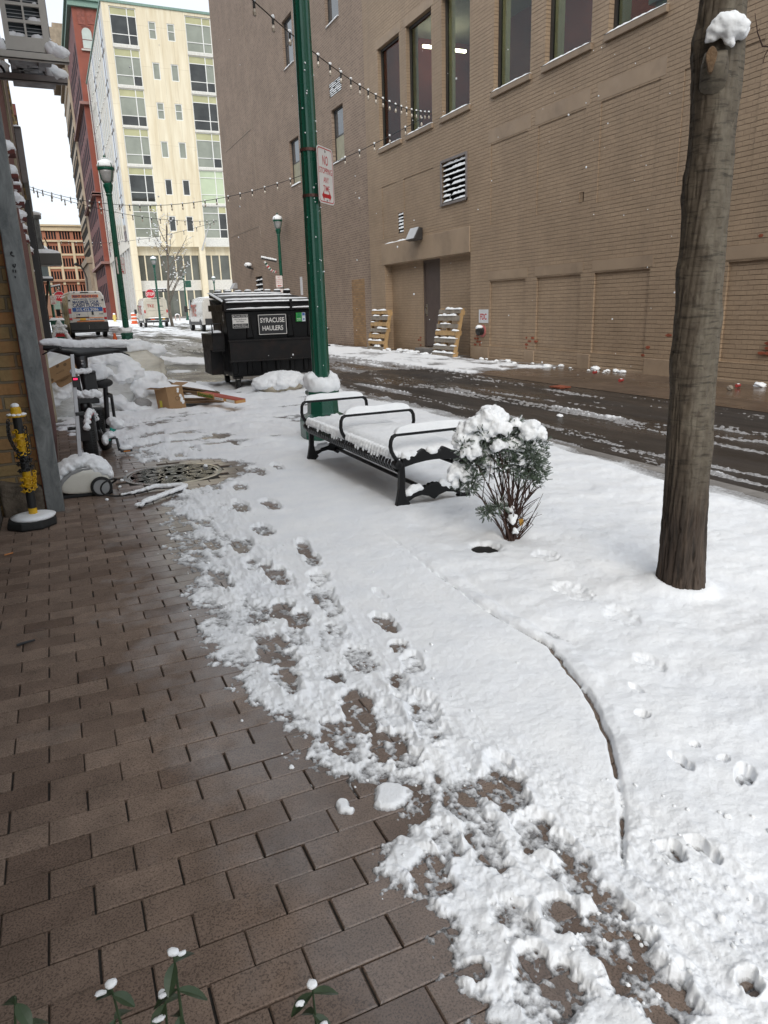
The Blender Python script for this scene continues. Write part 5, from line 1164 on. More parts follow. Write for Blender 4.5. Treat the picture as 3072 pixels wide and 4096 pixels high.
# ================================================================== vehicles
M['van_white'] = plain('van_white', (.62, .60, .56), .28, var=.06, scale=1.2, coat=.3, dirt=(.33, .30, .26), dirt_amt=.55, dscale=1.3)
M['van_cream'] = plain('van_cream', (.58, .54, .45), .3, var=.06, scale=1.2, coat=.3, dirt=(.30, .27, .22), dirt_amt=.55, dscale=1.1)
M['rubber'] = plain('rubber', (.014, .014, .014), .75, var=.3, scale=20); M['dark_plastic'] = plain('dark_plastic', (.03, .03, .031), .55, var=.2)
M['lamp_red'] = glassy('tail_lamp_red', (.45, .012, .02), .12); M['lamp_clear'] = glassy('tail_lamp_clear', (.55, .52, .5), .1); M['rim'] = plain('wheel_rim', (.25, .25, .25), .4, metal=.6)
M['navy'] = plain('navy_print', (.012, .04, .14), .4, var=.05); M['blue_band'] = plain('blue_band', (.03, .10, .32), .4, var=.05); M['orange'] = plain('orange_print', (.72, .22, .07), .4, var=.06); M['plate_gold'] = plain('gold_plate', (.75, .42, .04), .4); M['car_glass'] = glassy('car_glass', (.02, .022, .024), .03)
def sect(w_, z0, z1, y, tum=.12, rt=.16, n=4):
    P = [(-w_*.985, z0), (-w_, z0+.25), (-w_, z0+(z1-z0)*.5), (-w_+tum*.4, z1-rt*1.6)]
    for i in range(n+1):
        a = math.pi-(math.pi/2)*i/n; P.append((-w_+tum+rt+rt*math.cos(a)-.0, z1-rt+rt*math.sin(a)))
    P = P+[(-x, z) for x, z in P[::-1]]
    return [(x, y, z) for x, z in P]
def van(loc, rz, label, h=2.52, hw=1.0, paint='van_white', tall=True):
    t = thing('parked_van', label, 'van', loc, rz, 'vans parked along the street')
    g = MB(); S_ = [sect(hw*.965, .46, h-.05, 0), sect(hw*.99, .44, h-.01, .06), sect(hw, .42, h, .25), sect(hw, .40, h, 3.9), sect(hw, .40, h-.10, 4.3, .14), sect(hw*.98, .40, 1.35, 5.2, .2, .12), sect(hw*.88, .42, 1.0, 5.75, .2, .1)]
    k = len(S_[0]); V = [p for s_ in S_ for p in s_]; F = [(i*k+j, i*k+(j+1) % k, (i+1)*k+(j+1) % k, (i+1)*k+j) for i in range(len(S_)-1) for j in range(k)]+[tuple(range(k))[::-1], tuple(range((len(S_)-1)*k, len(S_)*k))]
    g.add(V, F); g.build('body', M[paint], t, local=True, bevel=.02)
    for sgn in (-1, 1):
        for y_ in (.95, 4.75):
            g = MB(); g.xf = Matrix.Translation((sgn*(hw-.14), y_, .345)) @ Matrix.Rotation(math.pi/2, 4, 'Y')
            g.lathe([(.20, -.11), (.31, -.115), (.345, -.09), (.345, .09), (.31, .115), (.20, .11)], n=28); wv = g.build('wheel', M['rubber'], t, local=True)
            g = MB(); g.xf = Matrix.Translation((sgn*(hw-.14), y_, .345)) @ Matrix.Rotation(math.pi/2, 4, 'Y'); g.lathe([(.205, -.112), (.16, -.09), (.05, -.10), (.05, .10), (.16, .09), (.205, .112)], n=18); g.build('rim', M['rim'], wv, local=True)
            g = MB(); 
            P = [(y_+.42*math.cos(math.pi*i/12), .40+.37*math.sin(math.pi*i/12)) for i in range(13)]; g.prism(P, sgn*(hw-.16), sgn*(hw+.006), 'x'); g.build('wheel_arch', M['dark_plastic'], t, local=True)
        g = MB(); g.prism([(4.0, 1.42), (4.75, 1.42), (4.45, 1.98), (4.0, 2.0)], sgn*(hw-.06), sgn*(hw+.004), 'x'); g.build('side_window', M['car_glass'], t, local=True)
        g = MB(); g.tube([(sgn*(hw-.02), 4.55, 1.35), (sgn*(hw+.16), 4.5, 1.40)], .035, 6); g.box(sgn*(hw+.12), 4.42, 1.22, sgn*(hw+.34), 4.56, 1.62); g.build('mirror', M['dark_plastic'], t, local=True, bevel=.03)
        g = MB(); g.box(sgn*(hw+.004), 1.4, .42, sgn*(hw-.02), 4.3, .60); g.build('side_trim', M['dark_plastic'], t, local=True)
    g = MB(); g.hexa([(-hw*.9, 4.36, h-.16), (hw*.9, 4.36, h-.16), (hw*.92, 5.16, 1.40), (-hw*.92, 5.16, 1.40)], [(-hw*.8, 4.40, h-.14), (hw*.8, 4.40, h-.14), (hw*.88, 5.2, 1.42), (-hw*.88, 5.2, 1.42)]); g.build('windscreen', M['car_glass'], t, local=True)
    return t
def fl(mb, x0, z0, x1, z1, y=-.012): mb.box(x0, y, z0, x1, y+.014, z1)
# lettered delivery van
V1 = van((1.985, 44, 0), R(2.6), 'dirty white delivery van with blue and orange lettering on its rear doors', 2.5, 1.0)
g = MB(); g.box(-1.0, -.10, .42, 1.0, .1, .86); g.box(-.98, -.06, .30, .98, .05, .44); b_ = g.build('bumper', M['dark_plastic'], V1, local=True, bevel=.03)
g = MB(); g.box(-.03, -.108, .47, -.02, -.101, .70); g.build('step_joint', M['lamp_clear'], b_, local=True)
for sgn in (-1, 1):
    g = MB(); x_ = sgn*.90; g.cur = 0; g.box(x_-.075, -.03, .98, x_+.075, .02, 1.10); g.box(x_-.075, -.03, 1.32, x_+.075, .02, 1.60); g.cur = 1; g.box(x_-.075, -.028, 1.10, x_+.075, .02, 1.32); g.build('tail_lamp', [M['lamp_red'], M['lamp_clear']], V1, local=True, bevel=.01)
    g = MB(); g.box(sgn*.86-.05, -.025, 1.98, sgn*.86+.05, .01, 2.06); g.build('door_hinge', M['dark_plastic'], V1, local=True)
g = MB(); g.box(-.79, -.006, 1.72, -.785, .01, 2.42); g.box(-.004, -.008, .86, .004, .005, 2.42); fl(g, -.80, .86, .80, .87, -.006); fl(g, -.80, 1.82, .78, 1.826, -.006); g.build('door_seam', M['dark_plastic'], V1, local=True)
d_ = (1, 0, 0); uz = (0, 0, 1); y_ = -.013
g = MB(); fl(g, -.70, 2.15, .66, 2.31, -.006); fl(g, -.62, .875, .82, .93, -.02); fl(g, -.78, 1.06, .80, 1.10, -.006); split_build(g, 'orange_panel', M['orange'], V1, .02, local=True)
g = MB(); fl(g, -.76, 1.42, .80, 1.64, -.005); g.build('blue_panel', M['blue_band'], V1, local=True)
g = MB()
for tx, z_, h_, w_, x_ in (('RENT READY-GO', 2.23, .125, 1.26, -.02), ('REPAIR • RESTORE • RENOVATE', 2.08, .06, 1.25, -.02), ('MAXIMIZE YOUR', 1.94, .135, 1.36, -.02), ('CASH FLOW.', 1.765, .19, 1.44, 0), ('www.PMA100.com', 1.0, .07, .70, .42), ('© ♥', 1.26, .06, .2, -.5)):
    g.text(tx, (x_, y_, z_), d_, uz, h_, w_, .026)
g.build('lettering', M['navy'], V1, local=True)
g = MB(); g.text('315.422.2086', (0, y_, 1.53), d_, uz, .14, 1.16, .012); g.build('phone_number', M['sign_white'], V1, local=True)
g = MB(); fl(g, -.44, .955, -.14, 1.08, -.03); fp = g.build('number_plate', M['plate_gold'], V1, local=True)
g = MB(); fl(g, -.64, 1.09, .04, 1.14, -.028); fl(g, -.52, .94, -.02, .954, -.02); fl(g, .20, 1.24, .30, 1.42, -.03); fl(g, .58, 1.26, .80, 1.29, -.02); fl(g, -.25, 2.40, .17, 2.46, -.02); fl(g, -.60, 2.41, -.52, 2.45, -.02); fl(g, .50, 2.41, .58, 2.45, -.02); split_build(g, 'trim_piece', M['dark_plastic'], V1, .02, local=True)
# van with red initials
V2 = van((8.72, 68, 0), R(0), 'cream white van with red initials on its rear doors, parked behind a lamp post', 2.55, 1.05, 'van_cream')
g = MB(); g.box(-1.02, -.14, .44, 1.02, .1, .80); b_ = g.build('bumper', M['dark_plastic'], V2, local=True, bevel=.03)
g = MB(); g.drift((-.8, -.15, .80), (1.6, 0, 0), (0, .14, 0), 30, 6, .07, 4, .6, 4, 2); g.drift((-.9, -.15, .60), (1.8, 0, 0), (0, .02, 0), 30, 4, .03, 4, .6, 4, 2); g.build('bumper_snow', M['snow'], V2, local=True, smooth=True)
for sgn in (-1, 1):
    g = MB(); x_ = sgn*.95; g.cur = 0; g.box(x_-.06, -.03, 1.25, x_+.06, .02, 1.50); g.cur = 1; g.box(x_-.06, -.028, 1.02, x_+.06, .02, 1.25); g.build('tail_lamp', [M['lamp_red'], M['lamp_clear']], V2, local=True, bevel=.01)
g = MB(); Rr = rrect(1.62, .80, .14); k = len(Rr); ring(g, (0, -.004, 1.83), d_, uz, Rr, rrect(1.60, .78, .13), .0); g.box(-.004, -.008, .82, .004, .005, 2.42); fl(g, -.9, .93, .9, .945, -.006); g.build('door_seam', plain('seam_tan', (.25, .23, .19), .5), V2, local=True)  # door gap and panel outline in a darker tan than the van
g = MB(); g.text('TKE', (-.42, y_, 1.86), d_, uz, .26, .60, .02); g.xf = Matrix.Translation((-1.052, 2.6, 1.55)) @ Matrix.Rotation(-math.pi/2, 4, 'Z'); g.text('TKE', (0, 0, 0), d_, uz, .80, 1.9, .02); g.build('lettering', plain('maroon_print', (.36, .05, .035), .5), V2, local=True)
g = MB(); fl(g, -.62, 1.44, -.06, 1.45, -.01); fl(g, .28, 1.42, .62, 1.45, -.01); fl(g, .36, 1.05, .56, 1.1, -.02); fl(g, .25, 1.78, .62, 1.84, -.008); split_build(g, 'badge', plain('grey_print', (.12, .12, .11), .5), V2, .02, local=True)
g = MB(); fl(g, -.55, .66, -.20, .75, -.15); g.build('sticker', plain('orange_red', (.65, .10, .03), .5), V2, local=True)
g = MB(); fl(g, .48, .66, .68, .76, -.15); g.build('number_plate', M['plate_gold'], V2, local=True)
g = MB(); g.box(-.28, -.03, 2.44, .5, .02, 2.50); g.build('brake_light', M['dark_plastic'], V2, local=True)
V3 = van((9.72, 46.3, 0), R(0), 'white van half hidden behind the dumpster, its red side lettering cut off', 2.05, 1.02)
g = MB(); g.xf = Matrix.Translation((-1.026, 3.0, 1.33)) @ Matrix.Rotation(-math.pi/2, 4, 'Z'); g.text('TKE', (0, 0, 0), d_, uz, .74, 1.75, .02); g.build('lettering', plain('red_orange_print', (.48, .09, .05), .5), V3, local=True)
g = MB(); g.box(-.9, -.1, .42, .9, .08, .8); g.build('bumper', M['dark_plastic'], V3, local=True, bevel=.03)
g = MB(); g.drift((-.8, .4, 2.05), (1.6, 0, 0), (0, 3.4, 0), 20, 30, .08, 4, .5, 2, 3); g.build('roof_snow', M['snow'], V3, local=True, smooth=True)
# ================================================================== dumpster
M['dump'] = plain('black_plastic', (.0045, .0045, .005), .42, var=.3, scale=3, bump=.25, bs=18, bd=.01, dirt=(.014, .012, .011), dirt_amt=.5, dscale=2.5)
M['dump_rust'] = plain('scuffed_black_steel', (.007, .006, .006), .42, var=.4, scale=5, dirt=(.035, .019, .013), dirt_amt=.5, dscale=4)
for k_ in ('dump', 'dump_rust'): M[k_].node_tree.nodes['Principled BSDF'].inputs['Specular IOR Level'].default_value = .25
DM = thing('dumpster', 'big black dumpster with white stickers, dusted with snow, at the roadside', 'dumpster', (2.44, 11.22, 0), R(-2))
W_, D_ = 1.52, 1.32
g = MB(); g.hexa([(.06, .06, .2), (W_-.06, .06, .2), (W_-.06, D_-.06, .2), (.06, D_-.06, .2)], [(0, 0, 1.19), (W_, 0, 1.19), (W_, D_, 1.40), (0, D_, 1.40)])
def fy(z): return .06*(1-(z-.2)/.99)
for i in range(7): x_ = .05+i*.23; zz = (.23, .44); g.hexa([(x_, fy(.23)-.0, .23), (x_+.10, fy(.23), .23), (x_+.10, fy(.44), .44), (x_, fy(.44), .44)], [(x_+.012, fy(.23)-.035, .25), (x_+.088, fy(.23)-.035, .25), (x_+.088, fy(.44)-.035, .43), (x_+.012, fy(.44)-.035, .43)])
for x_ in (.30, .95, 1.28): g.hexa([(x_, fy(.78), .78), (x_+.13, fy(.78), .78), (x_+.09, fy(1.12), 1.12), (x_+.02, fy(1.12), 1.12)], [(x_+.015, fy(.78)-.03, .79), (x_+.115, fy(.78)-.03, .79), (x_+.08, fy(1.12)-.02, 1.11), (x_+.03, fy(1.12)-.02, 1.11)])
g.build('tub', M['dump'], DM, local=True, bevel=.012)
g = MB(); g.box(.02, -.05, .45, W_-.02, .06, .74); g.box(.01, -.065, .735, W_-.01, .05, .765); g.box(.01, -.065, .43, W_-.01, .05, .455); g.build('steel_band', M['dump_rust'], DM, local=True, bevel=.006)
g = MB(); g.box(-.02, -.06, 1.195, W_+.02, .02, 1.225); g.box(-.02, -.03, 1.225, W_+.02, .03, 1.30); g.box(-.02, -.06, 1.30, W_+.02, .06, 1.325)
for x_ in (-.02, 1.01, W_-.01): g.box(x_, -.075, 1.19, x_+.04, -.0, 1.35)
g.box(-.03, 0, 1.2, .0, D_, 1.30); g.build('rim', M['dump_rust'], DM, local=True, bevel=.005)
g = MB(); g.hexa([(.02, .03, 1.335), (W_-.02, .03, 1.335), (W_-.02, D_+.02, 1.405), (.02, D_+.02, 1.43)], [(.06, .10, 1.36), (W_-.10, .10, 1.36), (W_-.30, D_+.02, 1.49), (.02, D_+.02, 1.50)])
for i in range(8): g.box(.1+i*.17, D_-.05, 1.47, .21+i*.17, D_+.05, 1.525)
g.hexa([(.0, .05, 1.33), (.03, .05, 1.33), (.03, D_, 1.42), (0, D_, 1.42)], [(0, .05, 1.37), (.03, .05, 1.37), (.03, D_, 1.50), (0, D_, 1.50)]); g.build('lid', M['dump'], DM, local=True, bevel=.01)
g = MB()
g.drift((.0, -.055, 1.325), (W_, 0, 0), (0, .06, 0), 60, 6, .022, 4, .5, 8, 1); g.drift((.0, -.055, 1.225), (W_, 0, 0), (0, .03, 0), 60, 6, .02, 4, .5, 8, 2)
g.drift((.05, .12, 1.364), (W_-.2, 0, 0), (0, .12, .013), 60, 6, .018, 4, .6, 8, 3); g.drift((.05, .70, 1.432), (W_-.30, 0, 0), (0, .12, .01), 60, 8, .02, 4, .6, 6, 4); g.drift((.05, 1.18, 1.478), (W_-.34, 0, 0), (0, .10, .01), 60, 8, .02, 4, .6, 6, 5)
g.drift((-.028, .0, 1.335), (0, D_, .165), (.05, 0, 0), 40, 6, .02, 4, .5, 8, 5)
for i in range(8): g.drift((.1+i*.17, D_-.05, 1.525), (.11, 0, 0), (0, .1, 0), 10, 6, .02, 4, .5, 9, i)
g.build('lid_snow', M['snow'], DM, local=True, smooth=True)
for sgn, nm in ((-1, 0), (1, 1)):
    x_ = -.20 if sgn < 0 else W_+.01; ww = .19 if sgn < 0 else .12
    g = MB(); g.box(x_, .15, .62, x_+ww, D_-.1, .86); g.box(x_-.01, .10, .60, x_+.17, .16, .62); g.box(x_-.01, .1, .86, x_+.17, .16, .88); g.box(x_, .45, .22, x_+ww, D_-.15, .62)
    if sgn < 0: g.tube([(x_+.005, .1, .88), (x_+.005, .1, 1.02), (x_+.15, .1, 1.02), (x_+.15, .1, .88)], .012, 6)
    g.build('fork_sleeve', M['dump_rust'], DM, local=True, bevel=.006)
    g = MB(); g.drift((x_, .12, .885), (.16, 0, 0), (0, .5, 0), 14, 12, .03, 4, .6, 8, nm); g.build('sleeve_snow', M['snow'], DM, local=True, smooth=True)
g = MB(); g.box(W_+.05, -.03, 1.14, W_+.10, .06, 1.33); g.build('lid_handle', M['dump_rust'], DM, local=True, bevel=.006)
for x_, y_ in ((.14, .12), (W_-.14, .12), (.14, D_-.25), (W_-.22, D_-.3)):
    g = MB(); g.box(x_-.07, y_-.07, .17, x_+.07, y_+.07, .20); g.box(x_-.04, y_-.05, .06, x_-.03, y_+.03, .18); g.box(x_+.03, y_-.05, .06, x_+.04, y_+.03, .18); c_ = g.build('caster', M['dump_rust'], DM, local=True)
    g = MB(); g.xf = Matrix.Translation((x_, y_-.02, .075)) @ Matrix.Rotation(math.pi/2, 4, 'Y'); g.lathe([(.03, -.028), (.07, -.028), (.078, -.018), (.078, .018), (.07, .028), (.03, .028)], n=18); g.build('wheel', M['rubber'], c_, local=True)
def sticker(x0, z0, x1, z1, nm, mt):
    g = MB(); ya = fy((z0+z1)/2)-.037; g.box(x0, ya, z0, x1, ya+.05, z1); return g.build(nm, mt, DM, local=True), ya
SW, SB_ = M['sign_white'], M['sign_black']
s1, ya = sticker(.50, .83, .95, 1.135, 'sticker', SB_)
g = MB(); ring(g, (.725, ya, .9825), d_, uz, [(-.222, -.15), (.222, -.15), (.222, .15), (-.222, .15)], [(-.214, -.142), (.214, -.142), (.214, .142), (-.214, .142)], .002); g.text('SYRACUSE', (.725, ya, 1.05), d_, uz, .072, .385, .018); g.text('HAULERS', (.725, ya, .93), d_, uz, .072, .33, .018); g.build('lettering', SW, s1, local=True)
s2, ya = sticker(.105, .945, .345, 1.145, 'sticker', SW)
g = MB(); g.box(.11, ya-.002, 1.10, .34, ya, 1.14); g.box(.11, ya-.002, .95, .34, ya, 1.01); g.text('No Cardboard', (.225, ya, 1.075), d_, uz, .021, .18, .01); g.text('No Paper', (.225, ya, 1.04), d_, uz, .021, .12, .01); g.build('dark_panel', SB_, s2, local=True)
g = MB(); g.text('Trash Only', (.225, ya-.002, 1.12), d_, uz, .022, .15, .01); g.text('Solo Para Basura', (.225, ya-.002, .992), d_, uz, .015, .17, .01); g.text('No Carton / No Papel', (.225, ya-.002, .967), d_, uz, .015, .21, .01)
for x_ in (.13, .32): g.box(x_-.006, ya-.003, 1.11, x_+.006, ya-.002, 1.132)
g.build('lettering', SW, s2, local=True)
s3, ya = sticker(1.11, 1.01, 1.20, 1.145, 'sticker', plain('recycle_green', (.02, .32, .05), .45))
g = MB()
for i in range(3):
    a = R(90+120*i); c_ = Vector((1.155, ya-.002, 1.105)); p_, q_ = c_+Vector((.026*math.cos(a), 0, .026*math.sin(a))), c_+Vector((.026*math.cos(a+R(95)), 0, .026*math.sin(a+R(95)))); g.tube([p_, q_], [.006, .004], 4)
g.build('recycle_mark', M['navy'], s3, local=True)
g = MB(); g.text('MIXED', (1.155, ya, 1.052), d_, uz, .018, .07, .01); g.text('RECYCLING', (1.155, ya, 1.028), d_, uz, .011, .07, .006); g.build('lettering', SW, s3, local=True)
s4, ya = sticker(1.205, 1.01, 1.26, 1.145, 'sticker', plain('pale_sticker', (.55, .6, .66), .45))
g = MB(); g.box(1.212, ya-.002, 1.10, 1.253, ya, 1.14); g.blob((1.232, ya, 1.045), (.018, .002, .012), 0, 1, 1, 6); g.build('emblem', M['blue_band'], s4, local=True)
g = MB()
for i in range(5): g.tube([(-.004-.03+.008*math.cos(a*.785)*(i % 2), -.02+.008*math.cos(a*.785), 1.16-.03*i+.014*math.sin(a*.785)) for a in range(9)], .003, 4)
g.build('chain', plain('chain_steel', (.3, .28, .26), .4, metal=.8), DM, local=True)
# ================================================================== pallets leaning on the wall
def wood(name, c, v): return plain(name, c, .8, var=v, scale=7, bump=.4, bs=35, bd=.004, dirt=tuple(x*.5 for x in c), dirt_amt=.5)
M['wood_grey'] = wood('weathered_wood', (.24, .205, .165), .25); M['wood_new'] = wood('pale_pine', (.42, .27, .125), .2)
def pallet(y0, y1, top, lean, label, seed, gapless, zb_=.0):
    t = thing('pallet', label, 'pallet', (X-.3, (y0+y1)/2, 0), 0, 'wooden pallets leaning on the wall'); rr = random.Random(seed)
    P = lambda a, d, q: (X-.05-lean*(1-a)-d*.10, q, zb_+a*top)      # a: height share, d: 1 = face away from the wall
    rails = [y0+.02, (y0+y1)/2, y1-.06]
    for q in rails:
        g = MB(); g.hexa([P(0, 0, q), P(0, 0, q+.045), P(0, 1, q+.045), P(0, 1, q)], [P(1, 0, q), P(1, 0, q+.045), P(1, 1, q+.045), P(1, 1, q)]); g.build('stringer', M['wood_new'], t)
    n = 7; bd = MB(); sn = MB()
    for i in range(n):
        a = .0+i*(1/(n-.35)); h_ = .085*(1+rr.uniform(-.1, .25))
        if a+h_ > 1: a = 1-h_
        e = rr.uniform(-.02, .02)
        g = MB(); g.hexa([P(a, 1, y0+e), P(a, 1, y1+e), P(a, 1.22, y1+e), P(a, 1.22, y0+e)], [P(a+h_, 1, y0+e), P(a+h_, 1, y1+e), P(a+h_, 1.22, y1+e), P(a+h_, 1.22, y0+e)])
        g.build('board', M['wood_grey'] if rr.random() < .7 else M['wood_new'], t, bevel=.003)
        q = y0
        while q < y1-.1:
            l_ = rr.uniform(.12, .5); l_ = min(l_, y1-q)
            if rr.random() < .6: o = P(a+h_, .7, q); sn.drift((o[0]-.07, q, o[2]-.002), (.10, 0, 0), (0, l_, 0), 7, 12, rr.uniform(.02, .055), 3, .7, 9, i+q)
            q += l_*.9
        bb = P(a+.04, -.05, y0)
    for a in (0.02, .45, .86): 
        g = MB(); g.hexa([P(a, -.2, y0), P(a, -.2, y1), P(a, 0, y1), P(a, 0, y0)], [P(a+.09, -.2, y0), P(a+.09, -.2, y1), P(a+.09, 0, y1), P(a+.09, 0, y0)]); g.build('back_board', M['wood_new'], t)
    sn.build('snow', M['snow'], t, smooth=True)
    return t
pallet(18.70, 19.85, 1.10, .20, 'grey weathered pallet with closely spaced boards left of the brown door', 3, True)
pallet(14.75, 15.77, 1.10, .22, 'wooden pallet with open boards and fresh pine rails right of the brown door', 8, False)
# ================================================================== bench
M['bench'] = plain('bench_black', (.006, .006, .0065), .4, var=.2, scale=12, coat=.0, bump=.15, bs=90, bd=.002); M['bench'].node_tree.nodes['Principled BSDF'].inputs['Specular IOR Level'].default_value = .28
BE = thing('bench', 'black slatted metal bench with three armrests and a thick cover of snow', 'bench', (2.0, 4.55, 0))
def arc(c, r, a0, a1, n, ry=None): return [(c[0]+r*math.cos(R(a0+(a1-a0)*i/n)), c[1]+(ry or r)*math.sin(R(a0+(a1-a0)*i/n))) for i in range(n+1)]
def end_frame(y):
    T_ = .018; xc = 2.005
    # upper rail with its crest, hanging between the two knobs
    half = [(1.79, .285), (1.79, .325), (1.83, .332), (1.875, .342), (1.91, .360), (1.935, .372), (1.948, .365), (1.952, .354), (1.966, .348), (1.978, .338)]
    top = half+[(2*xc-x, z) for x, z in half[::-1]]
    bot = [(2*xc-1.80, .272), (2.13, .288), (2.06, .296), (xc, .298), (1.95, .296), (1.88, .288), (1.80, .272)]
    g = MB(); g.prism(top+bot, y-T_, y+T_, 'y')
    # lower arch with the central ornament
    lo = [(1.80, .075), (1.835, .098), (1.875, .112), (1.915, .118), (1.935, .128), (1.945, .142), (1.962, .140), (1.972, .152), (1.99, .150), (2.005, .157)]
    lo = lo+[(2*xc-x, z) for x, z in lo[-2::-1]]
    lb = [(2.205, .03), (2.18, .058), (2.14, .078), (2.09, .086), (2.04, .072), (2.015, .055), (2.005, .048), (1.995, .055), (1.97, .072), (1.92, .086), (1.87, .078), (1.83, .058), (1.805, .03)]
    g.prism(lo+lb, y-T_, y+T_, 'y')
    g.build('frame', M['bench'], BE, bevel=.005)
    for sgn in (-1, 1):
        X_ = lambda v: v if sgn < 0 else 2*xc-v
        P = [(1.764, .30), (1.806, .30), (1.809, .22), (1.805, .14), (1.812, .085), (1.84, .045), (1.806, .014), (1.772, .0), (1.742, -.012), (1.735, .0), (1.752, .06), (1.768, .14), (1.772, .22)]
        g = MB(); P = [(X_(a), b_) for a, b_ in P]; g.prism(P if sgn < 0 else P[::-1], y-T_*1.1, y+T_*1.1, 'y'); g.build('leg', M['bench'], BE, bevel=.006)
    g = MB()
    for sgn in (-1, 1):
        g.xf = Matrix.Translation((xc+sgn*.243, y, .293)) @ Matrix.Rotation(math.pi/2, 4, 'X'); g.lathe([(.012, -.034), (.026, -.03), (.028, -.022), (.028, .022), (.026, .03), (.012, .034)], n=16)
    split_build(g, 'knob', M['bench'], BE, .01)
YN, YF, YM_ = 3.75, 5.42, 4.56
end_frame(YN); end_frame(YF)
def armrest(y, z1):
    g = MB(); xa, xb = 1.722, 2.285; P = [(1.765, .315), (1.742, .345), (1.728, .375), (xa, .405), (xa+.004, z1-.035), (xa+.016, z1-.012), (xa+.04, z1)]
    P = P+[(2*2.0035-x, z) for x, z in P[::-1]]
    g.tube([(x, y, z) for x, z in P], .0125, 8); g.build('armrest', M['bench'], BE, smooth=False)
    g = MB(); g.drift((1.752, y-.018, z1+.008), (.50, 0, 0), (0, .042, 0), 60, 12, .046, 6, .16, 9, y, edge=.006); g.build('armrest_snow', M['snow'], BE, smooth=True)
armrest(YN, .472); armrest(YM_, .486); armrest(YF, .492)
# seat of steel straps that roll over the front and back edges
prof = [(1.80, .240), (1.776, .236), (1.756, .246), (1.744, .266), (1.742, .288), (1.750, .308), (1.768, .322), (1.80, .328), (1.90, .326), (2.0, .325)]
prof = prof+[(2*2.003-x, z) for x, z in prof[-2::-1]]
nS = 37
g = MB()
for i in range(nS):
    y = YN+.03+(YF-YN-.06)*i/(nS-1); w2 = .0165
    for j in range(len(prof)-1):
        (xa, za), (xb, zb2) = prof[j], prof[j+1]; dx, dz = xb-xa, zb2-za; l_ = math.hypot(dx, dz); nx_, nz_ = dz/l_*.0035, -dx/l_*.0035
        g.hexa([(xa, y-w2, za), (xa, y+w2, za), (xb, y+w2, zb2), (xb, y-w2, zb2)], [(xa+nx_, y-w2, za+nz_), (xa+nx_, y+w2, za+nz_), (xb+nx_, y+w2, zb2+nz_), (xb+nx_, y-w2, zb2+nz_)])
g.build('seat', M['bench'], BE)
g = MB(); g.tube([(1.80, YN, .237), (1.80, YF, .237)], .012, 6); g.tube([(2.206, YN, .237), (2.206, YF, .237)], .012, 6); g.tube([(2.0, YN, .09), (2.0, YF, .09)], .014, 6); g.build('rail', M['bench'], BE)
# snow on the seat: a slab, with tongues hanging over every strap
g = MB(); g.drift((1.765, YN+.015, .324), (.475, 0, 0), (0, YF-YN-.03, 0), 44, 150, .070, 7, .10, 7, 3, edge=.010)
rr = random.Random(12)
for i in range(nS):
    y = YN+.03+(YF-YN-.06)*i/(nS-1)
    L_ = rr.uniform(.6, 1.25); g.blob((1.768, y, .345), (.022, .021, .026), .15, 2, i, 8); g.blob((1.752+rr.uniform(-.002, .003), y, .327), (.013, .019+rr.uniform(0, .004), .020*L_), .2, 2, i+50, 8)
    if rr.random() < .5: g.blob((1.747, y, .312-.008*L_), (.009, .015, .015*L_), .2, 2, i+90, 8)
snowify(g.build('seat_snow', M['snow'], BE), .0065, .003, .02, 1)
g = MB()
for y, s_ in ((YN, 1), (YF, .8)):
    g = MB()
    for i, (x_, z_, r_, h_) in enumerate(((1.83, .335, .04, .03), (1.87, .345, .035, .025), (1.99, .35, .03, .028), (2.02, .355, .02, .03), (1.835, .105, .035, .025), (1.87, .125, .04, .03), (1.905, .13, .03, .025), (2.07, .135, .03, .03), (2.11, .118, .04, .03), (2.15, .10, .03, .025))): g.blob((x_, y+.004, z_), (r_, .026, h_*s_), .25, 2, i, 10)
    for o in split_build(g, 'frame_snow', M['snow'], BE, .004): snowify(o, .007, .005, .025)
# ================================================================== shrub
M['needle'] = plain('juniper_green', (.070, .098, .064), .6, var=.5, scale=9); M['needle_grey'] = plain('juniper_grey_green', (.17, .205, .175), .65, var=.4, scale=9); M['stem'] = plain('red_brown_stem', (.045, .021, .014), .75, var=.4, scale=20)
SH = thing('shrub', 'small juniper shrub loaded with clumps of snow beside the bench', 'shrub', (2.04, 2.94, 0))
bp = Vector((2.04, 2.94, 0)); fwd = Vector((bp.x, bp.y, 0)).normalized(); rt = Vector((fwd.y, -fwd.x, 0))
def bb(x, y, d=0): return at_pl(1700+(900+(x-900)*.90)/3.016, 1600+y/3.016, bp+fwd*d, tuple(fwd))
rr = random.Random(21); stems = []
g = MB()
for (tx, ty, d) in ((780, 250, .02), (960, 300, -.05), (1330, 420, .04), (620, 420, .05), (500, 640, -.06), (400, 920, .02), (1100, 500, .06), (1380, 620, -.03), (1420, 960, .05), (880, 560, -.08), (1200, 760, .03)):
    a_ = bb(1050+rr.uniform(-60, 60), 1700, rr.uniform(-.02, .02)); e_ = bb(tx, ty, d); m1 = a_.lerp(e_, .45)+Vector((0, 0, .03))+rt*(1050-tx)*.00004
    P = [a_*(1-q)**2+m1*2*q*(1-q)+e_*q*q for q in [i/8 for i in range(9)]]; g.tube(P, [.0072*(1-.75*i/8) for i in range(9)], 6); stems.append(P)
for i in range(170):
    P = rr.choice(stems); k_ = rr.randint(1, 6); o = P[k_]; d = (P[k_+1]-P[k_-1]).normalized()+rt*rr.uniform(-1, 1)*.8+fwd*rr.uniform(-1, 1)*.6+Vector((0, 0, rr.uniform(-.1, .5))); d.normalize(); l_ = rr.uniform(.05, .16); g.tube([o, o+d*l_*.5+Vector((0, 0, .004)), o+d*l_], [.0028, .002, .001], 4)
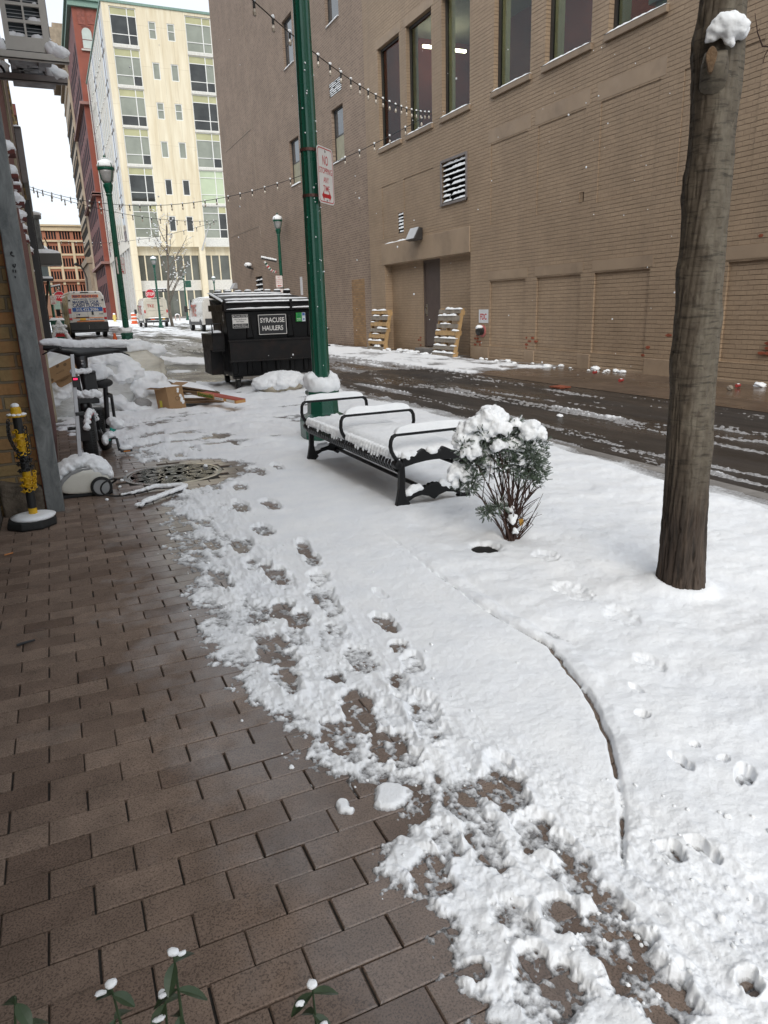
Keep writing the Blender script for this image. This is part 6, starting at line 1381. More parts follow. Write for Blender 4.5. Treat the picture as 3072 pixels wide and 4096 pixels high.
for i in range(26):
    a_ = bb(1050+rr.uniform(-90, 110), 1680); g.tube([a_, a_+Vector((0, 0, .08))+rt*rr.uniform(-.05, .08), a_+Vector((0, 0, rr.uniform(.15, .3)))+rt*rr.uniform(-.12, .16)+fwd*rr.uniform(-.05, .05)], [.003, .002, .001], 4)
g.build('stem', M['stem'], SH)
CL = [(800,250,.07),(640,340,.06),(480,420,.06),(420,560,.05),(560,560,.07),(470,680,.05),(690,720,.06),(800,620,.06),(940,460,.07),(1080,330,.06),(1120,430,.06),(1330,460,.07),(1420,520,.06),(1300,600,.07),(1180,680,.06),(1340,720,.06),(1230,820,.06),(1380,830,.05),(1400,960,.05),(1290,930,.05),(1050,760,.05),(1420,640,.06),(1360,560,.07),(1260,740,.07),(1420,760,.05),(1440,880,.05),(1160,880,.05),(600,760,.06),(500,1000,.05),(640,830,.06),(560,930,.06),(450,960,.05),(370,1010,.04),(520,1060,.04),(900,1290,.05),(780,1330,.05),(720,1360,.04),(700,450,.07),(820,430,.07),(1000,470,.07),(900,640,.07),(650,600,.07),(1100,600,.06),(780,540,.06),(1220,540,.06),(560,760,.06),(1240,680,.06),(1000,620,.05),(730,850,.04),(1200,500,.05),(880,740,.05),(980,830,.05)]
g = MB()
for (cx, cy, r_) in CL:
    c_ = bb(cx, cy, rr.uniform(-.09, .09))
    for s_ in range(72):
        d = Vector((rr.gauss(0, 1), rr.gauss(0, 1), rr.gauss(0, .8)+.2)).normalized(); o = c_+d*r_*rr.uniform(.05, 1.0); out = (d+Vector((0, 0, .1))).normalized()
        sd_ = out.cross(Vector((rr.uniform(-1, 1), rr.uniform(-1, 1), rr.uniform(-1, 1)))).normalized(); L_ = rr.uniform(.016, .034); f0 = rr.random(); g.cur = 0 if f0 < .5 else (1 if f0 < .86 else 2)
        for q in range(9):
            f_ = q/9; b0 = o+out*L_*f_; si = 1 if q % 2 else -1; tip = b0+(out*.8+sd_*si*.9).normalized()*L_*.42*(1-.5*f_); wv = out.cross(sd_)*.0026+out*.0025
            g.add([b0-wv, b0+wv, tip], [(0, 1, 2)])
        g.add([o-sd_*.0015, o+sd_*.0015, o+out*L_*1.1], [(0, 1, 2)])
g.build('foliage', [M['needle'], M['needle_grey'], M['snow']], SH)
g = MB()
BL = [(800,190,150),(700,240,110),(900,260,110),(930,330,90),(860,330,80),(620,270,90),(520,310,90),(430,330,80),(400,420,80),(370,520,75),(560,500,80),(540,590,90),(460,640,70),(600,640,60),(690,600,60),(640,720,70),(740,760,60),(770,860,40),(330,830,85),(300,900,80),(420,850,70),(450,920,55),(290,1010,45),(1230,320,80),(1330,330,100),(1420,400,85),(1300,400,80),(1470,430,50),(1050,520,75),(1130,540,75),(1010,600,60),(1010,660,35),(880,540,70),(850,580,60),(690,440,50),(750,310,55),(1120,270,45),(880,1270,50),(940,1280,35),(1080,1430,60),(1060,1320,35),(430,1080,45),(1110,1590,30),(1180,600,45),(1390,560,35),(1330,890,35),(1200,760,30)]
for i, (cx, cy, r_) in enumerate(BL):
    c_ = bb(cx, cy, -.03+rr.uniform(-.05, .05)); q = r_/3.016*3.6/FPX*.92; g.blob(c_+Vector((0, 0, .012)), (q*1.05, q*1.1, q*.7), .35, 2.2, i, 10)
    for s_ in range(7):
        d = rr.uniform(0, 6.28); g.blob(c_+rt*q*1.0*math.cos(d)+fwd*q*.9*math.sin(d)+Vector((0, 0, rr.uniform(-.75, .1)*q)), q*rr.uniform(.4, .8), .2, 2, i+s_, 7)
snowify(g.build('snow', M['snow'], SH), .0058, .010, .022, 2)
g = MB(); c_ = bb(1180, 1480, -.03); g.add([c_+rt*.0+Vector((0, 0, -.02)), c_+rt*.018, c_+rt*.012+Vector((0, 0, .022)), c_+rt*-.010+Vector((0, 0, .018))], [(0, 1, 2, 3)]); tag(g.build('leaf', plain('yellow_leaf', (.42, .22, .03), .7)), 'single yellow leaf caught low in the shrub', 'leaf')
# ================================================================== tree
def bark():
    N = Nodes('tree_bark'); p = N.xyz(N.obj); hgt = p[2]
    up = N.ramp(N.math('ADD', hgt, N.math('MULTIPLY', N.noise(N.obj, 4, 4), .5)), .5, 1.25)
    st = N.noise(N.map(N.obj, (34, 34, 4)), 1, 6, .6, .8); len_ = N.noise(N.map(N.obj, (14, 14, 90)), 1, 4, .6)
    low = N.ramp(st, .35, .65, (.022, .016, .012), (.095, .070, .053)); fine = N.noise(N.obj, 30, 6, .65)
    hi = N.mix(1.0, N.ramp(fine, .3, .7, (.094, .077, .058), (.168, .145, .110)), N.ramp(len_, .33, .47, (.45,)*3, (1,)*3), 'MULTIPLY')
    crack = N.ramp(N.noise(N.map(N.obj, (13, 13, 5)), 1, 6, .7, 1.2), .60, .68); hi = N.mix(N.math('MULTIPLY', crack, .75), hi, (.05, .036, .026))
    c = N.mix(up, low, hi)
    wet = N.attr('wet'); wn = N.ramp(N.math('ADD', wet, N.math('MULTIPLY', N.math('SUBTRACT', N.noise(N.map(N.obj, (6, 6, 3.6)), 1, 7, .7), .5), 1.9)), .36, .60)  # bark darker towards the trunk's left side, broken up by noise
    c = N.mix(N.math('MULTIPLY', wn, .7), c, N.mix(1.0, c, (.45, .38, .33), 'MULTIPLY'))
    N.col(c); N.set(rough=.75, spec=.3)
    b1 = N.bump(N.math('MULTIPLY', st, N.math('SUBTRACT', 1.0, N.math('MULTIPLY', up, .85))), .9, .018); b2 = N.bump(fine, .45, .004, b1); N.bump(len_, .3, .003, b2); return N.m
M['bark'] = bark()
TR = thing('tree', 'bare tree trunk with a snow-capped branch stub, standing in the snowy bed', 'tree', (2.262, 2.035, 0))
tb = Vector((2.262, 2.035, 0))
def trunk_c(z): return Vector((2.262-.012*math.sin(z*1.6)-.012*z, 2.035+.012*z, z))
def trunk_r(z): return .087-.0060*z+.016*math.exp(-max(z, 0)/.16)+(.006*math.exp(-((z-1.95)/.12)**2))
V = []; F = []; left_v = []; nz_, na_ = 520, 140; hz = np.linspace(-.08, 5.2, nz_)
view = math.atan2(-tb.y, -tb.x)
Ag, Hg = np.meshgrid(np.arange(na_)*2*math.pi/na_, hz)
cx_ = np.cos(Ag); sy_ = np.sin(Ag)
fis = fbm((cx_*1.6+9)*2.2+sy_*1.2, (sy_*1.6+9)*2.2+Hg*4.5, 5, .6); fis2 = np.abs(fbm(cx_*7+sy_*5+30+fbm(cx_*2+5, Hg*2.5, 3)*3, Hg*2.6+sy_*6, 3)-.5)
lowk = 1-sstep(.35, 1.0, Hg)
dr_ = .013*(fis-.5)+.006*(fbm(cx_*9+sy_*4+20, Hg*7+sy_*8, 4)-.5)+lowk*(-.009*(1-sstep(0, .09, fis2)))-.004*(1-lowk)*(1-sstep(0, .03, fis2))
knots = [(2.08, .9, .016, .05), (1.66, .35, .010, .03), (1.28, 1.2, .014, .045), (.8, .2, .008, .03), (1.5, -.9, .010, .04), (.40, -.9, .009, .05), (1.58, 1.35, .016, .05), (1.12, -1.25, .012, .04), (.95, 1.3, .011, .05), (1.36, -.15, .010, .035), (.62, -1.2, .010, .05), (2.02, 1.35, .018, .04), (1.0, -.9, .008, .05), (1.74, -.2, .010, .03)]
for zk, ak, hk, rk in knots:       # ak: angle from the viewing side, + to the left
    d = np.arctan2(np.sin(Ag-(view-ak)), np.cos(Ag-(view-ak)))*.085
    q = (d/rk)**2+((Hg-zk)/(rk*1.5))**2; dr_ = dr_+hk*np.exp(-q*1.6)-hk*.9*np.exp(-q*9)
ring_marks = sum(np.exp(-((Hg-z0-.02*np.sin(Ag*2+z0))/.004)**2) for z0 in (.55, .66, .78, .84, .47)); dr_ = dr_-.0025*ring_marks*sstep(.45, .6, fbm(cx_*5+40, Hg*9, 3))
for i in range(nz_):
    z = hz[i]; c_ = trunk_c(z); r_ = trunk_r(z)
    for j in range(na_):
        q = r_+dr_[i, j]; V.append((c_.x+q*cx_[i, j], c_.y+q*sy_[i, j], z))
        d = math.atan2(math.sin(Ag[i, j]-view+.0), math.cos(Ag[i, j]-view+.0)); left_v.append(max(0, min(1, .5+.9*(-d-.0)*.9)) if z < 2.6 else .3)
for i in range(nz_-1):
    for j in range(na_): F.append((i*na_+j, i*na_+(j+1) % na_, (i+1)*na_+(j+1) % na_, (i+1)*na_+j))
g = MB(); g.add(V, F); o = g.build('trunk', M['bark'], TR, smooth=True); a_ = o.data.attributes.new('wet', 'FLOAT', 'POINT'); a_.data.foreach_set('value', left_v)
# limbs above the frame and one drooping twig
g = MB(); top = trunk_c(5.2); rr = random.Random(3)
def limb(o, d, l_, r_, n):
    P = [o]; 
    for i in range(6): d = (d+Vector((rr.uniform(-.2, .2), rr.uniform(-.2, .2), rr.uniform(-.05, .15)))).normalized(); P.append(P[-1]+d*l_/6)
    g.tube(P, [r_*(1-.7*i/6) for i in range(7)], 7)
    if n:
        for q in (2, 3, 4, 5): limb(P[q], (d+Vector((rr.uniform(-1, 1), rr.uniform(-1, 1), rr.uniform(-.1, .7)))).normalized(), l_*.6, r_*.5, n-1)
for a_ in range(6): limb(top-Vector((0, 0, .1+a_*.35)), Vector((math.cos(a_*1.1), math.sin(a_*1.1), .9)).normalized(), 1.9, .045, 2)
limb(trunk_c(5.1), Vector((.1, .1, 1)), 2.2, .06, 2)
g.build('crown', M['bark'], TR)
tp = lambda px, py: at_pl(px, py, tb, tuple(Vector((tb.x, tb.y, 0)).normalized()))
g = MB(); g.tube([tp(3300, -400), tp(3180, 60), tp(3110, 190), tp(3050, 185), tp(3030, 130), tp(3020, 52)], [.012, .006, .004, .003, .002, .001], 5); g.tube([tp(3075, 195), tp(3060, 220), tp(3052, 252)], [.002, .0015, .001], 4); g.tube([tp(3026, 128), tp(3036, 120), tp(3040, 114)], .0012, 4); g.tube([trunk_c(4.4), trunk_c(4.4)+Vector((.35, -.2, .1)), tp(3420, -700), tp(3300, -400)], [.03, .02, .014, .012], 6); g.build('twig', M['stem'], TR)
# the broken stub on the viewing side, with its cap of snow
vd = Vector((-tb.x, -tb.y, 0)).normalized(); vr = Vector((-vd.y, vd.x, 0))
s0 = tp(2855, 330)+vd*.055; g = MB(); g.tube([s0-vd*.075+Vector((0, 0, -.10)), s0-vd*.045+Vector((0, 0, -.05)), s0-Vector((0, 0, .02)), s0+vd*.035+Vector((0, 0, .03)), s0+vd*.055+Vector((0, 0, .062))], [.030, .040, .046, .044, .036], 18); o = g.build('branch_stub', M['bark'], TR, smooth=True)
g = MB(); c_ = s0+vd*.092+Vector((-.0, 0, .040)); P = []
for i in range(14):
    a_ = i/14*6.283; P.append(c_+vr*(-.012+.016*math.cos(a_)*(1+.25*math.sin(3*a_)))+Vector((0, 0, .040*math.sin(a_)-.004)))
g.hexa([p_-vd*.03 for p_ in P], [p_+vd*.0 for p_ in P]); g.build('broken_wood', plain('torn_wood', (.12, .072, .036), .8, var=.45, scale=30, bump=1, bs=60, bd=.006), TR, bevel=.004)
g = MB()
for i, (px, py, r_) in enumerate(((2870, 160, 34), (2905, 130, 40), (2940, 130, 36), (2895, 110, 30), (2930, 105, 28), (2850, 190, 20), (2920, 165, 34), (2918, 200, 16), (2950, 155, 20), (2880, 135, 34), (2838, 178, 16), (2912, 188, 20), (2832, 200, 13), (2845, 160, 20), (2965, 165, 20), (2972, 140, 22), (2925, 215, 13), (2908, 205, 15))):
    q = r_*2.4/FPX; g.blob(tp(px, py)+vd*(.105 if py > 120 else .09), (q, q, q*.85), .3, 2.4, i, 10)
    g.blob(tp(px, py)+vd*.06, (q, q*1.2, q*.8), .2, 2, i, 8)
snowify(g.build('snow_cap', M['snow'], TR), .005, .0035, .02, 9)
# ================================================================== electric bike
M['bike_black'] = plain('bike_black', (.016, .016, .017), .35, var=.2, coat=.2); M['teal'] = plain('teal_plastic', (.01, .33, .25), .4); M['silver'] = plain('brushed_silver', (.50, .50, .52), .35, metal=.6, var=.06)
BK = thing('electric_bike', 'black electric bike with small wheels and teal panels under snow, parked at the facade', 'bike', (.20, 6.5, 0))
FW_, RW_ = Vector((.165, 6.42, .185)), Vector((.315, 7.05, .185)); bd_ = (RW_-FW_).normalized(); br = Vector((bd_.y, -bd_.x, 0)); up = Vector((0, 0, 1))
def wheel(c, R_, w_, turn=0):
    ax = (Matrix.Rotation(turn, 3, 'Z') @ br).normalized(); T_ = Matrix.Translation(c) @ ax.to_track_quat('Z', 'Y').to_matrix().to_4x4()
    g = MB(); g.xf = T_; P = [(R_-.055+.052*math.sin(math.pi*i/10), -w_*math.cos(math.pi*i/10)) for i in range(11)]; g.lathe(P+[(R_-.06, w_*.7), (R_-.06, -w_*.7), P[0]], n=40)
    rr = random.Random(5)
    for i in range(60):
        a_ = i/60*6.283
        for s_ in (-.6, 0, .6): a2_ = a_+s_*.05; r2_ = R_-.003-abs(s_)*.012; g.box(0, 0, 0, 0, 0, 0) if False else g.add([(math.cos(a2_-.02)*r2_, math.sin(a2_-.02)*r2_, w_*(s_-.25)), (math.cos(a2_+.02)*r2_, math.sin(a2_+.02)*r2_, w_*(s_-.25)), (math.cos(a2_+.02)*(r2_+.005), math.sin(a2_+.02)*(r2_+.005), w_*(s_+.25)), (math.cos(a2_-.02)*(r2_+.005), math.sin(a2_-.02)*(r2_+.005), w_*(s_+.25))], [(0, 1, 2, 3)])
    wv = g.build('wheel', M['rubber'], BK)
    g = MB(); g.xf = T_; g.lathe([(R_-.06, -.014), (R_-.075, -.016), (R_-.075, .016), (R_-.06, .014)], n=32); g.lathe([(.012, -.05), (.045, -.03), (.045, .03), (.012, .05)], n=16)
    for i in range(6): a_ = i*1.047; g.tube([(.03*math.cos(a_), .03*math.sin(a_), 0), ((R_-.07)*math.cos(a_), (R_-.07)*math.sin(a_), 0)], .008, 5)
    g.build('rim', M['silver'], wv); return wv
wheel(FW_, .205, .056, R(11)); wheel(RW_, .205, .042)
HB_ = at_y(318, 1418, 6.52)      # centre of the handlebar
hl_, hr_ = at_y(172, 1392, 6.50), at_y(508, 1397, 6.55)
g = MB(); st_b = FW_+Vector((.0, .035, .30)); g.tube([HB_+Vector((0, 0, -.01)), HB_+Vector((.012, .01, -.14)), HB_+Vector((.018, .02, -.30)), st_b, FW_+Vector((0, .03, .24))], [.062, .040, .032, .036, .034], 12); g.build('stem', M['bike_black'], BK, smooth=True)
g = MB(); q = [hl_, hl_.lerp(HB_, .35)+Vector((0, 0, .006)), hl_.lerp(HB_, .75)+Vector((0, 0, .012)), HB_+Vector((0, 0, .012)), HB_.lerp(hr_, .25)+Vector((0, 0, .012)), HB_.lerp(hr_, .65)+Vector((0, 0, .004)), hr_]
g.tube(q, [.017, .026, .042, .054, .042, .026, .017], 12)
for e_, s_ in ((hl_, 1), (hr_, -1)): g.tube([e_+Vector((s_*.11, -.02, -.015)), e_+Vector((s_*.05, -.05, -.02)), e_+Vector((s_*.0, -.055, -.045)), e_+Vector((-s_*.01, -.05, -.05))], [.010, .007, .006, .005], 6); g.tube([e_+Vector((s_*.13, 0, -.0)), e_+Vector((s_*.12, -.02, -.02))], .016, 6)
hb = g.build('handlebar', M['bike_black'], BK, smooth=True)
g = MB(); g.tube([hl_, hl_+Vector((.12, 0, .0))], .0175, 10); g.tube([hr_, hr_+Vector((-.12, 0, .0))], .0175, 10); split_build(g, 'grip', M['rubber'], hb, .05)
g = MB(); c_ = HB_+Vector((.010, -.034, -.055)); g.prism([(c_.x-.019, c_.z+.022), (c_.x+.019, c_.z+.022), (c_.x+.010, c_.z-.024), (c_.x-.010, c_.z-.024)], c_.y-.012, c_.y+.01, 'y'); hlp = g.build('headlight', M['silver'], BK, bevel=.004)
g = MB(); g.lathe([(.002, 0), (.010, .003), (.012, .01)], (c_.x, c_.y-.014, c_.z), 10); g.build('lens', M['lamp_clear'], hlp)
g = MB(); n_ = 34; rr = random.Random(8)
L_ = (hr_-hl_)
for i in range(n_):
    a_ = i/(n_-1); p_ = hl_.lerp(HB_, a_*2) if a_ < .5 else HB_.lerp(hr_, a_*2-1); k_ = math.sin(math.pi*min(1, max(0, a_*.97+.015)))**.5
    g.blob(p_+Vector((0, 0, .034+.040*k_)), (.026, .030, .016+.026*k_), .14, 2, i, 8)
snowify(g.build('handlebar_snow', M['snow'], BK), .007, .005, .03)
# folding hinge block, fork, frame, battery
g = MB(); hx = FW_+Vector((0, .02, .34))
g.tube([FW_+br*.055, FW_+br*.055+Vector((0, .02, .16)), hx+br*.04], .014, 8); g.tube([FW_-br*.055, FW_-br*.055+Vector((0, .02, .16)), hx-br*.04], .014, 8); g.box(hx.x-.06, hx.y-.03, hx.z-.02, hx.x+.07, hx.y+.04, hx.z+.02); g.build('fork', M['bike_black'], BK)
g = MB(); seat_b = RW_+Vector((-.05, -.22, .03)); cr = FW_.lerp(RW_, .62)+Vector((0, 0, -.02))
g.tube([hx+Vector((0, .04, .0)), hx.lerp(cr, .5)+Vector((0, 0, -.03)), cr, RW_], [.032, .04, .04, .018], 10); g.tube([cr, RW_+Vector((.0, -.05, .05))], .02, 6); g.build('frame', M['bike_black'], BK)
g = MB(); c_ = hx+Vector((.075, .10, .10)); g.box(c_.x-.05, c_.y-.04, c_.z-.14, c_.x+.05, c_.y+.06, c_.z+.13); g.tube([c_+Vector((-.13, -.05, .12)), c_+Vector((.05, -.05, .12))], .014, 6); g.tube([c_+Vector((-.10, -.06, -.14)), c_+Vector((-.10, -.06, .10))], .022, 8); g.box(c_.x-.14, c_.y-.06, c_.z-.20, c_.x+.06, c_.y+.05, c_.z-.17); g.build('battery_pack', M['bike_black'], BK, bevel=.008)
sp_t = at_y(420, 1532, 6.9); sp_b = at_y(432, 1712, 6.95)
g = MB(); g.tube([sp_t, sp_b], .022, 10); g.tube([sp_t+Vector((.04, .03, -.12)), sp_b+Vector((.07, .05, .05))], .014, 6); g.tube([sp_t+Vector((.04, .03, -.12)), sp_t+Vector((.0, 0, -.10))], .02, 8); g.build('seat_post', M['bike_black'], BK)
sd = at_y(396, 1528, 6.88); g = MB(); g.blob(sd+Vector((.01, 0, -.01)), (.105, .14, .045), .05, 1, 2, 14); g.build('saddle', M['rubber'], BK, smooth=True)
g = MB(); g.blob(sd+Vector((-.03, 0, .075)), (.115, .14, .085), .12, 1.8, 3, 14); g.blob(sd+Vector((-.07, 0, .03)), (.04, .08, .035), .2, 2, 6, 10); snowify(g.build('saddle_snow', M['snow'], BK), .007, .005)
# fender with red side marks, mudguard stays
g = MB(); F_ = []
for i in range(13):
    a_ = R(10+i*13.0); F_.append(FW_-bd_*math.cos(a_)*.235+up*math.sin(a_)*.235)
for i in range(12):
    a1, b1 = F_[i], F_[i+1]; g.hexa([a1-br*.052, a1+br*.052, b1+br*.052, b1-br*.052], [p_+(p_-FW_).normalized()*.004 for p_ in (a1-br*.052, a1+br*.052, b1+br*.052, b1-br*.052)])
fd = g.build('fender', M['bike_black'], BK)
g = MB()
for s_ in (-1, 1):
    for i in range(3, 7):
        a1, b1 = F_[i], F_[i+1]; k_ = br*s_*.053; g.hexa([a1+k_, a1+k_*1.12, b1+k_*1.12, b1+k_], [p_-(p_-FW_).normalized()*.016 for p_ in (a1+k_, a1+k_*1.12, b1+k_*1.12, b1+k_)])
split_build(g, 'reflector', plain('red_reflector', (.55, .01, .02), .25), fd, .02)
g = MB()
for i in range(2, 11):
    for s_ in range(2): g.blob(F_[min(12, i)]+(F_[i]-FW_).normalized()*.015+br*(.03-.055*s_*(i > 6))+Vector((.005, -.01, 0)), (.03, .028, .026), .25, 2, i+s_, 8)
c_ = hx+Vector((.04, -.02, .05))
for i in range(9): g.blob(c_+Vector((-.08+.02*i, .01*math.sin(i), .01*math.cos(i*2))), (.028, .03, .03), .3, 2.4, i+20, 8)
for i in range(8): g.blob(hx+Vector((-.05+.018*i, .03, .235+.006*math.sin(i*2))), (.024, .03, .022), .3, 2.4, i+40, 8)
for i in range(5): g.blob(FW_+Vector((-.075-.004*i, -.12, -.06-.025*i)), (.022, .02, .03), .3, 2.4, i+60, 8)
[snowify(o, .0065, .007, .02) for o in split_build(g, 'snow', M['snow'], BK, .004)]
# teal cover, cranks, pedals
g = MB(); t1, t2 = at_y(452, 1718, 6.72), at_y(430, 1758, 6.70)
for t_ in (t1, t2): g.hexa([t_+Vector((-.03, 0, -.035)), t_+Vector((.03, 0, -.01)), t_+Vector((.025, .05, -.01)), t_+Vector((-.03, .05, -.03))], [t_+Vector((-.02, 0, .02)), t_+Vector((.025, 0, .03)), t_+Vector((.02, .05, .03)), t_+Vector((-.02, .05, .02))])
g.build('side_panel', M['teal'], BK, bevel=.006)
g = MB(); g.blob(at_y(468, 1697, 6.75), (.065, .08, .05), .2, 2, 4, 12); g.blob(at_y(448, 1685, 6.8), (.05, .07, .04), .2, 2, 5, 12); g.blob(at_y(440, 1738, 6.70), (.045, .06, .03), .2, 2, 7, 12); g.blob(at_y(420, 1760, 6.68), (.03, .06, .05), .2, 2, 8, 12); snowify(g.build('panel_snow', M['snow'], BK), .007, .006)
g = MB(); ck = at_y(452, 1752, 6.70); pr_ = at_y(505, 1800, 6.66); pl_ = at_y(295, 1712, 6.60); g.tube([ck+Vector((-.06, .02, 0)), ck, ck+Vector((.03, -.0, -.01)), pr_+Vector((-.055, 0, .0))], .012, 8); g.lathe([(.06, -.004), (.06, .004)], ck+Vector((-.03, .05, 0)), 20); g.build('crank', M['bike_black'], BK)
for p_, mk in ((pr_, 1), (pl_, 0)):
    g = MB(); g.box(p_.x-.05, p_.y-.035, p_.z-.012, p_.x+.05, p_.y-.028, p_.z+.008); g.box(p_.x-.05, p_.y+.028, p_.z-.012, p_.x+.05, p_.y+.035, p_.z+.008); g.box(p_.x-.05, p_.y-.03, p_.z-.012, p_.x-.04, p_.y+.03, p_.z+.008); g.box(p_.x+.04, p_.y-.03, p_.z-.012, p_.x+.05, p_.y+.03, p_.z+.008); g.box(p_.x-.01, p_.y-.03, p_.z-.012, p_.x+.01, p_.y+.03, p_.z+.004)
    pd = g.build('pedal', M['bike_black'], BK, bevel=.002)
    if mk:
        g = MB(); g.box(p_.x-.025, p_.y-.038, p_.z-.008, p_.x+.03, p_.y-.0355, p_.z+.002); g.build('reflector', plain('amber', (.6, .2, .02), .3), pd)
        g = MB(); g.blob(p_+Vector((0, 0, .022)), (.055, .038, .026), .2, 2, 1, 10); snowify(g.build('snow', M['snow'], pd), .006, .004)
# ================================================================== white floor machine with an upright pole
MC = thing('floor_machine', 'white wheeled floor machine with a silver upright pole and a snowy top', 'machine', (.07, 5.29, 0))
M['mach_white'] = plain('machine_white', (.66, .64, .57), .22, var=.05, scale=2, coat=.3, dirt=(.40, .37, .30), dirt_amt=.4); M['mach_grey'] = plain('machine_grey', (.33, .335, .34), .35, metal=.3)
xa, xb, ya, yb_ = -.105, .245, 5.17, 5.45
g = MB(); sil = [(xa, .02), (xa-.004, .085), (xa+.03, .135), (xa+.09, .178), (xa+.16, .198), (xa+.23, .195), (xa+.29, .17), (xa+.33, .13), (xb+.0, .08), (xb, .03), (xb-.02, .02)]
def inset(P, k, c=(.07, .08)): return [(c[0]+(x-c[0])*k, c[1]+(z-c[1])*k) for x, z in P]
rings = [(ya, .90), (ya+.012, .965), (ya+.04, 1.0), (yb_-.04, 1.0), (yb_-.012, .965), (yb_, .9)]
V = []; F = []; k_ = len(sil)
for y_, s_ in rings: V += [(x, y_+(0.0), z) for x, z in inset(sil, s_)]
for i in range(len(rings)-1):
    for j in range(k_): F.append((i*k_+j, i*k_+(j+1) % k_, (i+1)*k_+(j+1) % k_, (i+1)*k_+j))
F += [tuple(range(k_))[::-1], tuple(range((len(rings)-1)*k_, len(rings)*k_))]; g.add(V, F); o = g.build('housing', M['mach_white'], MC, smooth=True); sm = o.modifiers.new('sub', 'SUBSURF'); sm.levels = sm.render_levels = 2
g = MB(); g.box(xa+.01, ya+.01, .0, xb-.01, yb_-.01, .025); g.build('base', M['rubber'], MC, bevel=.006)
g = MB(); P = [(xa-.006, .085), (xa+.028, .138), (xa+.09, .182), (xa+.16, .203), (xa+.215, .203), (xa+.215, .184), (xa+.16, .180), (xa+.09, .158), (xa+.04, .115), (xa+.008, .07)]; g.prism(P, ya+.004, ya+.035, 'y'); P = [(xb-.07, .175), (xb-.015, .13), (xb+.004, .07), (xb-.008, .06), (xb-.03, .12)]; g.prism(P, ya+.02, ya+.1, 'y'); g.build('trim', M['mach_grey'], MC, bevel=.005)
wc = Vector((.165, ya-.015, .062)); g = MB(); g.xf = Matrix.Translation(wc) @ Matrix.Rotation(math.pi/2, 4, 'X'); g.lathe([(.05, -.012), (.068, -.012), (.072, 0), (.068, .014), (.055, .018), (.055, .010)], n=36); wv = g.build('wheel', M['rubber'], MC)
g = MB(); g.xf = Matrix.Translation(wc) @ Matrix.Rotation(math.pi/2, 4, 'X'); g.lathe([(.055, -.01), (.055, .009), (.052, .013), (.0, .014)], n=32); g.build('hub_cap', M['mach_grey'], wv)
pb, pt = at_y(322, 1848, 5.33), at_y(288, 1418, 5.36)
g = MB(); d_p = (pt-pb).normalized(); sx_ = Vector((.0135, 0, 0)); sy = Vector((0, .009, 0)); g.hexa([pb-sx_-sy, pb+sx_-sy, pb+sx_+sy, pb-sx_+sy], [pt-sx_*.9-sy, pt+sx_*.9-sy, pt+sx_*.9+sy, pt-sx_*.9+sy]); g.build('pole', M['silver'], MC, bevel=.002)
dp = at_y(303, 1528, 5.345); g = MB(); g.box(dp.x-.021, dp.y-.02, dp.z-.034, dp.x+.021, dp.y+.014, dp.z+.036); cl_ = at_y(313, 1655, 5.34); g.box(cl_.x-.018, cl_.y-.018, cl_.z-.012, cl_.x+.04, cl_.y+.014, cl_.z+.012); co_ = split_build(g, 'clamp', M['dark_plastic'], MC, .03, bevel=.003)[0]
g = MB(); g.box(dp.x-.016, dp.y-.0215, dp.z+.010, dp.x+.016, dp.y-.0205, dp.z+.034); ds = g.build('display', plain('display_dark', (.05, .002, .008), .3), co_)
g = MB(); g.text('888', (dp.x, dp.y-.0215, dp.z+.022), (1, 0, 0), (0, 0, 1), .013, .026, .01, .0006); g.build('digits', emit('red_digits', (1, .03, .12), 1.6), ds)
g = MB()
for i, (x_, z_, r_, h_) in enumerate(((-.09, .14, .035, .04), (-.06, .18, .045, .035), (-.02, .205, .05, .035), (.03, .225, .05, .035), (.08, .228, .055, .04), (.13, .215, .055, .04), (.17, .195, .05, .045), (.205, .17, .04, .04), (.23, .13, .03, .035), (.15, .175, .045, .03), (.19, .15, .04, .03))):
    for y_ in (5.25, 5.33, 5.42): g.blob((x_, y_+(.0 if x_ < .1 else -.03), z_), (r_, .055, h_), .22, 2, i+int(y_*10), 10)
snowify(g.build('snow_cap', M['snow'], MC), .007, .006)
# black hose looping over the wheel and trailing away under the snow
HO = thing('hose', 'black hose looping beside the white machine and trailing off under a ridge of snow', 'hose', (.4, 5.0, 0))
loop = [(.232, 5.17, .075), (.262, 5.14, .10), (.258, 5.10, .118), (.22, 5.07, .122), (.175, 5.06, .105), (.155, 5.06, .07), (.165, 5.06, .035), (.20, 5.05, .018), (.26, 5.03, .012), (.34, 5.03, .012), (.42, 5.06, .012), (.50, 5.10, .014), (.58, 5.08, .014), (.66, 5.06, .014), (.70, 5.01, .014), (.66, 4.95, .014), (.56, 4.86, .014), (.48, 4.79, .014), (.42, 4.73, .014), (.38, 4.695, .014)]
def smooth(P, n=6):
    P = [Vector(p) for p in P]; out = []
    for i in range(len(P)-1):
        p0, p1, p2, p3 = P[max(0, i-1)], P[i], P[i+1], P[min(len(P)-1, i+2)]
        for k_ in range(n): t = k_/n; out.append(.5*((2*p1)+(p2-p0)*t+(2*p0-5*p1+4*p2-p3)*t*t+(3*p1-p0-3*p2+p3)*t**3))
    return out+[P[-1]]
hp = smooth(loop); g = MB(); g.tube(hp, .0062, 8); g.build('tube', M['rubber'], HO, smooth=True)
g = MB(); e_ = Vector(loop[-1]); g.tube([e_+Vector((.012, .01, 0)), e_+Vector((-.03, -.02, .0))], [.011, .012], 10); g.build('nozzle', M['rubber'], HO)
g = MB(); rr = random.Random(4)
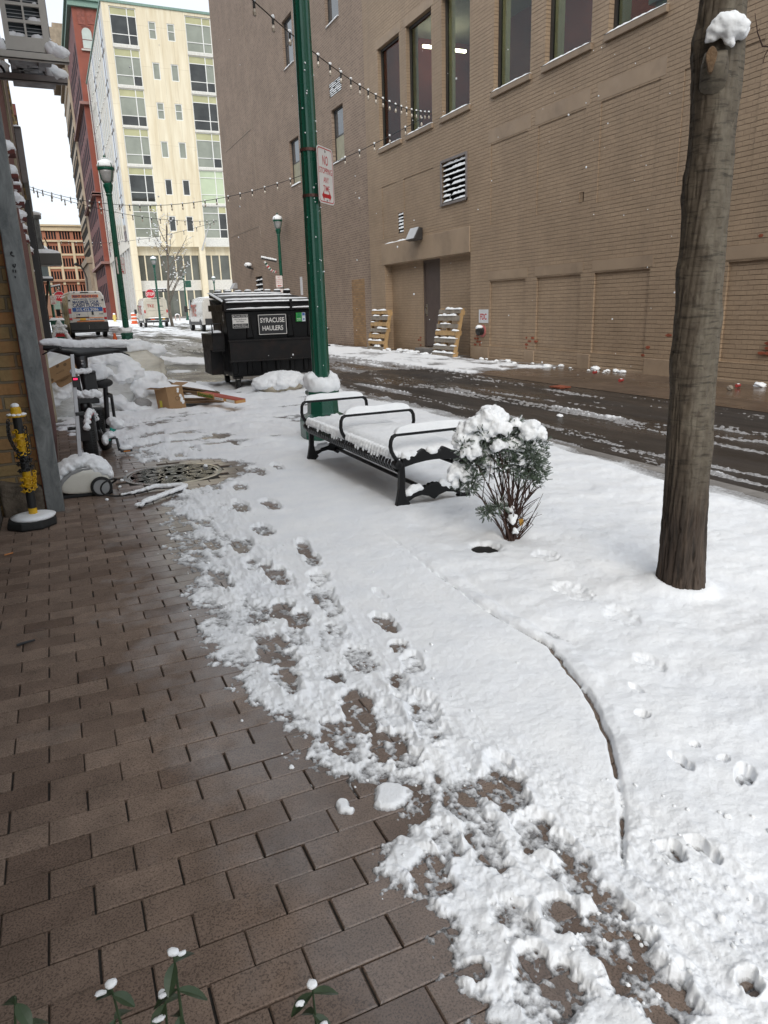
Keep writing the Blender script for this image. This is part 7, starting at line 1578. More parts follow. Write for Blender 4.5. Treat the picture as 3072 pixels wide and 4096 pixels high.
for i, p_ in enumerate(hp):
    if p_.x > .28 and p_.z < .03 and i % 1 == 0:
        s_ = min(1, (i-len(hp)*.45)/(len(hp)*.2)+.35); s_ = max(.35, s_); nr = (p_-e_).length
        if nr < .03: continue
        g.blob(p_+Vector((rr.uniform(-.006, .006), rr.uniform(-.006, .01), .008+.008*s_)), (.018*s_+.006, .018*s_+.004, .012*s_+.004), .25, 2, i, 7)
for i in range(8): a_ = i*.785; g.blob(e_+Vector((-.02+.024*math.cos(a_), -.012+.022*math.sin(a_), .006)), (.012, .012, .010), .3, 2, i, 7)
snowify(g.build('snow_ridge', M['snow'], HO), .006, .005, .02)
# ================================================================== warning bollard
BO = thing('bollard', 'yellow and black chain bollard on a snowy octagonal rubber base', 'bollard', (-.265, 4.60, 0))
c0 = Vector((-.265, 4.60, 0))
g = MB(); g.lathe([(.138, 0), (.146, .01), (.138, .045), (.128, .052)], c0, 8, .5); g.build('base', M['rubber'], BO, bevel=.006)
g = MB(); g.lathe([(.118, .0), (.125, .012), (.08, .022), (.03, .02)], c0+Vector((.012, -.004, .05)), 30); o = g.build('base_snow', M['snow'], BO, smooth=True)
b_ = c0+Vector((.012, .02, .05)); tp_ = at_y(66, 1662, 4.60)
bands = [(0, .09, 1), (.09, .30, 0), (.30, .46, 1), (.46, .66, 0), (.66, .83, 1), (.83, 1, 0)]
M['yellow'] = plain('warning_yellow', (.62, .36, .01), .4, var=.12, scale=8, dirt=(.25, .16, .02), dirt_amt=.4); M['chain_black'] = plain('chain_black', (.015, .015, .015), .45)
for a_, e_, y_ in bands: g = MB(); g.tube([b_.lerp(tp_, a_), b_.lerp(tp_, e_)], .0245, 16); g.build('post', M['yellow'] if y_ else M['chain_black'], BO)
g = MB(); g.lathe([(.026, -.01), (.050, -.006), (.052, .0), (.030, .006), (.028, .04), (.02, .052), (.005, .056)], tp_, 18); g.build('cap', M['yellow'], BO, smooth=False)
g = MB(); g.blob(tp_+Vector((0, 0, .056)), (.022, .022, .016), .2, 2, 1, 8); 
for i in range(10): a_ = i*.628; g.blob(tp_+Vector((.04*math.cos(a_), .04*math.sin(a_), .006)), (.014, .014, .007), .3, 2, i, 6)
split_build(g, 'cap_snow', M['snow'], BO, .004, smooth=True)
def link(mb, c, ax, side, L_=.022, W2=.011, r_=.0032):
    P = [c+ax*(L_*.5*math.cos(t))*1.0+side*(W2*math.sin(t)) for t in [i*6.2832/10 for i in range(11)]]; mb.tube(P, r_, 5, False)
def chain(f, n, mt):
    g = MB()
    for i in range(n):
        a_ = (i+.5)/n; p_ = f(a_); ax = (f(min(1, a_+.02))-f(max(0, a_-.02))).normalized(); o_ = p_-b_.lerp(tp_, .5); rad = Vector((p_.x-b_.x, p_.y-b_.y, 0)); rad = rad.normalized() if rad.length > .001 else Vector((1, 0, 0)); sd_ = ax.cross(rad).normalized() if i % 2 else rad; link(g, p_, ax, sd_)
    return g.build('chain', mt, BO)
def helix(a0, a1, turns, rad, ph=0): return lambda t: b_.lerp(tp_, a0+(a1-a0)*t)+Vector((rad*math.cos(ph+turns*6.283*t), rad*math.sin(ph+turns*6.283*t), 0))
chain(helix(.26, .40, 2.4, .034, 3), 30, M['yellow']); chain(helix(.44, .66, 3.2, .036, 1), 38, M['chain_black']); chain(helix(.60, .86, 3.4, .034, 2), 38, M['yellow'])
fA = lambda t: b_.lerp(tp_, .97-.42*t)+Vector((-.045+.03*t*t-.025*math.sin(3.14*t)+.03*t, -.035, 0)); chain(fA, 20, M['chain_black'])
fB = lambda t: b_.lerp(tp_, .90-.28*t)+Vector((.034, -.015-.01*t, 0)); chain(fB, 8, M['chain_black']); fC = lambda t: b_.lerp(tp_, .46-.16*t)+Vector((.045-.012*t, -.02, 0)); chain(fC, 7, M['yellow'])
# ================================================================== manhole cover
MH = thing('manhole_cover', 'wet cast iron manhole cover with a ringed hexagon relief in the pavers', 'manhole cover', (.71, 5.60, 0))
def iron():
    N = Nodes('wet_cast_iron'); f = N.noise(N.obj, 5, 5); N.col(N.ramp(f, .3, .7, (.11, .10, .09), (.24, .225, .20))); N.set(metal=.55, coat=.8, coatr=.08, rough=N.ramp(N.noise(N.obj, 9, 4), .3, .7, (.12,)*3, (.4,)*3)); N.bump(N.noise(N.obj, 90, 4), .4, .002); return N.m
M['iron'] = iron(); mc = Vector((.71, 5.60, 0))
g = MB(); g.lathe([(.372, -.02), (.372, .001), (.345, .002), (.343, -.006)], mc, 64); g.build('ring', M['iron'], MH)
g = MB(); g.lathe([(.338, -.03), (.338, -.003), (.30, -.003), (.0, -.003)], mc, 64); g.build('lid', M['iron'], MH)
g = MB()
def hexr(c, r_, w_, z0=-.003, z1=.0):
    for i in range(6):
        a1, a2_ = R(60*i), R(60*i+60); P = [(c[0]+q*math.cos(a), c[1]+q*math.sin(a)) for q, a in ((r_, a1), (r_, a2_), (r_-w_, a2_), (r_-w_, a1))]; g.prism(P, z0, z1, 'z')
for rr_, n_, s_ in ((.26, 12, .058), (.165, 9, .045)):
    for i in range(n_): a_ = 6.283*i/n_+rr_*9; p_ = (mc.x+rr_*math.cos(a_), mc.y+rr_*math.sin(a_)); hexr(p_, s_, .007); hexr(p_, s_*.62, .006); hexr(p_, s_*.3, .006)
for r_ in (.325, .212, .108, .075): g.lathe([(r_-.005, -.003), (r_-.004, .0), (r_+.004, .0), (r_+.005, -.003)], mc, 48)
g.text('S', (mc.x, mc.y, .0), (1, 0, 0), (0, 1, 0), .06, .05, .02, .001)
g.build('relief', M['iron'], MH, bevel=.0)
g = MB()
for px, py, r_ in ((822, 1868, .018), (488, 1925, .014), (505, 1888, .010), (440, 1895, .01), (480, 1950, .012), (428, 2002, .012), (665, 1912, .010)): p_ = gnd(px, py); g.blob(p_+Vector((0, 0, r_*.5)), (r_, r_, r_*.8), .25, 2, px, 9)
tag(g.build('snow_clods', M['snow'], smooth=True), kind='stuff')
# ================================================================== rubbish pile
def bag_mat(name, c):
    N = Nodes(name); f = N.noise(N.map(N.obj, (3, 3, 9)), 1.5, 6, .6, .8); N.col(N.ramp(f, .3, .7, tuple(x*.82 for x in c), c)); N.set(rough=.32, spec=.4, sss=0)
    b1 = N.bump(N.noise(N.map(N.obj, (4, 4, 22)), 1, 5, .6, 1.5), .8, .03); N.bump(N.noise(N.obj, 40, 4), .3, .006, b1); return N.m
M['bag'] = bag_mat('cream_bag', (.74, .70, .60)); M['bag_w'] = bag_mat('white_bag', (.76, .76, .74)); M['bag_c'] = bag_mat('clear_bag', (.34, .33, .32))
def bag(name, label, c, r_, mt, seed, snow=True, amp=.22):
    t = thing('trash_bag', label, 'trash bag', (c[0], c[1], 0), 0, 'bags in the rubbish pile'); g = MB(); g.blob(c, r_, amp, 1.6, seed, 26, flat=-.02); g.build('bag', mt, t, smooth=True)
    if snow:
        g = MB(); rr = random.Random(seed)
        for i in range(60):
            a_ = rr.uniform(0, 6.28); q = rr.random()**.55*(1.0 if seed != 3 else (.9 if math.sin(a_) > .1 else .30)); h_ = math.sqrt(max(0, 1-q*q)); g.blob((c[0]+r_[0]*q*math.cos(a_), c[1]+r_[1]*q*math.sin(a_)*.9, c[2]+r_[2]*h_*1.02+.01), (rr.uniform(.10, .16)*r_[0]/.35, .13, .07), .3, 2, i, 9)
        snowify(g.build('snow_cap', M['snow'], t), .015, .03, .10, 4)
    return t
bag('b', 'big cream trash bag slumped on top of the rubbish pile, its side bare of snow', (.93, 10.35, .50), (.44, .34, .27), M['bag'], 3, True)
bag('b', 'white trash bag at the foot of the left facade under the cardboard boxes', (.02, 9.85, .18), (.36, .34, .34), M['bag_w'], 5, True)
bag('b', 'snow-buried trash bag in the middle of the rubbish pile', (.55, 9.95, .26), (.40, .34, .42), M['bag_w'], 8, True)
bag('b', 'low snowy trash bag behind the upright cardboard box', (1.02, 10.0, .14), (.30, .28, .26), M['bag_w'], 11, True)
bag('b', 'small clear trash bag with dark contents poking from the snow of the pile', (.92, 9.62, .07), (.13, .1, .10), M['bag_c'], 14, False)
q = gnd(1130, 1565); bag('b', 'stained cream trash bag lying in the snow under the dumpster edge', (q.x-.02, q.y+.0, .085), (.34, .22, .14), bag_mat('stained_bag', (.62, .55, .43)), 17, True, .18)
g = MB(); rr = random.Random(6)
for i in range(60):
    x_ = rr.uniform(.12, 1.25); y_ = 9.62+rr.uniform(0, .5)+.1*math.sin(x_*5); z_ = max(.03, .45*math.exp(-((x_-.55)/.4)**2)*min(1, (y_-9.5)*2)); g.blob((x_, y_, z_), (rr.uniform(.08, .14), .12, rr.uniform(.05, .10)), .25, 2, i, 9)
o = snowify(g.build('snow_heap', M['snow']), .016, .016, .08); tag(o, kind='stuff')
M['card'] = plain('cardboard', (.34, .205, .10), .8, var=.1, scale=5, bump=.1, bs=40, dirt=(.25, .15, .07), dirt_amt=.5); M['card_d'] = plain('cardboard_dark', (.14, .085, .045), .85, var=.3, scale=6)
# the upright box
bx = gnd(683, 1648); BXT = thing('cardboard_box', 'tall open cardboard box standing in the snow in front of the bags', 'cardboard box', (bx.x, bx.y, 0))
uA = Vector((.86, .35, 0)).normalized(); uB = Vector((-.62, .78, 0)).normalized(); o_ = Vector((bx.x, bx.y, -.02)); a_, b2_, h_ = .235, .20, .33
g = MB(); P = [o_, o_+uA*a_, o_+uA*a_+uB*b2_, o_+uB*b2_]; tl = Vector((-.03, .0, 0)); g.hexa(P, [p_+tl+Vector((0, 0, h_)) for p_ in P]); g.build('carton', M['card'], BXT, bevel=.003)
T_ = [p_+tl+Vector((0, 0, h_)) for p_ in P]
g = MB(); g.hexa([T_[3], T_[0], T_[0]-uA*.10+Vector((0, 0, -.02)), T_[3]-uA*.10+Vector((0, 0, -.02))], [p_+Vector((0, 0, .005)) for p_ in (T_[3], T_[0], T_[0]-uA*.10+Vector((0, 0, -.02)), T_[3]-uA*.10+Vector((0, 0, -.02)))]); g.hexa([T_[1], T_[2], T_[2]+uA*.09+Vector((0, 0, .03)), T_[1]+uA*.09+Vector((0, 0, .03))], [p_+Vector((0, 0, .005)) for p_ in (T_[1], T_[2], T_[2]+uA*.09+Vector((0, 0, .03)), T_[1]+uA*.09+Vector((0, 0, .03)))]); g.build('flap', M['card'], BXT)
nA = Vector((uA.y, -uA.x, 0)); g = MB(); cc = o_+uA*.13+tl*.5+Vector((0, 0, .18))+nA*.001
ring(g, cc, uA, (0, 0, 1), [(.028*math.cos(i*.524), .028*math.sin(i*.524)) for i in range(12)], [(.022*math.cos(i*.524), .022*math.sin(i*.524)) for i in range(12)], .002); g.box(0, 0, 0, 0, 0, 0); 
for z_ in (.27, .30): g.text('II', o_+uA*.12+tl*.8+Vector((0, 0, z_-.03))+nA*.001, uA, (0, 0, 1), .012, .01, .01)
g.build('print', M['card_d'], BXT)
g = MB(); lab = o_+uB*.13+tl*.4+Vector((0, 0, .12)); nB = -uA; g.hexa([lab+uB*-.02+Vector((0, 0, -.045)), lab+uB*.02+Vector((0, 0, -.045)), lab+uB*.02+Vector((0, 0, .05)), lab-uB*.02+Vector((0, 0, .05))], [p_+nB*.002 for p_ in (lab+uB*-.02+Vector((0, 0, -.045)), lab+uB*.02+Vector((0, 0, -.045)), lab+uB*.02+Vector((0, 0, .05)), lab-uB*.02+Vector((0, 0, .05)))]); g.build('yellow_label', plain('yellow_label', (.55, .48, .05), .5), BXT)
g = MB()
for i, (s_, z_, r_) in enumerate(((.16, .29, .018), (.155, .265, .014), (.18, .21, .018), (.19, .17, .022), (.20, .13, .022), (.185, .15, .02))): g.blob(o_+uA*s_+tl*(z_/.33)+Vector((0, 0, z_))+nA*.002, (r_, .006, r_*1.1), .3, 3, i, 8)
g.drift(T_[0]-uA*.08+Vector((0, 0, .0)), uA*(a_+.06), uB*b2_, 16, 14, .02, 4, .5, 8, 3); g.build('snow', M['snow'], BXT, smooth=True)
# flattened cartons
FC = thing('flattened_cartons', 'stack of flattened dark cardboard with snow on top, right of the upright box', 'flattened boxes', (1.62, 9.55, 0)); rr = random.Random(3)
for i in range(5):
    g = MB(); o2 = Vector((1.33+.03*i+rr.uniform(-.02, .02), 9.50+.06*i, .07+.045*i)); uu = Vector((.62-.03*i, -.08+rr.uniform(-.03, .03), -.02-.022*i)); vv = Vector((-.15, .42, .07)); th = Vector((0, 0, .022))
    g.hexa([o2, o2+uu, o2+uu+vv, o2+vv], [p_+th for p_ in (o2, o2+uu, o2+uu+vv, o2+vv)]); g.build('sheet', M['card_d'], FC, bevel=.002)
    if i in (1, 4): g = MB(); g.drift(o2+th+uu*.04+vv*.04, uu*.9, vv*.9, 30, 24, .03, 4, .5, 7, i); g.build('snow_cap', M['snow'], FC, smooth=True)
p0, p1 = gnd(790, 1585, .16), gnd(945, 1615, .10); BR = thing('berry_tray', 'low printed fruit tray with a green and orange label on the flattened cartons', 'fruit tray', p0)
dv = (p1-p0); dv = Vector((dv.x, dv.y, dv.z)); dl = dv.length; du_ = dv.normalized(); nf_ = Vector((du_.y, -du_.x, 0)).normalized(); bk_ = -nf_*.16; hh = Vector((0, 0, .062))
M['tray_red'] = plain('tray_red', (.38, .06, .03), .6); M['tray_or'] = plain('tray_orange', (.55, .30, .11), .6); M['tray_green'] = plain('tray_green', (.045, .19, .02), .5)
g = MB(); g.hexa([p0, p1, p1+bk_, p0+bk_], [p_+hh*.6 for p_ in (p0, p1, p1+bk_, p0+bk_)]); g.hexa([p0, p0+du_*dl*.44, p0+du_*dl*.44+bk_*.04, p0+bk_*.04], [p_+hh for p_ in (p0, p0+du_*dl*.44, p0+du_*dl*.44+bk_*.04, p0+bk_*.04)]); g.build('tray', M['tray_or'], BR)
g = MB(); g.hexa([p0+bk_*.05+hh*.6, p1+bk_*.05+hh*.6, p1+bk_+hh*.6, p0+bk_+hh*.6], [p_+Vector((0, 0, .008)) for p_ in (p0+bk_*.05+hh*.6, p1+bk_*.05+hh*.6, p1+bk_+hh*.6, p0+bk_+hh*.6)]); g.build('edge', M['tray_red'], BR)
g = MB(); g.text('Driscolls', p0+du_*dl*.22+hh*.55+nf_*.002, du_, (0, 0, 1), .04, dl*.38, .03); g.build('lettering', M['tray_green'], BR)
g = MB(); 
for a1, a2_ in ((.46, .68), (.76, .96)): q0 = p0+du_*dl*a1+nf_*.002+hh*.08; q1 = p0+du_*dl*a2_+nf_*.002+hh*.08; g.hexa([q0, q1, q1+hh*.5, q0+hh*.5], [p_+nf_*.002 for p_ in (q0, q1, q1+hh*.5, q0+hh*.5)])
lb_ = g.build('label', M['sign_white'], BR)
g = MB(); rr = random.Random(1)
for i in range(14): q0 = p0+du_*dl*(.48+.013*i)+nf_*.0045+hh*.18; w2 = du_*dl*rr.uniform(.002, .006); g.quad(q0, q0+w2, q0+w2+hh*.3, q0+hh*.3)
g.build('barcode', M['sign_black'], lb_)
# banana boxes under the handlebar
BN = thing('cardboard_box', 'brown produce carton with round hand holes tilted on the bags by the facade', 'cardboard box', (.0, 9.6, .5))
def carton(t, p_, q_, down, deep, holes, snow=True):
    d1 = (q_-p_); g = MB(); dn = Vector(down); bk2 = Vector(deep); g.hexa([p_+dn, q_+dn, q_+dn+bk2, p_+dn+bk2], [p_, q_, q_+bk2, p_+bk2]); g.build('carton', M['card'], t, bevel=.004)
    n_ = d1.cross(-dn).normalized(); g = MB()
    for a_, b3 in holes: c_ = p_+d1*a_+dn*b3+n_*.0015; g.add([c_+d1.normalized()*.02*math.cos(i*.524)+dn.normalized()*.018*math.sin(i*.524) for i in range(12)], [tuple(range(12))])
    g.text('PRODUCE', p_+d1*.42+dn*.55+n_*.0, d1, -dn, .016, .10, .006); g.build('print', M['card_d'], t)
    if snow: g = MB(); g.drift(p_+Vector((0, 0, .0)), d1, bk2, 26, 20, .045, 4, .5, 6, 2, up=tuple((-dn).normalized())); g.build('snow_cap', M['snow'], t, smooth=True)
cA, cB = at_y(178, 1482, 9.42), at_y(302, 1420, 9.42); carton(BN, cA, cB, (.025, 0, -.17), (-.05, .35, .03), ((.62, .25), (.40, .12), (.12, .8)))
BN2 = thing('cardboard_box', 'brown produce carton lying behind the nearest one on the bags by the facade', 'cardboard box', (.0, 9.9, .6)); cA, cB = at_y(172, 1450, 9.8), at_y(240, 1412, 9.8); carton(BN2, cA, cB+Vector((.03, 0, 0)), (.03, 0, -.14), (-.05, .3, .03), ())
BN3 = thing('cardboard_box', 'dark crushed carton wedged under the tilted produce cartons', 'cardboard box', (.1, 9.6, .35)); cA, cB = at_y(212, 1512, 9.5), at_y(298, 1466, 9.5); carton(BN3, cA, cB, (.03, 0, -.14), (-.03, .3, 0), ((.8, .4),), False)
# ================================================================== far street things
AF = thing('folding_barricade', 'snowy folding A-frame barricade with red stripes by the left facade', 'barricade', (.6, 25, 0))
a0, a1, at_ = at_y(205, 1365, 25), at_y(282, 1365, 25), at_y(236, 1293, 25)
g = MB()
for e_, dy in ((a0, 0), (a1, 0), (a0, .5), (a1, .5)): b2 = Vector((e_.x+(e_.x-at_.x)*.35, 25+dy, .0)); g.tube([b2, Vector((at_.x, 25.1+dy*.3, at_.z))], .05, 6)
g.build('leg', M['sign_white'], AF)
for i, (py, w_) in enumerate(((1340, .85), (1318, .55), (1303, .3))): z_ = at_y(236, py, 25).z; hw_ = (a1.x-a0.x)*.5*w_; g = MB(); g.box(at_.x-hw_, 24.93, z_-.05, at_.x+hw_, 24.98, z_+.05); g.build('stripe_board', M['sign_red'] if i != 1 else M['sign_white'], AF)
g = MB()
for i in range(22): a_ = i/21; e_ = a0 if i % 2 else a1; g.blob(Vector((at_.x, 25, at_.z)).lerp(Vector((e_.x, 24.98, e_.z)), a_)+Vector((0, -.03, .03)), (.07, .07, .06), .3, 2, i, 7)
for py in (1335, 1313): z_ = at_y(236, py, 25).z; [g.blob((at_.x-.16+.08*i, 24.94, z_+.06), (.06, .05, .05), .3, 2, i, 7) for i in range(5)]
g.build('snow', M['snow'], AF, smooth=True)
def lath(name, label, cat, mat_, prof, loc, n=18, bands=None):
    t = thing(name, label, cat, loc); g = MB(); g.lathe(prof, loc, n); g.build('body', mat_, t)
    if bands:
        for r_, z0, z1 in bands: g = MB(); g.lathe([(r_-.01, z0), (r_, z0+.01), (r_, z1-.01), (r_-.01, z1)], loc, n); g.build('white_band', M['sign_white'], t)
    return t
M['cone_orange'] = plain('safety_orange', (.62, .10, .02), .5)
pc = at_y(470, 1430, 22.4); t = lath('traffic_cone', 'orange traffic cone tip showing left of the snowy lamp base', 'traffic cone', M['cone_orange'], [(.22, -.02), (.22, .03), (.15, .04), (.03, .68), (.02, .69)], (pc.x, pc.y, 0), 16, [(.115, .22, .36)])
pc = at_y(537, 1281, 82); zc_ = zg(82); t = lath('traffic_barrel', 'orange and white construction barrel by the corner of the cream block', 'traffic barrel', M['cone_orange'], [(.36, -.05), (.36, .08), (.29, .1), (.27, 1.0), (.24, 1.02)], (pc.x, 82, zc_), 18, [(.292, .3, .45), (.284, .65, .8)])
g = MB(); g.blob((pc.x, 82, zc_+1.05), (.28, .28, .1), .2, 2, 2, 9); g.build('snow_cap', M['snow'], t, smooth=True)
ph = at_y(459, 1276, 86); t = lath('fire_hydrant', 'small yellow fire hydrant in front of the red building', 'fire hydrant', plain('hydrant_yellow', (.62, .48, .12), .5), [(.2, -.1), (.2, .05), (.14, .08), (.14, .55), (.19, .58), (.18, .66), (.1, .76), (.03, .82)], (ph.x, 86, zg(86)), 14)
g = MB(); g.tube([(ph.x-.22, 86, zg(86)+.42), (ph.x+.22, 86, zg(86)+.42)], .07, 8); g.build('outlet', plain('hydrant_cap', (.5, .42, .15), .5), t); g = MB(); g.blob((ph.x, 86, zg(86)+.84), (.14, .14, .1), .2, 2, 2, 8); g.build('snow_cap', M['snow'], t, smooth=True)
pa_, pb_ = at_y(703, 1282, 84), at_y(720, 1282, 84); xm = (pa_.x+pb_.x)/2; hw_ = (pb_.x-pa_.x)/2; z0 = zg(84); g = MB(); g.tube([(xm-hw_, 84, z0-.1)]+[(xm+hw_*math.cos(math.pi*(1-i/12)), 84, z0+.45+hw_*math.sin(math.pi*i/12)) for i in range(13)]+[(xm+hw_, 84, z0-.1)], .05, 8)
t = thing('bike_rack', 'pale hoop bike rack with snow on its arch in front of the storefront', 'bike rack', (xm, 84, z0)); g.build('hoop', plain('pale_red_hoop', (.45, .33, .30), .4), t)
g = MB(); [g.blob((xm+hw_*math.cos(math.pi*(1-i/12)), 84, z0+.50+hw_*math.sin(math.pi*i/12)), (.07, .06, .05), .2, 2, i, 6) for i in range(2, 11)]; g.build('snow_cap', M['snow'], t, smooth=True)
GBp = at_y(231, 1300, 40); t = thing('wheelie_bin', 'green wheelie bin with a snow-covered lid left of the lettered delivery van', 'bin', (GBp.x, 40, 0)); xm = GBp.x
g = MB(); g.hexa([(xm-.25, 40, .03), (xm+.25, 40, .03), (xm+.25, 40.6, .03), (xm-.25, 40.6, .03)], [(xm-.32, 39.95, .95), (xm+.32, 39.95, .95), (xm+.32, 40.7, .95), (xm-.32, 40.7, .95)]); g.build('tub', plain('bin_green', (.01, .10, .065), .45), t, bevel=.03)
g = MB(); g.box(xm-.34, 39.92, .95, xm+.34, 40.75, 1.02); g.build('lid', plain('bin_lid', (.012, .09, .06), .45), t, bevel=.02); g = MB(); g.drift((xm-.36, 39.9, 1.02), (.72, 0, 0), (0, .85, 0), 16, 14, .12, 4, .3, 3, 2); g.build('snow_cap', M['snow'], t, smooth=True)
for sx2 in (-.3, .3):
    g = MB(); g.xf = Matrix.Translation((xm+sx2, 40.6, .1)) @ Matrix.Rotation(math.pi/2, 4, 'Y'); g.lathe([(.1, -.03), (.1, .03)], n=14); g.build('wheel', M['rubber'], t)
# bare street tree in front of the cream block
BT = thing('tree', 'slender leafless street tree dusted with snow in front of the cream block', 'tree', (0, 0, 0)); q = at_y(690, 1298, 73); BT.location = (q.x, 73, 0); rr = random.Random(17)
gw, gs = MB(), MB(); gt = MB()
def branch(o, d, l_, r_, lev):
    P = [o]; n_ = 7
    for i in range(n_): d = (d+Vector((rr.uniform(-.13, .13), rr.uniform(-.13, .13), .05 if lev < 2 else -.02))).normalized(); P.append(P[-1]+d*l_/n_)
    (gt if lev == 0 else gw).tube(P, [r_*(1-.65*i/n_) for i in range(n_+1)], 6 if lev < 2 else 4)
    if lev > 0:
        for i in range(1, n_): 
            if rr.random() < (.05 if lev > 2 else .14) and abs(d.z) < .85: gs.blob(P[i]+Vector((0, 0, r_+.01)), (.08, .08, .035), .3, 2, i, 5)
    if lev < 3:
        m_ = (10, 6, 4)[lev]
        for i in range(m_):
            a_ = (.22 if lev == 0 else .2)+.75*i/m_; k_ = min(n_-1, int(a_*n_)); o2 = P[k_].lerp(P[k_+1], a_*n_-k_); az = rr.uniform(0, 6.28); dd_ = (d*(.75 if lev else .9)+Vector((math.cos(az), math.sin(az), rr.uniform(-.05, .35)))*rr.uniform(.7, 1.2)).normalized(); branch(o2, dd_, l_*rr.uniform(.34, .5)*(1.15-a_*.5), max(.010, r_*.42*(1-.4*a_)), lev+1)
branch(Vector((q.x, 73, -.1)), Vector((-.10, 0, 1)), 9.2, .15, 0)
gt.build('trunk', M['bark_far'] if 'bark_far' in M else M.setdefault('bark_far', plain('grey_bark', (.15, .125, .10), .8, var=.3)), BT); gw.build('crown', M['bark_far'], BT); gs.build('snow', M['snow'], BT, smooth=True)['kind'] = 'stuff'
# ================================================================== close foreground sprigs
M['leaf_green'] = plain('sprig_green', (.030, .050, .022), .5, var=.4, scale=20)
def leaf(mb, o, d, n_, l_, w_):
    d = Vector(d).normalized(); s_ = d.cross(Vector(n_)).normalized(); up_ = s_.cross(d); V = []
    for i in range(7): t = i/6; ww = w_*math.sin(math.pi*min(.97, t*.93+.04))**.8; c_ = o+d*l_*t-up_*l_*.25*t*t; V += [c_-s_*ww+up_*ww*.35, c_, c_+s_*ww+up_*ww*.35]
    mb.add(V, [q for i in range(6) for q in ((i*3, i*3+1, i*3+4, i*3+3), (i*3+1, i*3+2, i*3+5, i*3+4))])
def sprig(px, py, dist, label, hs, seed):
    top_ = CO+ray(px, py)*dist; base = Vector((top_.x-.02, top_.y-.015, .0)); t = thing('potted_sprig', label, 'plant', base, 0, 'leafy sprigs along the bottom edge'); rr = random.Random(seed); g = MB(); P = [base.lerp(top_, i/5)+Vector((.01*math.sin(i*1.4+seed), 0, 0)) for i in range(6)]; P[-1] = top_; g.tube(P, [.004, .0035, .003, .0025, .002, .0012], 6); g.build('stem', M['leaf_green'], t)
    g = MB(); sn = MB()
    for k_ in range(hs):
        o = top_.lerp(base, .02+.075*k_) 
        for s_ in (0, 1): az = seed+k_*1.9+s_*3.1+rr.uniform(-.3, .3); d = Vector((math.cos(az), math.sin(az), -.35-.1*k_)); l_ = rr.uniform(.028, .042); leaf(g, o, d, (0, 0, 1), l_, .0075)
        if k_ < 3: d = Vector((math.cos(seed+k_*1.9), math.sin(seed+k_*1.9), -.35)); sn.blob(o+d*.016+Vector((0, 0, .0015)), (.008, .005, .0025), .3, 2, k_, 8)
    sn.blob(top_+Vector((0, 0, .005)), (.008, .007, .004), .3, 2, 3, 9); g.build('leaves', M['leaf_green'], t); 
    if 'snowless' not in label:
        for o in split_build(sn, 'snow', M['snow'], t, .002): snowify(o, .0028, .002, .01)
    return t
sprig(695, 3822, .80, 'tallest snow-tipped leafy sprig at the bottom edge of the picture', 6, 1); sprig(445, 3950, .80, 'leafy sprig with a snowy tip, left of the tallest one', 4, 2.4); sprig(660, 3990, .82, 'short leafy sprig close below the tallest one', 4, 4); sprig(60, 3990, .80, 'snowless sprig at the bottom left corner', 3, 5.2); sprig(1250, 3950, .85, 'thin lone sprig furthest right at the bottom edge', 3, 3.3)
# ================================================================== litter
def lit(name, label, cat, mb, mt): return tag(mb.build(name, mt, smooth=False), label, cat)
p_ = gnd(105, 2575, .005); g = MB(); g.tube([p_+Vector((-.032, -.008, .004)), p_+Vector((-.01, 0, .005)), p_+Vector((.03, .012, .004))], [.005, .0055, .004], 7); lit('twig', 'short black twig lying on the bare pavers', 'twig', g, M['sign_black'])
p_ = gnd(35, 2218, .005); g = MB(); g.tube([p_+Vector((-.02, -.008, .003)), p_+Vector((.02, .01, .003))], .004, 6); lit('straw', 'small orange scrap on the pavers by the wall', 'scrap', g, plain('orange_scrap', (.45, .17, .05), .6))
for px, py, lab in ((2379, 1495, 'red can lying nearest the wall on the far pavement'), (2484, 1528, 'red crumpled cup in the middle of the far pavement'), (2952, 1550, 'red and white can standing right of the tree trunk')):
    p_ = gnd(px, py); g = MB(); g.cur = 0; g.tube([p_+Vector((-.03, 0, .025)), p_+Vector((.045, .02, .025))], .024, 10); g.cur = 1; g.blob(p_+Vector((0, 0, .048)), (.022, .018, .006), .2, 2, 1, 7); tag(g.build('drink_can', [M.setdefault('can_red', plain('can_red', (.36, .05, .045), .4)), M['snow']]), lab, 'can')
p_ = gnd(2240, 1550); g = MB(); g.box(p_.x-.10, p_.y-.12, 0, p_.x+.10, p_.y+.12, .02); lit('crushed_packet', 'flat red packet at the edge of the carriageway', 'packet', g, M['raw_brick'])
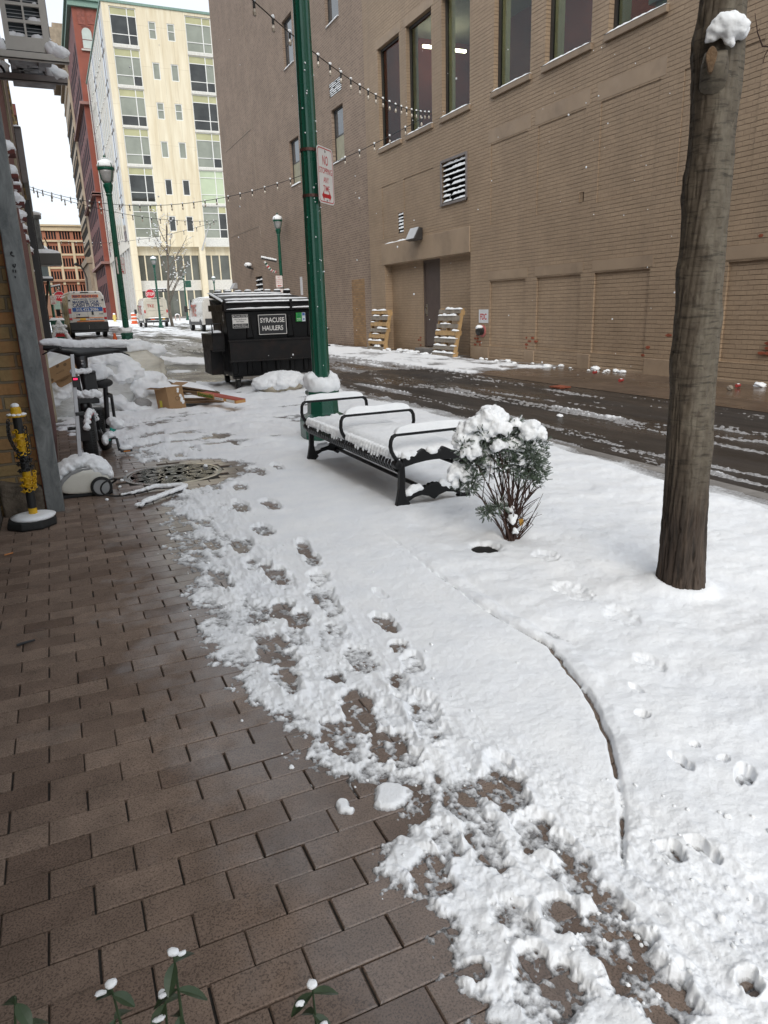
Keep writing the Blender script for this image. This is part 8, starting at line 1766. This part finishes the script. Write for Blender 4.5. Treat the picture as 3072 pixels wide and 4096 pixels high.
p_ = gnd(2920, 1560); g = MB(); g.blob(p_+Vector((0, 0, .03)), (.04, .04, .035), .25, 2, 3, 8); lit('stone', 'small brown stone beside the can right of the trunk', 'stone', g, M['wood_grey'])
g = MB(); rr = random.Random(77)
for i in range(110):
    d = ray(rr.uniform(500, 2900), rr.uniform(150, 1500)); r_ = rr.uniform(.0022, .0045); g.blob(CO+d*rr.uniform(2.5, 7.5), (r_, r_, r_), .2, 2, i, 3)
tag(g.build('snowflakes', M['snow'], smooth=True), kind='stuff')
# loose lumps of snow along the far wall and on the carriageway
g = MB(); rr = random.Random(9)
for i in range(20): y_ = rr.uniform(9.5, 15.5); r_ = rr.uniform(.015, .05)*(1.5 if rr.random() < .2 else 1); g.blob((8.72-rr.random()**2*.35, y_, r_*.25), (r_, r_*1.5, r_*.65), .45, 2.4, i, 9)
for i in range(30): y_ = rr.uniform(15.5, 19.5); r_ = rr.uniform(.02, .08); g.blob((8.65-rr.random()**2*.3, y_, r_*.4), (r_, r_*2, r_*.6), .25, 2, i, 8)
for px, py, r_ in ((2240, 1665, .03), (3040, 1545, .07), (2490, 1490, .05), (2465, 1485, .05), (2380, 1478, .07)): p_ = gnd(px, py); g.blob(p_+Vector((0, 0, r_*.2)), (r_, r_*1.4, r_*.6), .45, 2.5, px, 11)
for i in range(300):
    a_ = rr.random(); y_ = .7+a_*a_*6.5; xt_ = float(np.interp(y_, TR1[:, 1], TR1[:, 0])); x_ = xt_+rr.gauss(0, .22); r_ = rr.uniform(.0015, .005) if rr.random() < .95 else rr.uniform(.006, .009)
    if x_ < float(np.interp(y_, EDGE[:, 1], EDGE[:, 0]))-.05: continue
    h_ = float(snow_height(np.array([x_]), np.array([y_]))[0][0]); g.blob((x_, y_, max(0, h_)+r_*.3), (r_, r_*1.3, r_*.75), .5, 2.6, i, 6)
tag(g.build('snow_lumps', M['snow'], smooth=True), kind='stuff')
for o in list(scene.objects):
    if o.type == 'MESH' and not o.data.polygons: bpy.data.objects.remove(o)
